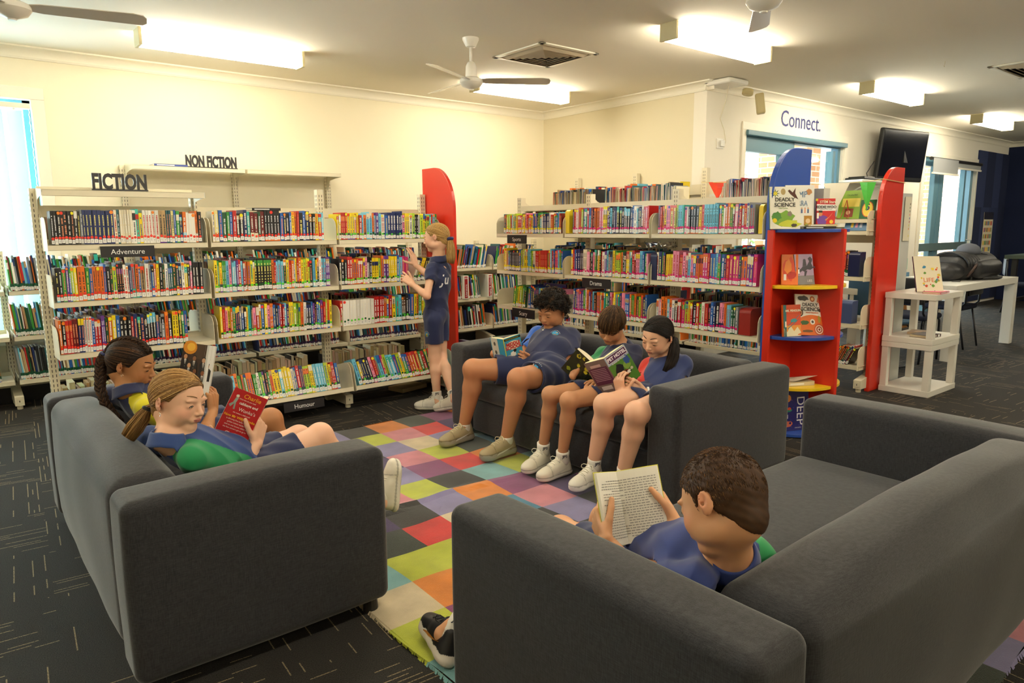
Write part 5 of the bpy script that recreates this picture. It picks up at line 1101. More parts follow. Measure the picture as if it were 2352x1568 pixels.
# ================================================================== PEOPLE
from mathutils.bvhtree import BVHTree
CR, CU, CB = np.array(rt), np.array(up), -np.array(fw)      # right, up, toward viewer: only used to phrase directions
def cv(x, y, z): v = CR*x+CU*y+CB*z; return v/np.linalg.norm(v)
def nrm(v): v = np.array(v, float); return v/max(1e-9, np.linalg.norm(v))
A = lambda *v: np.array(v, float)
class Field:
    def __init__(s, lo, hi, h):
        s.h = h; s.lo = np.array(lo, float); n = np.ceil((np.array(hi)-s.lo)/h).astype(int)+1
        s.ax = [(s.lo[i]+h*np.arange(n[i])).astype(np.float32) for i in range(3)]
        s.D = np.full(tuple(n), .08, np.float32); s.I = np.zeros(tuple(n), np.int8)
    def put(s, fn, lo, hi, k=.01, ident=0, sub=False, add=None):
        m_ = k+2.5*s.h; sl = []
        for i in range(3):
            a = int(max(0, math.floor((lo[i]-m_-s.lo[i])/s.h))); b = int(min(len(s.ax[i]), math.ceil((hi[i]+m_-s.lo[i])/s.h)+1))
            if b <= a: return
            sl.append(slice(a, b))
        sl = tuple(sl); X = s.ax[0][sl[0]][:, None, None]; Y = s.ax[1][sl[1]][None, :, None]; Z = s.ax[2][sl[2]][None, None, :]
        d = fn(X, Y, Z); D0 = s.D[sl]
        if sub:
            d = -d; hh = np.clip(.5-.5*(d-D0)/k, 0, 1) if k > 0 else 0; hh = np.clip(.5+.5*(d-D0)/max(k, 1e-6), 0, 1)
            s.D[sl] = D0*(1-hh)+d*hh+k*hh*(1-hh)
        else:
            hh = np.clip(.5+.5*(D0-d)/max(k, 1e-6), 0, 1)
            s.D[sl] = D0*(1-hh)+d*hh-k*hh*(1-hh); I = s.I[sl]; I[d < D0] = ident
    def cone(s, a, b, ra, rb, k=.012, ident=0, sub=False, plane=None, flat=None):
        a = np.array(a, float); b = np.array(b, float); ab = b-a; L2 = float(ab@ab)+1e-12; R_ = max(ra, rb)
        def fn(X, Y, Z):
            x, y, z = X-a[0], Y-a[1], Z-a[2]; t = np.clip((x*ab[0]+y*ab[1]+z*ab[2])/L2, 0, 1)
            d = np.sqrt((x-t*ab[0])**2+(y-t*ab[1])**2+(z-t*ab[2])**2)-(ra+(rb-ra)*t)
            if plane is not None:
                p, n = plane; d = np.maximum(d, (X-p[0])*n[0]+(Y-p[1])*n[1]+(Z-p[2])*n[2])
            return d.astype(np.float32)
        s.put(fn, np.minimum(a, b)-R_, np.maximum(a, b)+R_, k, ident, sub)
    def ell(s, c, r, B=None, k=.012, ident=0, sub=False, plane=None):
        """ellipsoid; B rows = axes"""
        c = np.array(c, float); r = np.array(r, float); B = np.eye(3) if B is None else np.array(B, float); R_ = r.max()
        def fn(X, Y, Z):
            x, y, z = X-c[0], Y-c[1], Z-c[2]; q = [(x*B[i][0]+y*B[i][1]+z*B[i][2]) for i in range(3)]
            k0 = np.sqrt(sum((q[i]/r[i])**2 for i in range(3))); k1 = np.sqrt(sum((q[i]/r[i]**2)**2 for i in range(3)))+1e-6
            d = k0*(k0-1)/k1
            if plane is not None:
                p, n = plane; d = np.maximum(d, (X-p[0])*n[0]+(Y-p[1])*n[1]+(Z-p[2])*n[2])
            return d.astype(np.float32)
        s.put(fn, c-R_, c+R_, k, ident, sub)
    def warp(s, fn):
        X = s.ax[0][:, None, None]; Y = s.ax[1][None, :, None]; Z = s.ax[2][None, None, :]; s.D += fn(X, Y, Z).astype(np.float32)
    def mesh(s, smooth=1):
        D = s.D; S_ = (D < 0); n = D.shape
        def c8(A_): return [A_[i:n[0]-1+i, j:n[1]-1+j, k:n[2]-1+k] for i in (0, 1) for j in (0, 1) for k in (0, 1)]
        cs = c8(S_.view(np.int8)); tot = cs[0].astype(np.int8).copy()
        for a in cs[1:]: tot += a
        act = (tot > 0) & (tot < 8); ii = np.argwhere(act); N_ = len(ii)
        idx = np.full(act.shape, -1, np.int32); idx[act] = np.arange(N_)
        cd_ = np.stack([D[ii[:, 0]+i, ii[:, 1]+j, ii[:, 2]+k] for i in (0, 1) for j in (0, 1) for k in (0, 1)], 1)
        off = np.array([(i, j, k) for i in (0, 1) for j in (0, 1) for k in (0, 1)], float)
        acc = np.zeros((N_, 3)); cnt = np.zeros(N_)
        for e0 in range(8):
            for b in (1, 2, 4):
                if e0 & b: continue
                e1 = e0 | b; d0, d1 = cd_[:, e0], cd_[:, e1]; m_ = (d0 < 0) != (d1 < 0)
                t = np.where(m_, d0/np.where(m_, d0-d1, 1), 0)[:, None]; p = off[e0]+(off[e1]-off[e0])*t
                acc += np.where(m_[:, None], p, 0); cnt += m_
        V = s.lo+s.h*(ii+acc/cnt[:, None]); ids = s.I[ii[:, 0], ii[:, 1], ii[:, 2]]
        F_ = []
        for ax in range(3):
            j, k = (ax+1) % 3, (ax+2) % 3
            a = [slice(None)]*3; b = [slice(None)]*3; a[ax] = slice(0, n[ax]-1); b[ax] = slice(1, n[ax])
            for q in (a, b): q[j] = slice(1, n[j]-1); q[k] = slice(1, n[k]-1)
            s0, s1 = S_[tuple(a)], S_[tuple(b)]; w = np.argwhere(s0 != s1)
            if not len(w): continue
            inside = s0[w[:, 0], w[:, 1], w[:, 2]]; w = w.copy(); w[:, j] += 1; w[:, k] += 1
            def g(dj, dk): q = w.copy(); q[:, j] -= dj; q[:, k] -= dk; return idx[q[:, 0], q[:, 1], q[:, 2]]
            Q = np.stack([g(1, 1), g(0, 1), g(0, 0), g(1, 0)], 1); Q[~inside] = Q[~inside][:, ::-1]; F_.append(Q)
        F_ = np.concatenate(F_); F_ = F_[(F_ >= 0).all(1)]
        for _ in range(smooth):
            E_ = np.concatenate([F_[:, [0, 1]], F_[:, [1, 2]], F_[:, [2, 3]], F_[:, [3, 0]]]); sm = np.zeros_like(V); ct = np.zeros(len(V))
            for c_ in range(3): sm[:, c_] = np.bincount(E_[:, 0], V[E_[:, 1], c_], len(V))+np.bincount(E_[:, 1], V[E_[:, 0], c_], len(V))
            ct = np.bincount(E_.ravel(), minlength=len(V)); V = .5*V+.5*sm/np.maximum(ct, 1)[:, None]
        return V, F_, ids
def npmesh(name, V, F_, C, m_, parent):
    me = bpy.data.meshes.new(name); me.vertices.add(len(V)); me.vertices.foreach_set('co', V.astype(np.float32).ravel())
    me.loops.add(F_.size); me.loops.foreach_set('vertex_index', F_.astype(np.int32).ravel()); me.polygons.add(len(F_))
    me.polygons.foreach_set('loop_start', np.arange(0, F_.size, F_.shape[1], dtype=np.int32)); me.polygons.foreach_set('use_smooth', np.ones(len(F_), bool))
    ca = me.color_attributes.new('Col', 'FLOAT_COLOR', 'POINT'); c4 = np.ones((len(V), 4), np.float32); c4[:, :3] = C; ca.data.foreach_set('color', c4.ravel())
    me.materials.append(m_); me.update(calc_edges=True); me.validate()
    ob = bpy.data.objects.new(name, me); S.collection.objects.link(ob)
    if parent is not None: ob.parent = parent; ob.matrix_parent_inverse = parent.matrix_basis.inverted()
    return ob
SKIN = mat('skin', attr=True, rough=.48, spec=.4, sss=.12); CLOTH = mat('polo_fabric', attr=True, rough=.75, bump=.05, bscale=500, sheen=.25); HAIRM = mat('hair', attr=True, rough=.55, spec=.3)
SHOEM = mat('shoe_leather', attr=True, rough=.5, bump=.02, bscale=200); SOCKM = mat('sock_cotton', attr=True, rough=.9, bump=.1, bscale=300); EYEM = mat('eye_wet', attr=True, rough=.12, coat=.5)
def basis(f, u):
    f = nrm(f); u = nrm(u-f*(u@f)); r = np.cross(f, u); return r, f, u
def hand(F_, wr, d, n, sd, curl, L=.15, spread=.06, th=None, ident=0, thl=1.0):
    """wr wrist, d finger direction, n palm facing direction, sd: unit vector toward the thumb side"""
    s_ = L/.155; d = nrm(d); n = nrm(n-d*(n@d)); t = nrm(np.cross(d, n)); t = t if t@np.array(sd) > 0 else -t
    offs = [.027, .0095, -.008, -.0245]; ln = [.068, .075, .070, .055]; kl = [.079, .083, .079, .072]
    for i in range(4):
        root = wr+t*offs[i]*.55*s_-d*.004; kn = wr+(d*kl[i]+t*offs[i]*1.0)*s_
        F_.cone(root, kn, .0125*s_, .0105*s_, .006, ident)
        if i < 3: F_.cone(wr+(d*.035+t*(offs[i]-.008))*s_, wr+(d*.068+t*(offs[i]-.009))*s_, .011*s_, .009*s_, .005, ident)
        c = curl[i]; dd = nrm(d+t*spread*(1.5-i)); p = kn; ang = 0
        for j, (fr, da) in enumerate(((.46, 55), (.30, 65), (.24, 45))):
            ang += R(da)*c; v = dd*math.cos(ang)+n*math.sin(ang); q = p+v*ln[i]*fr*s_
            r0_ = (.0084, .0078, .0072)[j]*s_*(1 if i < 3 else .9); F_.cone(p, q, r0_, r0_*.92, .0022, ident); p = q
    F_.ell(wr+(d*.030+t*.018+n*.006)*s_, A(.016, .024, .012)*s_, [t, d, n], .008, ident)
    a = wr+(d*.014+t*.016+n*.004)*s_; td = th if th is not None else nrm(d*.62+t*.62+n*.35); td = nrm(td)
    b = a+nrm(td+t*.35)*.034*s_*thl; c = b+td*.030*s_*thl; e = c+nrm(td+d*.25)*.023*s_*thl
    F_.cone(a, b, .013*s_, .0105*s_, .007, ident); F_.cone(b, c, .0100*s_, .0092*s_, .003, ident); F_.cone(c, e, .0092*s_, .0078*s_, .003, ident)
def head_prims(F_, Hc, B, H, ch=1.0, nose=1.0):
    r, f, u = B; W = lambda x, y, z: Hc+H*(x*r+y*f+z*u); BB = [r, f, u]
    e = lambda c, rr, k, ident=0, sub=False, bb=BB: F_.ell(W(*c), A(*rr)*H, bb, k*H, ident, sub)
    e((0, -.06, .125), (.345, .43, .375), .02); e((0, .10, -.07), (.285, .30, .36), .08); e((0, -.24, -.16), (.23, .19, .24), .09); e((0, .05, -.18), (.26*ch, .26, .22), .06)
    e((0, .245, -.385), (.125, .115, .095), .09); 
    for s_ in (-1, 1):
        e((s_*.155*ch, .22, -.16), (.115, .12, .13), .09); e((s_*.18*ch, .06, -.28), (.09, .17, .10), .08)
        e((s_*.12, .345, .075), (.115, .045, .032), .05)
        e((s_*.145, .405, -.008), (.072, .05, .042), .035, sub=True)
        e((s_*.140, .300, -.012), (.078, .078, .066), .018)
    F_.cone(W(0, .355, .03), W(0, .445, -.125), .030*H, .042*H*nose, .035*H); e((0, .452, -.135), (.045*nose, .042, .036), .02)
    for s_ in (-1, 1):
        e((s_*.048*nose, .415, -.150), (.030, .036, .026), .018); e((s_*.026, .430, -.172), (.012, .018, .010), .006, sub=True)
    e((0, .355, -.245), (.12, .055, .075), .05)
    e((0, .398, -.238), (.078, .030, .017), .010, 1); e((0, .392, -.268), (.066, .032, .021), .008, 1); e((0, .425, -.2525), (.09, .03, .0035), .004, 1, True)
    e((0, .37, -.315), (.07, .03, .018), .02, sub=True)
    for s_ in (-1, 1):
        eb = [nrm(r+s_*f*-.45), nrm(f+s_*r*.45-u*.15), u]
        eb[1] = nrm(eb[1]-eb[0]*(eb[1]@eb[0])); eb[2] = np.cross(eb[0], eb[1])
        e((s_*.362, -.085, -.015), (.024, .074, .112), .012, 0, False, eb); e((s_*.352, -.07, -.10), (.024, .045, .05), .01, 0, False, eb)
        e((s_*.390, -.062, .012), (.013, .044, .070), .010, 0, True, eb); e((s_*.370, -.052, -.03), (.018, .016, .020), .008, 2, True, eb)
def torso_prims(F_, J, w, g, k=.03, top=True, ident=0):
    """g = inflation, w = girth"""
    P_, C_, N_ = J['P'], J['C'], J['N']; lat = nrm(J['Sr']-J['Sl']); up_ = nrm(C_-P_); fr = nrm(np.cross(up_, lat)); lat2 = nrm(np.cross(fr, up_)); lp = nrm(J['Hr']-J['Hl'])
    fr_p = nrm(np.cross(up_, lp))
    F_.ell(P_, A(.128*w+g, .096*w+g, .100+g), [lp, fr_p, np.cross(lp, fr_p)], k, ident)
    M_ = P_*.5+C_*.5; F_.ell(M_+fr*.008*w, A(.122*w+g, .098*w+g, .14+g), [lat2, fr, up_], k, ident)
    F_.ell(C_, A(.128*w**.6+g, .086*w**.7+g, .122+g), [lat2, fr, up_], k, ident)
    for s_ in ('Sr', 'Sl'): F_.cone(N_-up_*.050, J[s_]-up_*.010, .044+g*.7, (.036+g*.6)*w**.4, .026, ident)
    F_.cone(N_-up_*.055, N_+up_*.004, .070*w**.5+g*.6, .050*w**.5+g*.7, .024, ident)
    return lat2, fr, up_
def limb_scale(J): return J.get('w', 1.0)
def person(name, label, J, o):
    """J joints; o options"""
    root = thing('person', label, 'person', tuple(o.get('loc', (J['P'][0], J['P'][1], 0))))
    w = o.get('w', 1.0); la, ll = o.get('la', 1.0), o.get('ll', 1.0); H = o['H']; h = o.get('vox', .0034)
    J = {k: np.array(v, float) for k, v in J.items()}
    if 'C' not in J: J['C'] = J['P']*.30+J['N']*.70-nrm(J['N']-J['P'])*.03
    pts = np.array([J[k] for k in J]); lo, hi = pts.min(0)-.16, pts.max(0)+.16; B = basis(o['f'], o['u']); r, f, u = B; Hc = J['Hc']
    lo = np.minimum(lo, Hc-.16)
    F_ = Field(lo, hi, h)
    torso_prims(F_, J, w, 0)
    F_.cone(J['N']-nrm(J['N']-J['C'])*.01, Hc+H*(-.10*f-.22*u), .050*w**.5, .049*w**.4, .02); F_.cone(Hc+H*(-.10*f-.22*u), Hc+H*(-.12*f-.05*u), .048, .05, .02)
    head_prims(F_, Hc, B, H, o.get('cheek', 1.0), o.get('nose', 1.0))
    for s_ in 'rl':
        F_.cone(J['S'+s_], J['E'+s_], .043*la, .034*la, .012); M_ = J['E'+s_]*.72+J['W'+s_]*.28
        F_.cone(J['E'+s_], M_, .034*la, .036*la, .01); F_.cone(M_, J['W'+s_], .036*la, .0225*la**.6, .012)
        if 'hand'+s_ in o: hand(F_, J['W'+s_], **o['hand'+s_])
        if 'K'+s_ in J:
            Hh, K, An = J['H'+s_], J['K'+s_], J['A'+s_]; F_.cone(Hh, K, .082*ll, .056*ll, .02); F_.ell(K, A(.054, .054, .056)*ll**.9, None, .02)
            bk = nrm(np.cross(np.cross(K-Hh, An-K), An-K)); bk = o.get('calf', bk); ax = nrm(An-K); M_ = K+(An-K)*.30-bk*-.010
            cb = -nrm((K-Hh)-ax*((K-Hh)@ax)); M_ = K+(An-K)*.32+cb*.012*ll; F_.cone(K, M_, .049*ll, .053*ll, .02); F_.cone(M_, An, .052*ll, .031*ll**.8, .018)
            F_.cone(An, An+ax*.03, .031*ll**.8, .03, .01)
    V, Q, ids = F_.mesh(); sk = np.array(hx(o['skin'])); C = np.tile(sk, (len(V), 1)); loc = np.stack([(V-Hc)@r, (V-Hc)@f, (V-Hc)@u], 1)/H
    lip = np.array(hx(o.get('lip', '#c4675c'))); m1 = (loc[:, 1] > .34) & (loc[:, 1] < .6) & ((loc[:, 0]/.086)**2+((loc[:, 2]+.254)/.036)**2 < 1); C[m1] = lip*.8+sk*.2; m1 &= (np.abs(loc[:, 2]+.2525) < .0065); C[m1] = lip*.45
    bl = np.array(hx(o.get('blush', '#d8836c')))
    for s_ in (-1, 1):
        g = .45*np.exp(-(((loc[:, 0]-s_*.2)/.11)**2+((loc[:, 1]-.28)/.16)**2+((loc[:, 2]+.13)/.10)**2)); C = C*(1-g[:, None])+bl*g[:, None]
        g = .5*np.exp(-(((loc[:, 0]-s_*.37)/.05)**2+((loc[:, 1]+.03)/.12)**2+((loc[:, 2]+.01)/.14)**2)); C = C*(1-g[:, None])+bl*g[:, None]
    for kk in ('Kr', 'Kl', 'Er', 'El'):
        if kk in J: g = .22*np.exp(-(np.linalg.norm(V-J[kk], axis=1)/.05)**2); C = C*(1-g[:, None])+bl*g[:, None]
    body = npmesh('body', V, Q, C, SKIN, root); Wd = lambda x, y, z: Hc+H*(x*r+y*f+z*u)
    # eyes on the lid surface
    gz = o.get('gaze', (0, -.5)); ic = hx(o.get('iris', '#3a2414')); brow = hx(o.get('brow', o['hair']))
    for s_ in (-1, 1):
        e0 = A(s_*.140, .300, -.012); q = MB(); rad = .0795; n_, m_ = 14, 6; op = o.get('open', .16); base = -.24
        def ep(a, b, k=1.0): return e0+A(math.sin(a)*math.cos(b), math.cos(a)*math.cos(b), math.sin(b)*.87)*rad*k
        def lidc(a): t = (a-0)/.62; return base+.10*(1-t*t)-.04+op*.0*t, base+op*max(0, 1-t*t)+.02
        vs = []; 
        for i in range(n_+1):
            a = -.62+1.24*i/n_; t = a/.62; l0 = -.30-.02*(1-t*t); l1 = -.30+op*2.2*max(0, 1-t*t)**.7+.004
            for j in range(m_+1): b = l0+(l1-l0)*j/m_; vs.append((a, b))
        cols = []
        fs = [(i*(m_+1)+j, (i+1)*(m_+1)+j, (i+1)*(m_+1)+j+1, i*(m_+1)+j+1) for i in range(n_) for j in range(m_)]
        P3 = [Wd(*ep(a, b, 1.012)) for a, b in vs]; ix, iy = gz[0], -.22+gz[1]*.1
        for fc in fs:
            ca, cb2 = np.mean([vs[i] for i in fc], 0); dd = math.hypot(ca-ix, (cb2-iy))
            q.add([P3[i] for i in fc], [(0, 1, 2, 3)], (.01, .008, .006) if dd < .11 else (ic if dd < .26 else (.72, .70, .66)))
        q.build('eye', EYEM, root, smooth=True, recalc=False)
        q = MB(); q.tube([Wd(*ep(a, -.30+op*2.2*max(0, 1-(a/.62)**2)**.7+.006, 1.035)) for a in np.linspace(-.66, .66, 11)], [H*x for x in (.002, .004, .006, .007, .007, .007, .007, .007, .007, .006, .004)], 5, col=(.02, .012, .008))
        q.tube([Wd(*ep(a, -.30-.02*(1-(a/.62)**2), 1.02)) for a in np.linspace(-.6, .6, 8)], H*.0025, 4, col=tuple(sk*.45)); q.build('eyelashes', HAIRM, root, smooth=True)
        q = MB(); 
        for i in range(26):
            t = i/25; x = s_*(.05+.19*t); z = .128+.030*math.sin(t*2.6)-.025*t*t; y = .375-.16*t*t-.02*t; a = A(x, y+.012, z-.010); b = A(x+s_*.028, y-.006, z+.012*(1-t)); q.tube([Wd(*a), Wd(*((a+b)/2+A(0, .008, 0))), Wd(*b)], [H*.006, H*.0065, H*.003], 4, col=brow)
        q.build('eyebrow', HAIRM, root, smooth=True)
    # shirt
    g = .009; fr_ = o.get('sleeve', .62); Fs = Field(lo, hi, h*1.05); lat, fr, upx = torso_prims(Fs, J, w, g, k=.035)
    hem = J['P']-upx*.075; 
    for s_ in 'rl':
        a, b = J['S'+s_], J['E'+s_]; d = nrm(b-a); e = a+(b-a)*fr_
        Fs.cone(a-d*.006, a+(b-a)*(fr_+.1), .046*la+.005, .047*la+.012, .03, plane=(e, d))
    nk = nrm(Hc-H*.25*u-J['N']); Fs.cone(J['N']+nk*.0, J['N']+nk*.10, .052, .052, .004, sub=True)
    for s_ in 'rl':
        a, b = J['S'+s_], J['E'+s_]; e0_ = a+(b-a)*(fr_-.22); Fs.cone(e0_, a+(b-a)*(fr_+.3), .046*la, .053*la+.003, .004, sub=True)
    sd_ = o.get('seed', 1); P_ = J['P']
    def fold(X, Y, Z):
        a = (X-P_[0])*fr[0]+(Y-P_[1])*fr[1]+(Z-P_[2])*fr[2]; b = (X-P_[0])*lat[0]+(Y-P_[1])*lat[1]+(Z-P_[2])*lat[2]; c = (X-P_[0])*upx[0]+(Y-P_[1])*upx[1]+(Z-P_[2])*upx[2]
        return .0052*np.sin(36*c+14*b+2.4*np.sin(13*b+sd_)+sd_)*np.sin(9*a+15*b+sd_*2)+.0040*np.abs(np.sin(34*b+26*c+3*np.sin(18*a+sd_)))
    Fs.warp(fold)
    V, Q, ids = Fs.mesh(); L3 = np.stack([(V-J['C'])@lat, (V-J['C'])@fr, (V-J['C'])@upx], 1); SH = np.array(hx(o.get('shirt', '#1b2a5e'))); C = np.tile(SH, (len(V), 1)); pan = o.get('panel')
    tS = {s_: ((V-J['S'+s_])@(J['E'+s_]-J['S'+s_]))/np.dot(J['E'+s_]-J['S'+s_], J['E'+s_]-J['S'+s_]) for s_ in 'rl'}
    if pan: C = pan(V, L3, tS, C, J)
    sh = npmesh('polo_shirt', V, Q, C, CLOTH, root); shb = BVHTree.FromPolygons([tuple(v) for v in V], [tuple(q_) for q_ in Q])
    # collar
    ccol = hx(o.get('collar', o.get('shirt', '#1b2a5e'))); Nn = J['N']; ax = nrm(Hc-H*.28*u-Nn+upx*.05); fc = nrm(f+fr*1.0-ax*((f+fr)@ax)); rc = np.cross(fc, ax)
    q = MB(); rings = [(.052, .0), (.053, .026), (.056, .032), (.060, .027), (.071, -.002), (.077, -.012)]; n_ = 40; gap = R(16)
    grid = []
    for rr, zz in rings:
        rowp = []
        for i in range(n_+1):
            t = gap+(2*PI-2*gap)*i/n_; fl = math.cos(t); dz = -.016*max(0, fl)-.0*fl; rr2 = (rr*w**.55+.001)*(1+.10*max(0, fl))
            rowp.append(Nn+ax*(zz+dz-(.02 if zz < 0.01 and fl > .6 else 0))+fc*(rr2*math.cos(t)+.004)+rc*rr2*math.sin(t))
        grid.append(rowp)
    vs = [v for rw in grid for v in rw]; q.add(vs, [(i*(n_+1)+k, i*(n_+1)+k+1, (i+1)*(n_+1)+k+1, (i+1)*(n_+1)+k) for i in range(len(rings)-1) for k in range(n_)], ccol)
    ob = q.build('collar', CLOTH, root, smooth=True); md = ob.modifiers.new('s', 'SOLIDIFY'); md.thickness = .0025; md.offset = 0
    # shorts
    if 'Kr' in J:
        ft = o.get('short', .72); Fp = Field(lo, hi, h*1.1); lp = nrm(J['Hr']-J['Hl']); fp = nrm(np.cross(upx, lp)); Fp.ell(J['P']-upx*.01, A(.142*w, .112*w, .112), [lp, fp, np.cross(lp, fp)], .03, plane=(J['P']+upx*.07, upx))
        for s_ in 'rl':
            a, b = J['H'+s_], J['K'+s_]; d = nrm(b-a); e = a+(b-a)*ft; Fp.cone(a, a+(b-a)*(ft+.1), .094*ll, .082*ll, .02, plane=(e, d))
        for s_ in 'rl':
            a, b = J['H'+s_], J['K'+s_]; Fp.cone(a+(b-a)*(ft-.16), a+(b-a)*(ft+.3), .070*ll, .077*ll, .004, sub=True)
        Fp.warp(lambda X, Y, Z: .0025*np.sin(60*X+25*Z+sd_)*np.sin(40*Y+sd_)+.002*np.sin(90*Y+50*X))
        V, Q, ids = Fp.mesh(); npmesh('shorts', V, Q, np.tile(np.array(hx('#15224f')), (len(V), 1)), CLOTH, root)
        shp_ = BVHTree.FromPolygons([tuple(v) for v in V], [tuple(q_) for q_ in Q])
    else: shp_ = None
    return root, J, B, shb, shp_, (lat, fr, upx)
def shoe(root, An, dirv, L=.225, cu='#d8d2c2', cs='#d9d5c8', sock=True, swoosh=None, upv=(0, 0, 1), lace='#dcd8ca', txt=True, text_side=None, sockh=.05, name='shoe', chunk=1.0, lcol=None, tongue=True):
    """An ankle joint, dirv toe direction"""
    u = nrm(upv); d = nrm(np.array(dirv, float)-u*(np.array(dirv, float)@u)); s_ = np.cross(u, d); k = L/.225
    O = An-u*.092-d*.045*k; W = lambda x, y, z: O+(d*x+s_*y+u*z)*1.0
    lo = O-L*1.3; hi = O+L*1.3; F_ = Field(lo, hi, .0030); BB = [d, s_, u]
    # sole
    for x, ry, rx in ((.02, .036, .045), (.09, .036, .07), (.165, .043, .055)): F_.ell(W(x*k, 0, .016), A(rx, ry, .018*chunk)*k, BB, .02, 1)
    F_.cone(W(.0, 0, .012), W(.165*k, 0, .012), .022*k, .024*k, .01, 1)
    F_.put(lambda X, Y, Z: ((X-O[0])*-u[0]+(Y-O[1])*-u[1]+(Z-O[2])*-u[2]).astype(np.float32), lo, hi, .002, 1, True) if 0 else None
    # upper
    F_.ell(W(.175*k, 0, .036), A(.050, .038, .028)*k, BB, .015, 0); F_.cone(W(.155*k, 0, .042), W(.07*k, 0, .066), .030*k, .032*k, .02, 0); F_.cone(W(.03*k, 0, .045), W(.10*k, 0, .045), .034*k, .034*k, .02, 0); F_.cone(W(.015*k, 0, .04), W(.022*k, 0, .088), .030*k, .026*k, .012, 0)
    F_.cone(W(.075*k, 0, .075), W(.062*k, 0, .098), .020*k, .020*k, .012, 2)
    F_.cone(W(.040*k, 0, .074), W(.043*k, 0, .14), .028*k, .033*k, .004, sub=True)
    V, Q, ids = F_.mesh(1); zc = (V-O)@u; bad = zc < 0; V[bad] -= np.outer(zc[bad], u)
    xx = (V-O)@d; yy = (V-O)@s_; C = np.tile(np.array(hx(cu)), (len(V), 1)); sol = zc < (.024*chunk+.006*np.abs(np.sin(xx*60))*(chunk > 1)); C[sol] = hx(cs); C[(~sol) & (zc < .030*chunk+.002)] = np.array(hx(cu))*.55; C[(~sol) & (np.abs(xx-.150*k-.0*zc) < .0022) & (zc > .02)] = np.array(hx(cu))*.62; C[zc < .005] = np.array(hx(cs))*.7
    if lcol: m_ = (xx > .06*k) & (xx < .13*k) & (np.abs(yy) < .018) & (zc > .05); C[m_] = hx(lcol)
    t_ = npmesh(name, V, Q, C, SHOEM, root); bv = BVHTree.FromPolygons([tuple(v) for v in V], [tuple(q_) for q_ in Q])
    q = MB()
    for i in range(5):
        x0 = (.075+.016*i)*k; pts = []
        for j in range(7):
            y = -.022+.044*j/6; p, n_, _, _ = bv.ray_cast(Vector(W(x0+.008*(j/6-.5)*(-1)**i, y, .2)), Vector(-u)); 
            if p: pts.append(p+Vector(u)*.0015)
        if len(pts) > 2: q.tube(pts, .0022, 5, col=hx(lace))
    for sg in (-1, 1):
        c0_ = Vector(W(.078*k, 0, .098)); q.tube([c0_+Vector(s_*sg*.036*math.sin(t)*1.0+u*.012*math.sin(2*t)+d*(.020*math.sin(t)**2+.0)) for t in np.linspace(0, PI*.92, 8)], .0018, 5, col=hx(lace))
    q.build('laces', SHOEM, t_, smooth=True)
    if swoosh:
        for sg in (-1, 1):
            q = MB(); n_ = 10; up_, lw_ = [], []
            for i in range(n_+1):
                t = i/n_; x = (.145-.12*t)*k; z = .026+.030*t**1.6; th_ = .011*math.sin(PI*min(1, t*1.15+.05))*(1-t*.5)+.001
                for L_, zz in ((up_, z+th_), (lw_, z)):
                    p, n2, _, _ = bv.ray_cast(Vector(W(x, sg*.12, zz)), Vector(-s_*sg)); L_.append(p+Vector(s_*sg)*.001 if p else None)
            for i in range(n_):
                if all((up_[i], up_[i+1], lw_[i], lw_[i+1])): q.quad(lw_[i], lw_[i+1], up_[i+1], up_[i], hx(swoosh))
            if q.f: q.build('side_mark', SHOEM, t_, recalc=False)
    if sock:
        q = MB(); a = Vector(W(.038*k, 0, .06)); b = Vector(An+(Vector(o_legdir[0])*1 if 0 else u*sockh*.35)); top = An+np.array(o_leg[0])*sockh
        prof = [a.lerp(Vector(top), t) for t in (0, .35, .7, .97, 1)]; q.tube(prof, [.030*k, .034*k**.5, .0355, .0365, .034], 20, col=hx('#e2ded4')); so = q.build('sock', SOCKM, root, smooth=True)
        if txt:
            sv = nrm(np.array(text_side)); ax = nrm(np.array(top)-np.array(a)); sv = nrm(sv-ax*(sv@ax)); c0_ = Vector(np.array(top)-ax*.017); 
            tm = text('JPS', .023, Matrix.Identity(4), inkm('#1c2440'), so, 'lettering', ex=.0003, bold=.0006); xd = np.cross(ax, sv)
            for v in tm.data.vertices:
                an = v.co.x/.037; v.co = c0_+Vector(ax)*v.co.y+Vector(sv*math.cos(an)+xd*math.sin(an))*.0375
    return t_
o_leg = [np.array([0, 0, 1.])]; o_legdir = [np.array([0, 0, 1.])]
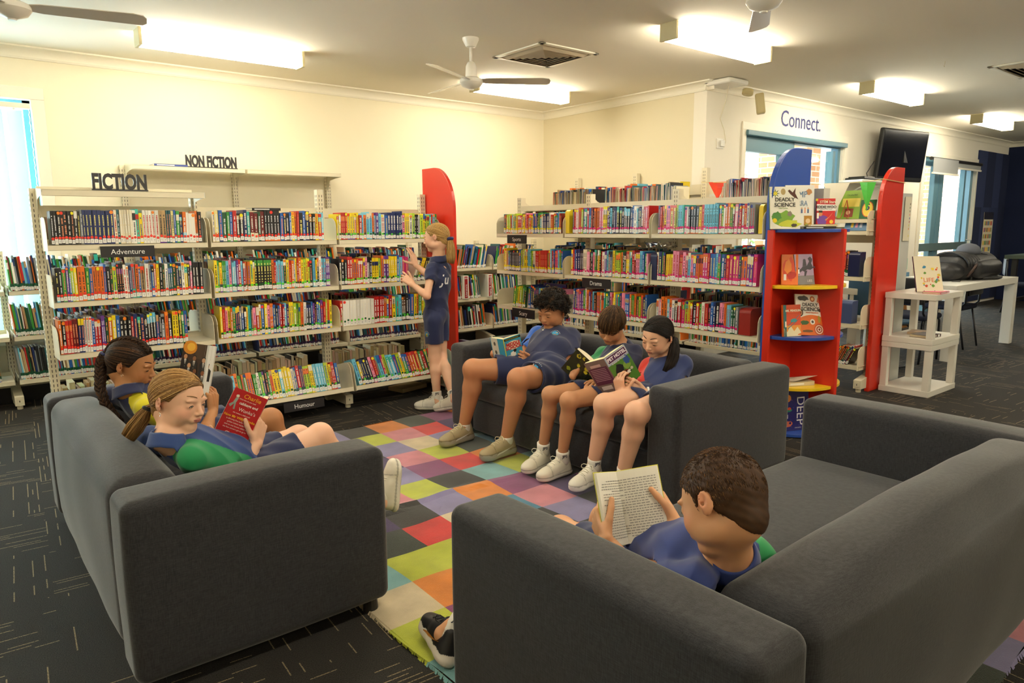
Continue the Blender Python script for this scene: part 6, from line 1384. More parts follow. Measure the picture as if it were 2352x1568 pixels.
# ---- hair tools
C0 = A(0, -.055, .10); RD = A(.362, .455, .405)
class Hair:
    def __init__(s, root, Hc, B, H, col, seed=1, var=.25, alt=None):
        s.root, s.Hc, s.B, s.H, s.col, s.var = root, np.array(Hc, float), B, H, np.array(hx(col)), var; s.rg = random.Random(seed); s.q = MB(); s.alt = np.array(hx(alt)) if alt else None
    def W(s, p): r, f, u = s.B; return s.Hc+s.H*(p[0]*r+p[1]*f+p[2]*u)
    def c(s):
        base = s.col if s.alt is None or s.rg.random() > .25 else s.alt
        k = 1+s.rg.uniform(-s.var, s.var); return tuple(np.clip(base*k, 0, 1))
    def cap(s, prof, grow=(0, 0, 0), extra=None, ear=True, rough=0):
        r, f, u = s.B; H = s.H; F_ = Field(s.Hc-.19, s.Hc+.19, .0032); F_.ell(s.W(C0), (RD+A(*grow))*H, [r, f, u], .004)
        F_.ell(s.W((0, -.245, -.165)), A(.243, .207, .250)*H, [r, f, u], .012)
        if extra: extra(F_, s)
        py, pz = zip(*prof)
        def cut(X, Y, Z):
            x, y, z = X-s.Hc[0], Y-s.Hc[1], Z-s.Hc[2]; ly = (x*f[0]+y*f[1]+z*f[2])/H; lz = (x*u[0]+y*u[1]+z*u[2])/H
            return ((np.interp(ly, py, pz)-lz)*H*.75).astype(np.float32)
        X = F_.ax[0][:, None, None]; Y = F_.ax[1][None, :, None]; Z = F_.ax[2][None, None, :]; cc = cut(X, Y, Z); F_.D = np.maximum(F_.D, cc)
        if ear:
            for sg in (-1, 1): F_.ell(s.W((sg*.38, -.08, -.02)), A(.085, .08, .125)*H, [r, f, u], .006, sub=True)
        if rough: F_.warp(lambda X, Y, Z: rough*(np.sin(170*X+3*np.sin(60*Z))*np.sin(160*Y+50*Z)+.6*np.sin(310*Z+120*X)))
        V, Q, ids = F_.mesh(1)
        rs = np.random.RandomState(4); L = np.stack([(V-s.Hc)@r, (V-s.Hc)@f, (V-s.Hc)@u], 1)/H
        k = 1+s.var*.6*np.sin(L[:, 2]*60+L[:, 0]*40+6*np.sin(L[:, 1]*7)); npmesh('hair_base', V, Q, np.clip(s.col*k[:, None]*.85, 0, 1), HAIRM, s.root)
    def on(s, d, off=0): d = nrm(d); return C0+d*RD*(1+off)
    def on2(s, d, off=0): d = nrm(d); return A(0, -.245, -.165)+d*A(.243, .207, .250)*(1+off)
    def strand(s, pts, r0=.0011, r1=.0004, n=3):
        L = len(pts); s.q.tube([s.W(p) for p in pts], [r0+(r1-r0)*i/(L-1) for i in range(L)], n, col=s.c())
    def wstrand(s, pts, r0=.0011, r1=.0004, n=3):
        L = len(pts); s.q.tube(pts, [r0+(r1-r0)*i/(L-1) for i in range(L)], n, col=s.c())
    def pulled(s, n, tie, prof, off=.01, r0=.0014):
        """strands from the hairline over the skull to the tie point"""
        dt = nrm((np.array(tie)-C0)/RD); py, pz = zip(*prof)
        for i in range(n):
            for _ in range(30):
                d = nrm([s.rg.gauss(0, 1), s.rg.gauss(.25, 1), s.rg.gauss(.3, 1)]); p = s.on(d)
                if p[2] > np.interp(p[1], py, pz)+.01 and not (abs(p[0]) > .3 and -.13 < p[1] < .06 and p[2] < .12): break
            else: continue
            ang = math.acos(np.clip(d@dt, -1, 1)); m_ = max(4, int(ang*5)); jit = s.rg.uniform(0, off); pts = []
            ax = nrm(np.cross(d, dt)+A(1e-6, 0, 0))
            for j in range(m_+1):
                t = j/m_; v = (d*math.sin((1-t)*ang)+dt*math.sin(t*ang))/max(1e-4, math.sin(ang)); q_ = s.on(v, .004+jit*math.sin(PI*t)+.012)
                if t > .85: q_ = q_*(1-(t-.85)/.15*.9)+np.array(tie)*((t-.85)/.15*.9)
                pts.append(q_)
            if any(p_[2] < np.interp(p_[1], py, pz)-.02 for p_ in pts[:int(m_*.8)]): continue
            s.strand(pts, r0, r0*.8)
    def tail(s, path, widths, n, r0=.0013, wave=.1):
        """bundle of strands along a world path"""
        path = [np.array(p, float) for p in path]; L = len(path); fr = []
        for i in range(L):
            t = nrm(path[min(i+1, L-1)]-path[max(i-1, 0)]); a = nrm(np.cross(t, CB)); fr.append((a, np.cross(t, a)))
        for k in range(n):
            an = s.rg.uniform(0, 2*PI); ra = math.sqrt(s.rg.random()); ph = s.rg.uniform(0, 6); end = s.rg.uniform(.82, 1.0); pts = []
            for i in range(L):
                if i/(L-1) > end: break
                a, b = fr[i]; wv = 1+wave*math.sin(ph+i*1.1); pts.append(path[i]+(a*math.cos(an+.15*math.sin(ph+i*.6))*ra+b*math.sin(an)*ra*.75)*widths[i]*wv)
            if len(pts) > 2: s.wstrand(pts, r0, r0*.5)
    def done(s, name='hair'): return s.q.build(name, HAIRM, s.root, smooth=True, recalc=False)
def band(root, c, d, r_, th, col, name='hair_tie'):
    q = MB(); d = nrm(d); a = nrm(np.cross(d, (0.1, .2, 1))); b = np.cross(d, a); q.tube([np.array(c)+(a*math.cos(t)+b*math.sin(t))*r_*(1+.06*math.sin(5*t)) for t in np.linspace(0, 2*PI, 20)[:-1]], th, 8, col=hx(col), closed=True); return q.build(name, CLOTH, root, smooth=True)
def crest(bvh, c, n, upd, size, parent, name='crest'):
    """round school crest with eagle-like shape, wrapped on the cloth"""
    n = Vector(nrm(n)); up_ = Vector(nrm(upd)); x = up_.cross(n).normalized(); up_ = n.cross(x)
    q = MB(); 
    def P(a, b, k): 
        o3 = Vector(c)+x*a*size+up_*b*size+n*.06; p, nn, _, _ = bvh.ray_cast(o3, -n)
        if p is None or (p-Vector(c)).length > .08: p = Vector(c)+x*a*size+up_*b*size
        return p+n*(.0010+.0005*k)
    def poly(pts, col, k=0): q.add([P(a, b, k) for a, b in pts], [tuple(range(len(pts)))], hx(col))
    def dsk(cx, cy, rx, ry, col, k): poly([(cx+rx*math.cos(t), cy+ry*math.sin(t)) for t in np.linspace(0, 2*PI, 20)[:-1]], col, k)
    dsk(0, 0, .42, .46, '#3f9bd0', 0); dsk(0, -.18, .34, .22, '#5a9a4c', 1); poly([(-.3, .22), (-.05, .12), (.1, .25), (.32, .30), (.12, .02), (.05, -.15), (-.08, -.02)], '#e2b63a', 2); dsk(-.02, -.26, .18, .10, '#c84a2a', 2)
    for i in range(9):
        t = PI*.95-PI*.9*i/8; a, b = .56*math.cos(t), .60*math.sin(t); q.add([P(a-.05, b-.04, 1), P(a+.05, b-.04, 1), P(a+.04, b+.05, 1), P(a-.04, b+.05, 1)], [(0, 1, 2, 3)], hx('#dfe3ea'))
    ob = q.build(name, PRINTM, parent, recalc=False); return ob
def wraptext(s, size, bvh, c, n, upd, parent, col, bold=0, shear=.1, name='lettering'):
    n = Vector(nrm(n)); up_ = Vector(nrm(upd)); x = up_.cross(n).normalized(); up_ = n.cross(x); tm = text(s, size, Matrix.Identity(4), inkm(col), parent, name, ex=.0004, bold=bold, shear=shear)
    for v in tm.data.vertices:
        o3 = Vector(c)+x*v.co.x+up_*v.co.y+n*.08; p, nn, _, _ = bvh.ray_cast(o3, -n); v.co = (p if p is not None else Vector(c)+x*v.co.x+up_*v.co.y)+n*(.0012+v.co.z)
    return tm
# ---- open book: two leaves hinged at the spine
def obook(label, c, x, y, w, h, th, ang, outer, colsl, inner_text=False, name='open_book', artl=None, artr=None, curl=.02, paper='#e9e2cc', split=.5, sp=0, spc=None):
    """c spine centre (outside), x = direction across right leaf when flat, y = up along spine, outside normal = x cross y; leaves fold away from it by ang"""
    x = Vector(nrm(x)); y = Vector(nrm(y)); y = (y-x*y.dot(x)).normalized(); n = x.cross(y); t_ = thing(name, label, 'book', tuple(c)); Fs = []
    if sp: 
        q = MB(); F = Matrix((x, y, n)).transposed().to_4x4(); F.translation = Vector(c); q.box(-sp/2, sp/2, -h/2, h/2, -.004, .0004, hx(spc or outer), T=F); q.box(-sp/2, sp/2, -h/2+.001, h/2-.001, -.034, -.003, hx(paper), T=F); q.build('spine', PRINT, t_)
    for sg, col, art in ((1, outer, artr), (-1, colsl, artl)):
        xx = x*math.cos(ang)*sg-n*math.sin(ang); nn = (xx*sg).cross(y).normalized(); F = Matrix((xx*sg, y, nn)).transposed().to_4x4(); F.translation = Vector(c); Fs.append(F)
        a0, a1 = (0, w) if sg > 0 else (-w, 0); q = MB(); q.box(a0, a1, -h/2, h/2, -.0012, 0, hx(col), T=F); q.build('cover', PRINT, t_)
        q = MB(); nseg = 8; tt = th*(split if sg > 0 else 1-split)*2
        for i in range(nseg):
            u0, u1 = i/nseg, (i+1)/nseg; z0, z1 = [-(.0014+tt*(1-.35*uu**3)+curl*math.sin(PI*min(1, uu*1.0))*.35) for uu in (u0, u1)]
            xa, xb = sg*w*.985*u0, sg*w*.985*u1; vs = [F @ Vector(p) for p in ((xa, -h/2+.003, -.0014), (xb, -h/2+.003, -.0014), (xb, h/2-.003, -.0014), (xa, h/2-.003, -.0014), (xa, -h/2+.003, z0), (xb, -h/2+.003, z1), (xb, h/2-.003, z1), (xa, h/2-.003, z0))]
            q.add(vs, [(0, 1, 5, 4), (2, 3, 7, 6), (1, 2, 6, 5), (4, 5, 6, 7)], hx(paper))
        pg = q.build('pages', PRINTM, t_)
        if inner_text:
            q = MB(); rg = random.Random(3+sg)
            for i in range(23):
                yy = h/2-.026-i*(h-.042)/23; ind = .012 if rg.random() < .3 else 0; e_ = rg.uniform(.55, .9) if rg.random() < .2 else .9; xa = .010+ind; 
                while xa < w*e_:
                    ww = rg.uniform(.004, .011); xb = min(xa+ww, w*.92); 
                    def zz(u_): return -(.0014+tt*(1-.35*(u_/w)**3)+curl*math.sin(PI*min(1, u_/w))*.35)-.0006
                    q.add([F @ Vector(p) for p in ((sg*xa, yy, zz(xa)), (sg*xb, yy, zz(xb)), (sg*xb, yy-.0022, zz(xb)), (sg*xa, yy-.0022, zz(xa)))], [(0, 1, 2, 3)], (.30, .29, .27)); xa = xb+.0022
            q.build('print_lines', PRINTM, t_, recalc=False)
        if art:
            q = MB(); art(q, F, t_, w, h)
            if q.f: q.build('cover_art', PRINT, t_, recalc=False)
    return t_, Fs

def obook2(label, c, Ld, Rd, y, *a, **k):
    Ld, Rd = nrm(Ld), nrm(Rd); al = math.acos(np.clip(Ld@Rd, -1, 1)); ang = (PI-al)/2; x = nrm(Rd-Ld); y = nrm(y)
    return obook(label, c, x, y, a[0], a[1], a[2], ang, *a[3:], **k)
def raglan(col, side, rad=.060, neck=.62, **k_):
    cc = np.array(hx(col))
    def fn(V, L3, tS, C, J):
        s_ = 'r' if side > 0 else 'l'; a = J['N']*neck+J['S'+s_]*(1-neck); m_ = np.zeros(len(V), bool)
        for p, q_, r0, r1 in ((a, J['S'+s_], .012, rad), (J['S'+s_], J['E'+s_], rad, rad*1.15)):
            d = q_-p; t = np.clip(((V-p)@d)/(d@d), 0, 1); m_ |= np.linalg.norm(V-p-t[:, None]*d, axis=1) < r0+(r1-r0)*t
        C[m_] = cc; return C
    return fn
def both(*fs):
    def fn(V, L3, tS, C, J):
        for f in fs: C = f(V, L3, tS, C, J)
        return C
    return fn
PULL = [(-.6, -.36), (-.4, -.34), (-.2, -.24), (-.10, -.12), (.0, .05), (.08, .02), (.16, .12), (.24, .24), (.34, .31), (.6, .33)]
# ---------------- P2: blond girl lying back on the near end of the left sofa
J = dict(N=(.543, 2.52, .655), Hc=(.592, 2.54, .776), Sr=(.588, 2.43, .600), Sl=(.520, 2.66, .625), Er=(.745, 2.50, .492), Wr=(.850, 2.560, .565), El=(.66, 2.72, .53), Wl=(.722, 2.63, .566), P=(.83, 2.62, .46),
         Hr=(.85, 2.55, .455), Hl=(.85, 2.71, .455), Kr=(1.115, 2.60, .535), Kl=(1.09, 2.76, .495), Ar=(1.335, 2.55, .235), Al=(1.27, 2.80, .15))
o = dict(H=.208, f=cv(.93, -.16, .26), u=cv(.12, .97, .08), skin='#e6b698', lip='#c9706a', blush='#e08f7c', hair='#a67c4a', brow='#94704a', vox=.0029, ll=.86, la=.84, w=.88, cheek=1.04, open=.2, gaze=(.0, -.6), iris='#5a4a30', sleeve=.75, short=.62,
         handr=dict(d=cv(.10, .92, -.30), n=cv(-.85, .2, -.35), sd=cv(-.5, .2, .8), curl=[.75, .8, .85, .9], L=.150, th=cv(-.25, .9, .30)),
         handl=dict(d=cv(.80, -.45, .2), n=cv(-.2, -.6, -.7), sd=cv(.3, .8, .2), curl=[.5, .7, .8, .9], L=.145, th=cv(-.5, .75, .2)),
         panel=both(raglan('#0f8a50', 1, rad=.066)), shirt='#22407e', seed=2)
rt2, J2, B2, sb2, pb2, ax2 = person('person', 'girl with blond ponytail lying back on the left sofa reading a red book', J, o)
hr = Hair(rt2, J2['Hc'], B2, .208, '#8a6538', 3, .35, alt='#c49c62'); hr.cap(PULL, grow=(-.006, -.006, 0)); TIE = (.10, -.50, -.22); hr.pulled(1500, TIE, PULL, off=.03, r0=.0011)
t0 = hr.W(TIE); dn = cv(-.35, -.92, .12)
pth = [hr.W(np.array(TIE)*.9), t0, t0+dn*.03+cv(-1, 0, 0)*.006, t0+dn*.07+cv(-1, 0, 0)*.016, t0+dn*.105+cv(-1, .0, .2)*.024, t0+dn*.135+cv(-1, .3, .2)*.030]
hr.tail(pth, [.012, .013, .024, .028, .024, .008], 420, r0=.0014); 
for i in range(14):
    a = hr.on((.25+.03*hr.rg.random(), .62, .62+.03*i/14)); b_ = hr.on((.34, .45+.02*i/14, .25), .03); c_ = hr.on((.36, .05, .12), .03); hr.strand([a, (a+b_)/2*1.03, b_, (b_+c_)/2*1.02, c_], .0009)
hr.done(); band(rt2, t0, dn, .0135, .0065, '#0a0a12')
q = MB(); e_ = hr.W((.385, -.01, -.155)); q.cyl(e_, e_+CB*.003, .0022, col=(.7, .7, .72)); q.tube([e_+np.array(B2[2])*-.004*k+CR*.003*math.sin(k) for k in range(4)], .0008, 4, col=(.7, .65, .5)); q.build('earring', MATS['chrome'], rt2)
wraptext('S', .055, sb2, J2['C']-ax2[1]*.10+ax2[0]*.03-ax2[2]*.02, -ax2[1], ax2[2], rt2, '#e8e8ec', bold=.002)
o_leg[0] = nrm(J2['Kr']-J2['Ar']); shoe(rt2, J2['Ar'], A(.25, .15, 1), upv=A(-1, .05, .2), L=.205, sock=True, text_side=CB)
o_leg[0] = nrm(J2['Kl']-J2['Al']); shoe(rt2, J2['Al'], A(.9, .1, .5), L=.205, text_side=CB)
def blurb(q, F, t_, w, h):
    x0 = -w*.5
    tx('Charlie', .022, F, x0+.012, h*.40, '#f0b428', t_, shear=.1); tx('What else do you need', .0065, F, x0, h*.325, '#f3e4da', t_); tx('cabbage and', .014, F, x0+.01, h*.25, '#f3e4da', t_, bold=.0003); tx("Wonka's", .018, F, x0+.014, h*.13, '#f3e4da', t_); tx('the sweets a child could', .0065, F, x0, h*.05, '#f3e4da', t_)
    tx('Now Mr Willy Wonka', .0125, F, x0, -h*.03, '#f0b428', t_, bold=.0003); 
    for k, s_ in enumerate(('is allowing five lucky children', 'golden tickets inside his', 'and no one knows which of', 'the five winners get to go in')): tx(s_, .0075, F, x0, -h*.09-k*.0105, '#f3e4da', t_)
    tx('Charlie?', .017, F, x0, -h*.36, '#f3e4da', t_, bold=.0003); rect(q, F, -w*.72, -w*.35, -h*.5, -h*.425, '#dcd8cc')
    blob(q, F, -w+.022, h*.36, .006, '#e8dcc8', 1, 3); shp(q, F, [(-w+.018, h*.33), (-w+.028, h*.33), (-w+.024, h*.20), (-w+.014, h*.2)], '#9aa89a', 1); shp(q, F, [(-w+.014, h*.22), (-w+.022, h*.22), (-w+.012, h*.12), (-w+.004, h*.16)], '#8f9c92', 1); shp(q, F, [(-w+.020, h*.22), (-w+.026, h*.22), (-w+.030, h*.10), (-w+.024, h*.10)], '#8f9c92', 1)
bx = nrm(cv(.80, -.27, .30))
obook2('red paperback held open by the girl with the blond ponytail', (.852, 2.555, .645), cv(-.82, .28, .42), cv(-.30, -.1, -.93), cv(.32, .93, .1), .122, .19, .022, '#b3121c', '#b8141c', artl=blurb, curl=.006, paper='#e6d9b0', split=.35)
# ---------------- P1: girl with the braid
J = dict(N=(.565, 3.24, .690), Hc=(.590, 3.255, .797), Sl=(.530, 3.375, .650), Sr=(.600, 3.12, .632), Er=(.79, 3.05, .485), Wr=(.876, 3.185, .556), El=(.74, 3.48, .49), Wl=(.84, 3.43, .60), P=(.79, 3.25, .465),
         Hr=(.82, 3.17, .455), Hl=(.82, 3.33, .455), Kr=(1.11, 3.13, .49), Kl=(1.075, 3.34, .478), Ar=(1.25, 3.07, .12), Al=(1.2, 3.42, .12))
o = dict(H=.205, f=cv(.93, -.22, -.10), u=cv(.18, .97, .15), skin='#b07a50', lip='#a4584a', blush='#b06a48', hair='#241610', brow='#1c120c', ll=.9, la=.85, w=.92, open=.10, sleeve=.75, short=.60, nose=1.08,
         handr=dict(d=cv(-.10, .95, -.2), n=cv(-.9, .1, -.3), sd=cv(-.3, .3, -.9), curl=[.45, .75, .8, .85], L=.150, th=cv(-.35, .92, -.1)),
         handl=dict(d=cv(.1, .9, .2), n=cv(.9, .0, .4), sd=cv(0, .2, .9), curl=[.6, .7, .7, .8], L=.148),
         panel=both(raglan('#d8cc1c', 1, rad=.064, neck=.9)), shirt='#17224e', seed=5)
rt1, J1, B1, sb1, pb1, ax1 = person('person', 'girl with a long dark braid reading on the far end of the left sofa', J, o)
PUL2 = [(-.6, -.30), (-.4, -.28), (-.2, -.18), (-.10, -.08), (.0, .05), (.07, .0), (.12, .06), (.20, .22), (.30, .28), (.38, .34), (.6, .36)]
hr = Hair(rt1, J1['Hc'], B1, .205, '#2a1b12', 5, .4, alt='#5a3c24'); hr.cap(PUL2, grow=(-.004, .0, .01)); TIE = (.04, -.52, .10); hr.pulled(1500, TIE, PUL2, off=.035, r0=.0011)
def braid(hr, path, amp, rad, turns, n=60, r_in=None):
    path = [np.array(p, float) for p in path]; L = len(path)
    for k in range(3):
        pts, rr = [], []
        for i in range(n):
            s_ = i/(n-1)*(L-1); j = min(int(s_), L-2); p = path[j]*(1-(s_-j))+path[j+1]*(s_-j); t = nrm(path[j+1]-path[j]); a = nrm(np.cross(t, CB)); b = np.cross(t, a)
            ph = 2*PI*turns*i/(n-1)+k*2*PI/3; tp = 1-.45*(i/(n-1))**2; pts.append(p+a*amp*math.sin(ph)*tp+b*amp*.55*math.sin(2*ph)*tp); rr.append(rad*tp*(1+.12*math.sin(ph*2)))
        hr.q.tube(pts, rr, 8, col=tuple(np.clip(hr.col*(1+.15*k), 0, 1)))
        for m_ in range(16):
            an = m_*2*PI/16+hr.rg.random(); q_ = []
            for i in range(0, n, 1):
                t = nrm(pts[min(i+1, n-1)]-pts[max(i-1, 0)]); a = nrm(np.cross(t, CB)); b = np.cross(t, a); q_.append(pts[i]+(a*math.cos(an)+b*math.sin(an))*rr[i]*1.02)
            hr.wstrand(q_, .0011, .0009)
t0 = hr.W(TIE); top = [hr.on(d_, .02) for d_ in ((.25, .75, .6), (.22, .45, .85), (.18, .1, .98), (.12, -.35, .9), (.08, -.75, .6), (.05, -.95, .25))]
braid(hr, [hr.W(p) for p in top]+[t0], .010, .0095, 5, 50)
pth = [t0, t0+cv(-.5, -.85, 0)*.04, t0+cv(-.28, -1, 0)*.085, t0+cv(-.16, -1, .05)*.14, t0+cv(.0, -1, .05)*.20, t0+cv(.12, -1, .0)*.25, t0+cv(.20, -1, -.05)*.29]
braid(hr, pth, .0125, .0125, 6.5, 90)
for i in range(0): 
    d = nrm([hr.rg.gauss(.3, .6), hr.rg.uniform(.2, 1), hr.rg.uniform(.2, .9)]); a = hr.on(d, .0); hr.strand([a, a*1.06+A(0, .02, .01), a*1.09+A(0, .03, -.02)], .0006)
hr.done(); band(rt1, t0, cv(-.4, -.9, 0), .017, .006, '#16225c')
q = MB(); e_ = hr.W((.385, -.0, -.155)); q.tube([e_+(CR*math.cos(t)+CU*math.sin(t))*.004 for t in np.linspace(0, 5, 9)], .0008, 4); q.build('earring', MATS['chrome'], rt1)
wraptext('S', .055, sb1, J1['C']-ax1[1]*.10+ax1[0]*.02, -ax1[1], ax1[2], rt1, '#e8e8ec', bold=.002)
o_leg[0] = nrm(J1['Kr']-J1['Ar']); shoe(rt1, J1['Ar'], A(1, -.1, 0), L=.21, text_side=CB); o_leg[0] = nrm(J1['Kl']-J1['Al']); shoe(rt1, J1['Al'], A(1, .1, 0), L=.21, text_side=CB)
def group_art(q, F, t_, w, h):
    rect(q, F, -w, 0, -h/2, h/2, '#3a241a'); disc(q, F, -w*.75, h*.42, .030, '#d88a1e', 1); disc(q, F, -w*.72, h*.43, .018, '#eab43c', 2); rect(q, F, -w*.55, 0, h*.22, h*.5, '#4a3324', 1)
    for i, (x, y, sk_) in enumerate(((-.86, .26, '#c08a60'), (-.55, .24, '#8a5a3a'), (-.22, .22, '#d0a080'), (-.70, .10, '#c4946c'), (.0-.06, .12, '#b07a50'), (-.48, .0, '#7a4a2c'), (-.20, -.02, '#8a5434'), (-.75, -.08, '#a8744c'))):
        xx, yy = x*w, y*h; k = 3+i; shp(q, F, [(xx-.016, yy-.07), (xx+.016, yy-.07), (xx+.017, yy-.022), (xx+.007, yy-.012), (xx-.007, yy-.012), (xx-.017, yy-.022)], ['#17141a', '#1c1718', '#1a1418', '#2a1a16'][i % 4], k)
        shp(q, F, [(xx-.0045, yy-.015), (xx+.0045, yy-.015), (xx, yy-.050)], '#e8e4dc', k+1); shp(q, F, [(xx-.0012, yy-.018), (xx+.0012, yy-.018), (xx+.0015, yy-.045), (xx-.0015, yy-.045)], '#141418', k+2); disc(q, F, xx, yy-.004, .0075, sk_, k+2, ry=.0105); disc(q, F, xx, yy+.004, .0076, '#1a1210', k+1, ry=.007)
obook2('magazine with men in suits on its cover held by the braided girl', (.880, 3.215, .730), cv(-.90, .25, .05), cv(-.22, .1, -.95), cv(.0, .98, .1), .125, .235, .024, '#dcdad6', '#3a241a', artl=group_art, curl=.01, paper='#e2e2de', split=.55, sp=.030, spc='#e4e4e0')
# ---------------- P3: girl standing at the shelves
J = dict(N=(2.885, 4.415, 1.125), Hc=(2.862, 4.412, 1.280), P=(2.885, 4.47, .72), Sl=(2.80, 4.385, 1.055), Sr=(2.965, 4.46, 1.055), El=(2.725, 4.335, .865), Wl=(2.690, 4.480, .945), Er=(2.92, 4.60, .985), Wr=(2.885, 4.745, 1.065),
         Hl=(2.83, 4.42, .67), Hr=(2.93, 4.49, .67), Kl=(2.835, 4.43, .385), Al=(2.805, 4.365, .092), Kr=(2.905, 4.45, .385), Ar=(2.835, 4.19, .13))
J['C'] = (2.89, 4.43, .98)
o = dict(H=.205, f=cv(-.94, -.12, -.22), u=cv(.02, 1, .05), skin='#e0b295', lip='#c0706a', hair='#b8935a', brow='#a08050', ll=.78, la=.76, w=.84, open=.14, sleeve=.70, short=.60, vox=.0034,
         handr=dict(d=cv(-.25, .95, -.1), n=cv(-.8, .0, -.6), sd=cv(-.6, -.3, .7), curl=[.10, .15, .25, .4], L=.150, spread=.16, th=cv(-.9, .2, .4)),
         handl=dict(d=cv(-.75, .60, -.25), n=cv(-.3, -.2, -.9), sd=cv(.1, .9, .3), curl=[.2, .45, .6, .7], L=.148, spread=.12, th=cv(-.45, .88, .1)), shirt='#18244f', seed=7)
rt3, J3, B3, sb3, pb3, ax3 = person('person', 'girl with blond ponytail standing and browsing books beside the red panel', J, o)
hr = Hair(rt3, J3['Hc'], B3, .205, '#a8824a', 9, .3, alt='#d0ac70'); hr.cap(PULL); TIE = (.02, -.50, -.12); hr.pulled(1100, TIE, PULL, off=.03, r0=.0013); t0 = hr.W(TIE)
pth = [hr.W(np.array(TIE)*.9), t0, t0+cv(.2, -1, .1)*.04, t0+cv(.12, -1, .1)*.09, t0+cv(.08, -1, .1)*.14, t0+cv(.04, -1, .1)*.18, t0+cv(0, -1, .1)*.205]
hr.tail(pth, [.013, .015, .026, .033, .033, .026, .010], 420, r0=.0017); hr.done(); band(rt3, t0, cv(.2, -1, 0), .019, .012, '#16225c')
wraptext('Ju', .10, sb3, J3['C']-ax3[1]*.11+ax3[0]*-.05+ax3[2]*.015, cv(.65, .0, .8), A(0, 0, 1), rt3, '#e8e8ec', bold=.0015, shear=.15)
crest(pb3, J3['Hl']*.62+J3['Kl']*.38+cv(-.6, 0, .6)*.06, cv(-.45, 0, .85), A(0, 0, 1), .042, rt3)
o_leg[0] = nrm(J3['Kl']-J3['Al']); shoe(rt3, J3['Al'], A(-.65, .66, 0), L=.22, text_side=cv(.15, 0, 1), cu='#dad6cc', cs='#d8d2c4'); o_leg[0] = nrm(J3['Kr']-J3['Ar']); shoe(rt3, J3['Ar'], A(-.55, .80, -.25), upv=A(-.1, .2, 1), L=.22, text_side=cv(0, 0, 1))
# ---------------- P4: curly-haired boy
J = dict(Ar=(2.475, 3.545, .115), Al=(2.50, 3.150, .118), Kr=(2.495, 3.465, .490), Kl=(2.51, 3.045, .495), Hr=(2.86, 3.29, .460), Hl=(2.87, 3.13, .460), P=(2.87, 3.21, .485), N=(3.10, 3.395, .690), Hc=(3.02, 3.325, .822), Sr=(3.07, 3.515, .640), Sl=(3.12, 3.240, .650), Er=(2.90, 3.470, .520), Wr=(2.700, 3.520, .552), El=(2.985, 3.105, .490), Wl=(2.805, 3.240, .515))
o = dict(H=.222, f=cv(-.62, -.42, .66), u=cv(-.14, .90, .40), skin='#c08660', lip='#a8524a', blush='#b8704c', hair='#1e1510', brow='#1a120c', ll=1.10, la=1.10, w=1.22, cheek=1.16, nose=1.1, open=.07, sleeve=.78, short=.66,
         handr=dict(d=cv(.88, .25, .35), n=cv(.2, -.1, -.95), sd=cv(.0, .9, .1), curl=[.25, .35, .4, .45], L=.155, th=cv(.6, .6, -.5)),
         handl=dict(d=cv(-.85, .45, .1), n=cv(.0, -.1, -1), sd=cv(0, 1, .2), curl=[.55, .65, .7, .75], L=.155, th=cv(-.85, .55, .5)),
         panel=raglan('#2360c4', 1, rad=.085, neck=.5), shirt='#19244f', seed=3)
rt4, J4, B4, sb4, pb4, ax4 = person('person', 'boy with dark curly hair and beige running shoes sitting on the middle sofa', J, o)
CURL = [(-.6, -.30), (-.4, -.28), (-.2, -.20), (-.05, -.02), (.02, .10), (.15, .15), (.25, .21), (.33, .25), (.6, .27)]
hr = Hair(rt4, J4['Hc'], B4, .222, '#17100b', 4, .45, alt='#4a3422'); hr.cap(CURL, grow=(.08, .04, .13), rough=.003)
py, pz = zip(*CURL)
for i in range(620):
    for _ in range(40):
        d = nrm([hr.rg.gauss(0, 1), hr.rg.gauss(0, 1), hr.rg.gauss(.35, 1)]); p = hr.on(d)
        if p[2] > np.interp(p[1], py, pz)-.02: break
    o_ = nrm(hr.W(p)-hr.W(C0)); c0_ = hr.W(hr.on(d, hr.rg.uniform(.10, .40))); a = nrm(np.cross(o_, [hr.rg.gauss(0, 1), hr.rg.gauss(0, 1), 1])); b = np.cross(o_, a); ax_ = nrm(a*hr.rg.gauss(0, 1)+b*hr.rg.gauss(0, 1)+o_*.5); e1 = nrm(np.cross(ax_, o_+A(.01, 0, 0))); e2 = np.cross(ax_, e1)
    rr = hr.rg.uniform(.005, .010); tw = hr.rg.uniform(1.2, 2.4); L_ = hr.rg.uniform(.012, .03); ph = hr.rg.uniform(0, 6); m_ = 14; pts = [c0_+ax_*L_*(j/m_-.5)+(e1*math.cos(ph+j/m_*tw*2*PI)+e2*math.sin(ph+j/m_*tw*2*PI))*rr for j in range(m_+1)]; hr.wstrand(pts, .0022, .0012, 4)
hr.done()
fr4 = ax4[1]; crest(sb4, J4['C']+fr4*.10-ax4[0]*.080-ax4[2]*.030, nrm(fr4*.8+CB*.6), ax4[2], .046, rt4); crest(pb4, J4['Hl']*.45+J4['Kl']*.55+cv(.0, .6, .7)*.07, cv(.25, .5, .8), cv(-.1, .85, -.4), .052, rt4)
q = MB()
for k in range(3):
    c0_ = Vector(J4['C']+fr4*.2+ax4[2]*(.078-.034*k)+ax4[0]*.004); p, n_, _, _ = sb4.ray_cast(c0_, Vector(-fr4)); 
    if p: q.cyl(p, p+Vector(fr4)*.003, .0055, n=12, col=(.8, .78, .72))
q.build('buttons', PRINTM, rt4)
o_leg[0] = nrm(J4['Kr']-J4['Ar']); SHC = dict(cu='#a39472', cs='#a09a8c', L=.255, swoosh='#d8d6d2', lace='#d4caa8', chunk=1.35, txt=False, text_side=CB, sockh=.022)
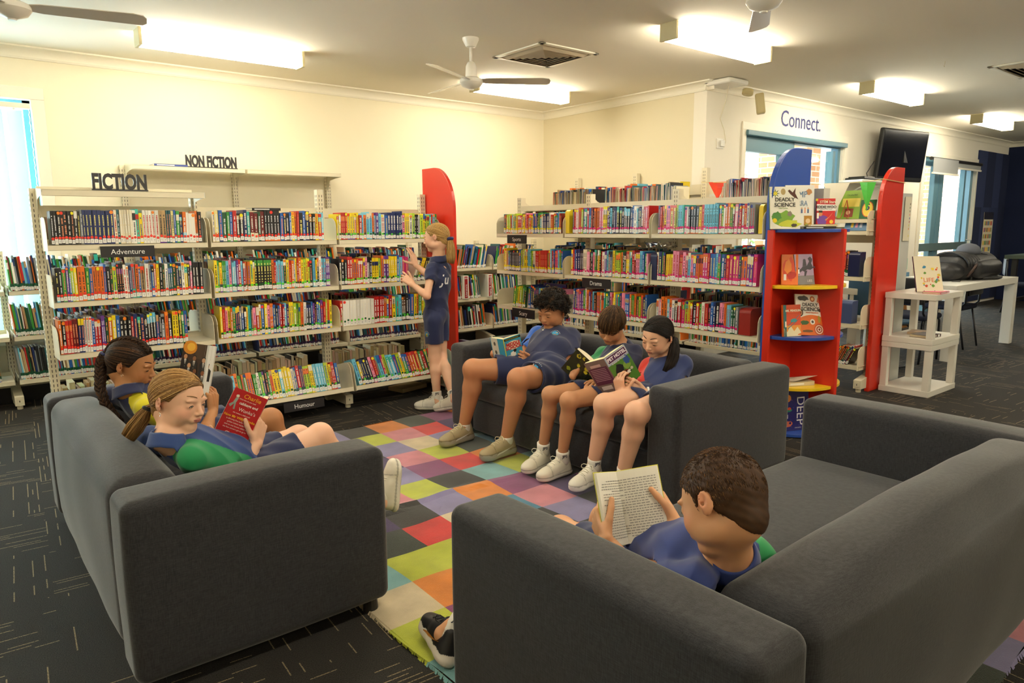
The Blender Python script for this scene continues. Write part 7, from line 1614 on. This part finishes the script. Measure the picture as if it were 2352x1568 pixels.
shoe(rt4, J4['Ar'], A(-1, -.15, 0), **SHC); o_leg[0] = nrm(J4['Kl']-J4['Al']); shoe(rt4, J4['Al'], A(-1, -.10, 0), **SHC)
def midart(q, F, t_, w, h):
    rect(q, F, 0, w, h*.40, h*.47, '#16180f'); tx('WHEN THE FOAM HITS THE FAN', .0062, F, w/2, h*.435, '#d8c83c', t_); disc(q, F, w*.52, h*.20, w*.42, '#efe6c4', 1, ry=h*.15)
    tx('MIDDLE', .029, F, w*.52, h*.25, '#c8202a', t_, bold=.0012, width=.95); tx('SCHOOL', .029, F, w*.52, h*.13, '#c8202a', t_, bold=.0012, width=.95); blob(q, F, w*.45, -h*.10, .020, '#e8e4dc', 2, 3); blob(q, F, w*.55, h*.0, .012, '#1a1a1c', 3, 5); blob(q, F, w*.28, -h*.25, .016, '#c8c8c4', 2, 7, ry=.026)
    rect(q, F, w*.12, w*.42, -h*.40, -h*.10, '#b8c4c8', 1); rect(q, F, w*.6, w*.95, -h*.5, -h*.3, '#e8c83a', 1); rect(q, F, w*.66, w*.9, -h*.48, -h*.36, '#c8303a', 2); rect(q, F, 0, w*.05, -h/2, h/2, '#c9c43c', 1)
def midback(q, F, t_, w, h):
    rect(q, F, -w*.95, -w*.45, -h*.5, h*.5, '#d8d6cc'); 
    for k in range(3): disc(q, F, -w*.7, h*(.3-.3*k), .010, '#5a5a58', 2, ry=.013)
obook('blue paperback titled MIDDLE SCHOOL held by the curly-haired boy', (2.660, 3.350, .583), cv(.93, .12, .20), cv(-.30, .90, .25), .122, .185, .022, R(38), '#3f9fc4', '#3f9fc4', artr=midart, artl=midback, curl=.02, paper='#e8dcae')
# ---------------- P5: boy with brown fringe, green and navy shirt
J = dict(Ar=(2.51, 2.838, .122), Al=(2.515, 2.685, .112), Kr=(2.485, 2.745, .462), Kl=(2.482, 2.600, .456), Hr=(2.82, 2.70, .452), Hl=(2.82, 2.58, .452), P=(2.86, 2.66, .468), N=(3.05, 2.750, .660), Hc=(2.945, 2.735, .795), Sr=(3.01, 2.865, .605), Sl=(3.05, 2.640, .635), Er=(2.830, 2.830, .508), Wr=(2.665, 2.760, .535), El=(2.90, 2.575, .495), Wl=(2.745, 2.560, .515))
o = dict(H=.205, f=cv(-.42, -.62, .66), u=cv(-.12, .72, .68), skin='#c08c66', lip='#a85c50', blush='#c0805c', hair='#3a2818', brow='#3a2818', ll=.76, la=.76, w=.86, open=.05, sleeve=.80, short=.55,
         handr=dict(d=cv(.25, .55, .2), n=cv(.8, .0, -.5), sd=cv(.0, .4, -.8), curl=[.6, .65, .7, .75], L=.140),
         handl=dict(d=cv(-.85, .15, .3), n=cv(-.2, -.9, -.1), sd=cv(-.1, .5, -.8), curl=[.25, .35, .45, .5], L=.142, spread=.08),
         panel=raglan('#12844c', 1, rad=.075, neck=.6), shirt='#15204a', seed=8)
rt5, J5, B5, sb5, pb5, ax5 = person('person', 'boy with straight brown fringe in green and navy, second on the middle sofa', J, o)
FRI = [(-.6, -.32), (-.4, -.30), (-.2, -.22), (-.08, -.06), (.0, .08), (.1, .02), (.2, .05), (.3, .10), (.6, .12)]
hr = Hair(rt5, J5['Hc'], B5, .205, '#3a2717', 6, .35, alt='#7d5c38'); hr.cap(FRI, grow=(.025, .02, .03)); cr = A(.02, -.35, .93)
for i in range(1500):
    an = hr.rg.uniform(-PI, PI); d0 = nrm(cr+.12*A(math.cos(an+.5), math.sin(an+.5), 0)); tgt = nrm(A(math.cos(an)*.95, math.sin(an), hr.rg.uniform(-.30, .28) if math.sin(an) > -.2 else hr.rg.uniform(-.6, 0)))
    if abs(tgt[0]) > .75 and tgt[2] < .12: tgt[2] = hr.rg.uniform(.12, .5); tgt = nrm(tgt)
    st = hr.rg.uniform(0, .6); pts = []; sw = hr.rg.uniform(.02, .07)
    for j in range(8):
        t = st+(1-st)*j/7; v = nrm(d0*(1-t)+tgt*t); p = hr.on(v, sw+.02*math.sin(PI*t)+(.03*t if tgt[1] > .3 else 0)); pts.append(p)
    hr.strand(pts, .0014, .0006)
hr.done()
o_leg[0] = nrm(J5['Kr']-J5['Ar']); SW = dict(cu='#d8d3c2', cs='#d6d2c6', L=.228, text_side=cv(.25, 0, 1)); shoe(rt5, J5['Ar'], A(-1, -.25, 0), **SW); o_leg[0] = nrm(J5['Kl']-J5['Al']); shoe(rt5, J5['Al'], A(-1, -.05, 0), swoosh='#c8c4b6', **SW)
def jung(q, F, t_, w, h):
    rg = random.Random(8)
    for i in range(34): blob(q, F, rg.uniform(0, w) if w > 0 else 0, rg.uniform(-h/2, h/2), rg.uniform(.006, .016), rg.choice(['#1c2410', '#c9c026', '#3a4a16', '#8a9a1e', '#0f140a']), i % 5, i)
def jungl(q, F, t_, w, h): 
    rg = random.Random(9)
    for i in range(34): blob(q, F, -rg.uniform(0.01, w-.01), rg.uniform(-h/2+.01, h/2-.01), rg.uniform(.006, .016), rg.choice(['#1c2410', '#c9c026', '#3a4a16', '#8a9a1e', '#0f140a']), i % 5, i)
n5 = cv(-.35, -.62, .70); x5 = nrm(cv(.80, -.50, -.05)-n5*(cv(.80, -.50, -.05)@n5))
obook('open book with yellow and black cover on the lap of the boy with the fringe', (2.690, 2.675, .548), x5, np.cross(n5, x5), .135, .19, .026, R(16), '#2a2f14', '#2a2f14', artr=jung, artl=jungl, curl=.022, paper='#e6dcc0')
# ---------------- P6: girl with dark hair
J = dict(Ar=(2.515, 2.450, .133), Al=(2.520, 2.252, .133), Kr=(2.493, 2.350, .480), Kl=(2.498, 2.152, .478), Hr=(2.85, 2.375, .450), Hl=(2.85, 2.245, .450), P=(2.89, 2.33, .468), N=(3.045, 2.405, .640), Hc=(2.950, 2.410, .768), Sr=(2.99, 2.500, .588), Sl=(3.055, 2.305, .618), Er=(2.845, 2.425, .480), Wr=(2.665, 2.405, .500), El=(2.91, 2.240, .485), Wl=(2.745, 2.320, .508))
o = dict(H=.210, f=cv(-.66, -.46, .60), u=cv(-.22, .82, .53), skin='#deae90', lip='#b0605a', blush='#d88a74', hair='#150e0b', brow='#1c120e', ll=.98, la=.76, w=.86, open=.07, sleeve=.78, short=.50, nose=.95,
         handr=dict(d=cv(-.15, .75, .2), n=cv(.7, .2, -.7), sd=cv(.5, .5, -.2), curl=[.65, .7, .75, .8], L=.145),
         handl=dict(d=cv(-.80, .50, .1), n=cv(-.1, -.15, -1), sd=cv(.1, .9, .1), curl=[.6, .7, .75, .8], L=.145, th=cv(-.75, .55, .4)),
         panel=raglan('#cf2a16', 1, rad=.062, neck=.8), shirt='#1a2d62', seed=11)
rt6, J6, B6, sb6, pb6, ax6 = person('person', 'girl with long dark ponytail and white watch at the right end of the middle sofa', J, o)
PUL6 = [(-.6, -.36), (-.4, -.34), (-.2, -.24), (-.10, -.12), (.0, .05), (.08, .05), (.16, .16), (.24, .25), (.34, .31), (.6, .33)]
hr = Hair(rt6, J6['Hc'], B6, .210, '#120c0a', 12, .4, alt='#2c1e18'); hr.cap(PUL6, grow=(.0, .0, .0)); TIE = (-.18, -.50, -.30); hr.pulled(1400, TIE, PUL6, off=.03, r0=.0012); t0 = hr.W(TIE)
p_ = lambda x, y, z: t0+CR*x+CU*y+CB*z
hr.tail([hr.W(np.array(TIE)*.85), t0, p_(-.008, -.045, .055), p_(-.028, -.090, .105), p_(-.052, -.135, .135), p_(-.078, -.175, .145), p_(-.098, -.21, .145)], [.016, .020, .027, .030, .028, .020, .008], 460, r0=.0014); hr.done()
o_leg[0] = nrm(J6['Kr']-J6['Ar']); SW = dict(cu='#dcd8cc', cs='#dedad2', L=.232, text_side=cv(.35, 0, 1), chunk=1.15, lace='#cfc9b4'); shoe(rt6, J6['Ar'], A(-1, -.15, 0), **SW); o_leg[0] = nrm(J6['Kl']-J6['Al']); shoe(rt6, J6['Al'], A(-1, -.20, 0), **SW)
wt = Vector(J6['Wl']*.88+J6['El']*.12); wx_ = nrm(J6['Wl']-J6['El']); wa = nrm(np.cross(wx_, CB)); wb = np.cross(wa, wx_)
q = MB(); q.tube([wt+Vector((wa*math.cos(t)+CB*math.sin(t))*.0265) for t in np.linspace(0, 2*PI, 25)[:-1]], .006, 6, col=(.8, .8, .76), closed=True); wo = q.build('wristwatch', PRINTM, None, smooth=True)
tag(wo, 'white wristwatch on the left wrist of the dark-haired girl', 'watch'); q = MB(); cc_ = wt+Vector(CB)*.026+Vector(CU)*-.004; q.lathe(cc_, [(.0175, 0), (.0175, .006), (.0155, .008)], 24, col=(.82, .82, .78), ax=tuple(nrm(CB-CU*.3))); q.build('dial', PRINT, wo, auto=True)
def petart(q, F, t_, w, h):
    rect(q, F, 0, w, -h*.5, h*.22, '#4d7a2c'); rect(q, F, 0, w, h*.22, h*.5, '#9aa4b8'); blob(q, F, w*.8, h*.12, .018, '#2c4a8a', 2, 3, ry=.028); blob(q, F, w*.7, -h*.02, .022, '#7a9a3c', 1, 6)
    rect(q, F, w*.05, w*.97, h*.27, h*.47, '#e6ddd6', 2); rect(q, F, w*.07, w*.95, h*.28, h*.46, '#4a1a50', 3); tx('PET HOTEL', .0255, F, w*.51, h*.37, '#f0e8ee', t_, bold=.0009, width=.88); tx('A Nose for Trouble', .0105, F, w*.5, h*.22, '#f0ece0', t_, shear=.15)
    blob(q, F, w*.36, -h*.02, .026, '#17141c', 3, 11, ry=.034); disc(q, F, w*.52, -h*.20, .024, '#6a2c12', 4, ry=.020); disc(q, F, w*.66, -h*.20, .012, '#e8dcd0', 5, ry=.009); disc(q, F, w*.73, -h*.21, .004, '#17141c', 6); disc(q, F, w*.44, -h*.25, .014, '#4a1f10', 5, ry=.020); disc(q, F, w*.82, -h*.16, .008, '#c8b8a8', 4); disc(q, F, w*.56, -h*.15, .0035, '#140c0a', 6)
    rect(q, F, w*.08, w*.24, -h*.40, -h*.20, '#d8d4cc', 4); rect(q, F, w*.4, w*.7, -h*.47, -h*.44, '#c83a2a', 4)
def petback(q, F, t_, w, h):
    rect(q, F, -w, 0, -h*.5, h*.5, '#7c6a66'); rect(q, F, -w*.95, -w*.06, -h*.25, h*.28, '#5a2044', 1)
    for k in range(8): rect(q, F, -w*.88, -w*.15, h*(.22-.05*k), h*(.235-.05*k), '#b894a4', 2)
    rect(q, F, -w*.8, -w*.3, h*.30, h*.38, '#c8a8a8', 2); rect(q, F, -w*.8, -w*.3, -h*.42, -h*.3, '#d0c8c8', 2)
obook('paperback titled PET HOTEL with a puppy on the cover held by the dark-haired girl', (2.640, 2.440, .600), cv(.78, .40, .25), cv(-.42, .86, .28), .132, .195, .022, R(28), '#4d7a2c', '#6a5a56', artr=petart, artl=petback, curl=.018, paper='#e6dcae')
# ---------------- P7: short-haired boy from behind
BC7 = A(1.343, 1.205, .612); bx7 = cv(-.86, -.05, .30); by7 = cv(-.06, .96, -.28); by7 = nrm(by7-bx7*(by7@bx7)); bn7 = np.cross(bx7, by7); a7 = R(36)
LL7 = bx7*math.cos(a7)-bn7*math.sin(a7); LR7 = -bx7*math.cos(a7)-bn7*math.sin(a7)
WL7 = BC7+LL7*.112-by7*.075-bn7*.004; WR7 = BC7+LR7*.128-by7*.058-bn7*.004
J = dict(N=(1.335, .865, .605), Hc=(1.292, .865, .745), Sr=(1.490, .885, .545), Sl=(1.215, .875, .575), Er=(1.575, 1.04, .425), Wr=tuple(WR7), El=(1.245, 1.06, .50), Wl=tuple(WL7), P=(1.42, 1.15, .455),
         Hr=(1.50, 1.2, .445), Hl=(1.35, 1.2, .445), Kr=(1.60, 1.50, .41), Kl=(1.40, 1.50, .425), Ar=(1.62, 1.74, .11), Al=(1.130, 1.715, .108))
o = dict(H=.220, f=cv(-.60, -.38, -.70), u=cv(-.06, .93, -.30), skin='#d29c74', hair='#5a3c22', lip='#a85c50', ll=.82, la=.84, w=.92, open=.07, sleeve=.62, short=.60, vox=.0028,
         handr=dict(d=nrm(by7*.8+bn7*.55-LR7*.1), n=nrm(-LR7*.8-bn7*.5), sd=-bn7, curl=[.55, .6, .65, .7], L=.150, th=nrm(by7*.75-LR7*.60-bn7*.20)),
         handl=dict(d=nrm(by7*.75+bn7*.6-LL7*.1), n=nrm(-LL7*.8-bn7*.5), sd=-bn7, curl=[.55, .6, .65, .7], L=.150, th=nrm(by7*.85-LL7*.45-bn7*.22)),
         panel=raglan('#16904e', 1, rad=.060, neck=.1), shirt='#1f3478', seed=4)
rt7, J7, B7, sb7, pb7, ax7 = person('person', 'short-haired boy seen from behind reading on the nearest sofa', J, o)
SHO = [(-.6, -.44), (-.44, -.44), (-.36, -.42), (-.25, -.24), (-.14, -.14), (-.06, .0), (.0, .08), (.06, -.06), (.09, .10), (.2, .18), (.3, .27), (.6, .30)]
hr = Hair(rt7, J7['Hc'], B7, .220, '#452c18', 8, .3, alt='#7a5630'); hr.cap(SHO, grow=(.0, .005, .03), rough=.0006); py, pz = zip(*SHO)
wh = nrm(A(.22, -.62, .75)); cnt = 0
for i in range(11000):
    d = nrm([hr.rg.gauss(0, 1), hr.rg.gauss(-.1, 1), hr.rg.gauss(.35, 1)]); p = hr.on(d)
    if p[2] < np.interp(p[1], py, pz)+.0 or (abs(p[0]) > .31 and -.12 < p[1] < .05 and p[2] < .10): continue
    cnt += 1
    if cnt > 5200: break
    tg = nrm(d-wh*(d@wh)+np.cross(wh, d)*.6); fall = nrm(tg*(1 if d[2] > .2 else .5)+A(0, 0, -1)*(0 if d[2] > .55 else .8)); topf = max(0, d[2]-.35); L_ = .10+.20*topf*(1 if d[1] > -.3 else .6); lift = .012+.15*topf
    p0 = hr.on(d, -.005); p1 = hr.on(nrm(d+fall*L_*.5), lift*.6); p2 = hr.on(nrm(d+fall*L_), lift); hr.strand([p0, p1, p2], .0011, .0003)
hr.done()
o_leg[0] = nrm(J7['Kl']-J7['Al']); shoe(rt7, J7['Al'], A(.32, 1, .05), upv=A(.35, -.1, 1), L=.235, cu='#131114', cs='#d8d0c4', lace='#1a1a1c', swoosh='#a86a20', text_side=cv(-.3, .3, 1), chunk=1.3, sockh=.06)
o_leg[0] = nrm(J7['Kr']-J7['Ar']); shoe(rt7, J7['Ar'], A(.1, 1, 0), L=.235, cu='#131114', cs='#d8d0c4', lace='#1a1a1c', text_side=CB)
obook('open novel with printed white pages held up by the short-haired boy', (1.343, 1.205, .612), cv(-.86, -.05, .30), cv(-.06, .96, -.28), .118, .192, .018, R(36), '#c9c640', '#c9c640', inner_text=True, curl=.014, paper='#e8e4d8', split=.35)
print('BOOKS', BCNT[0])
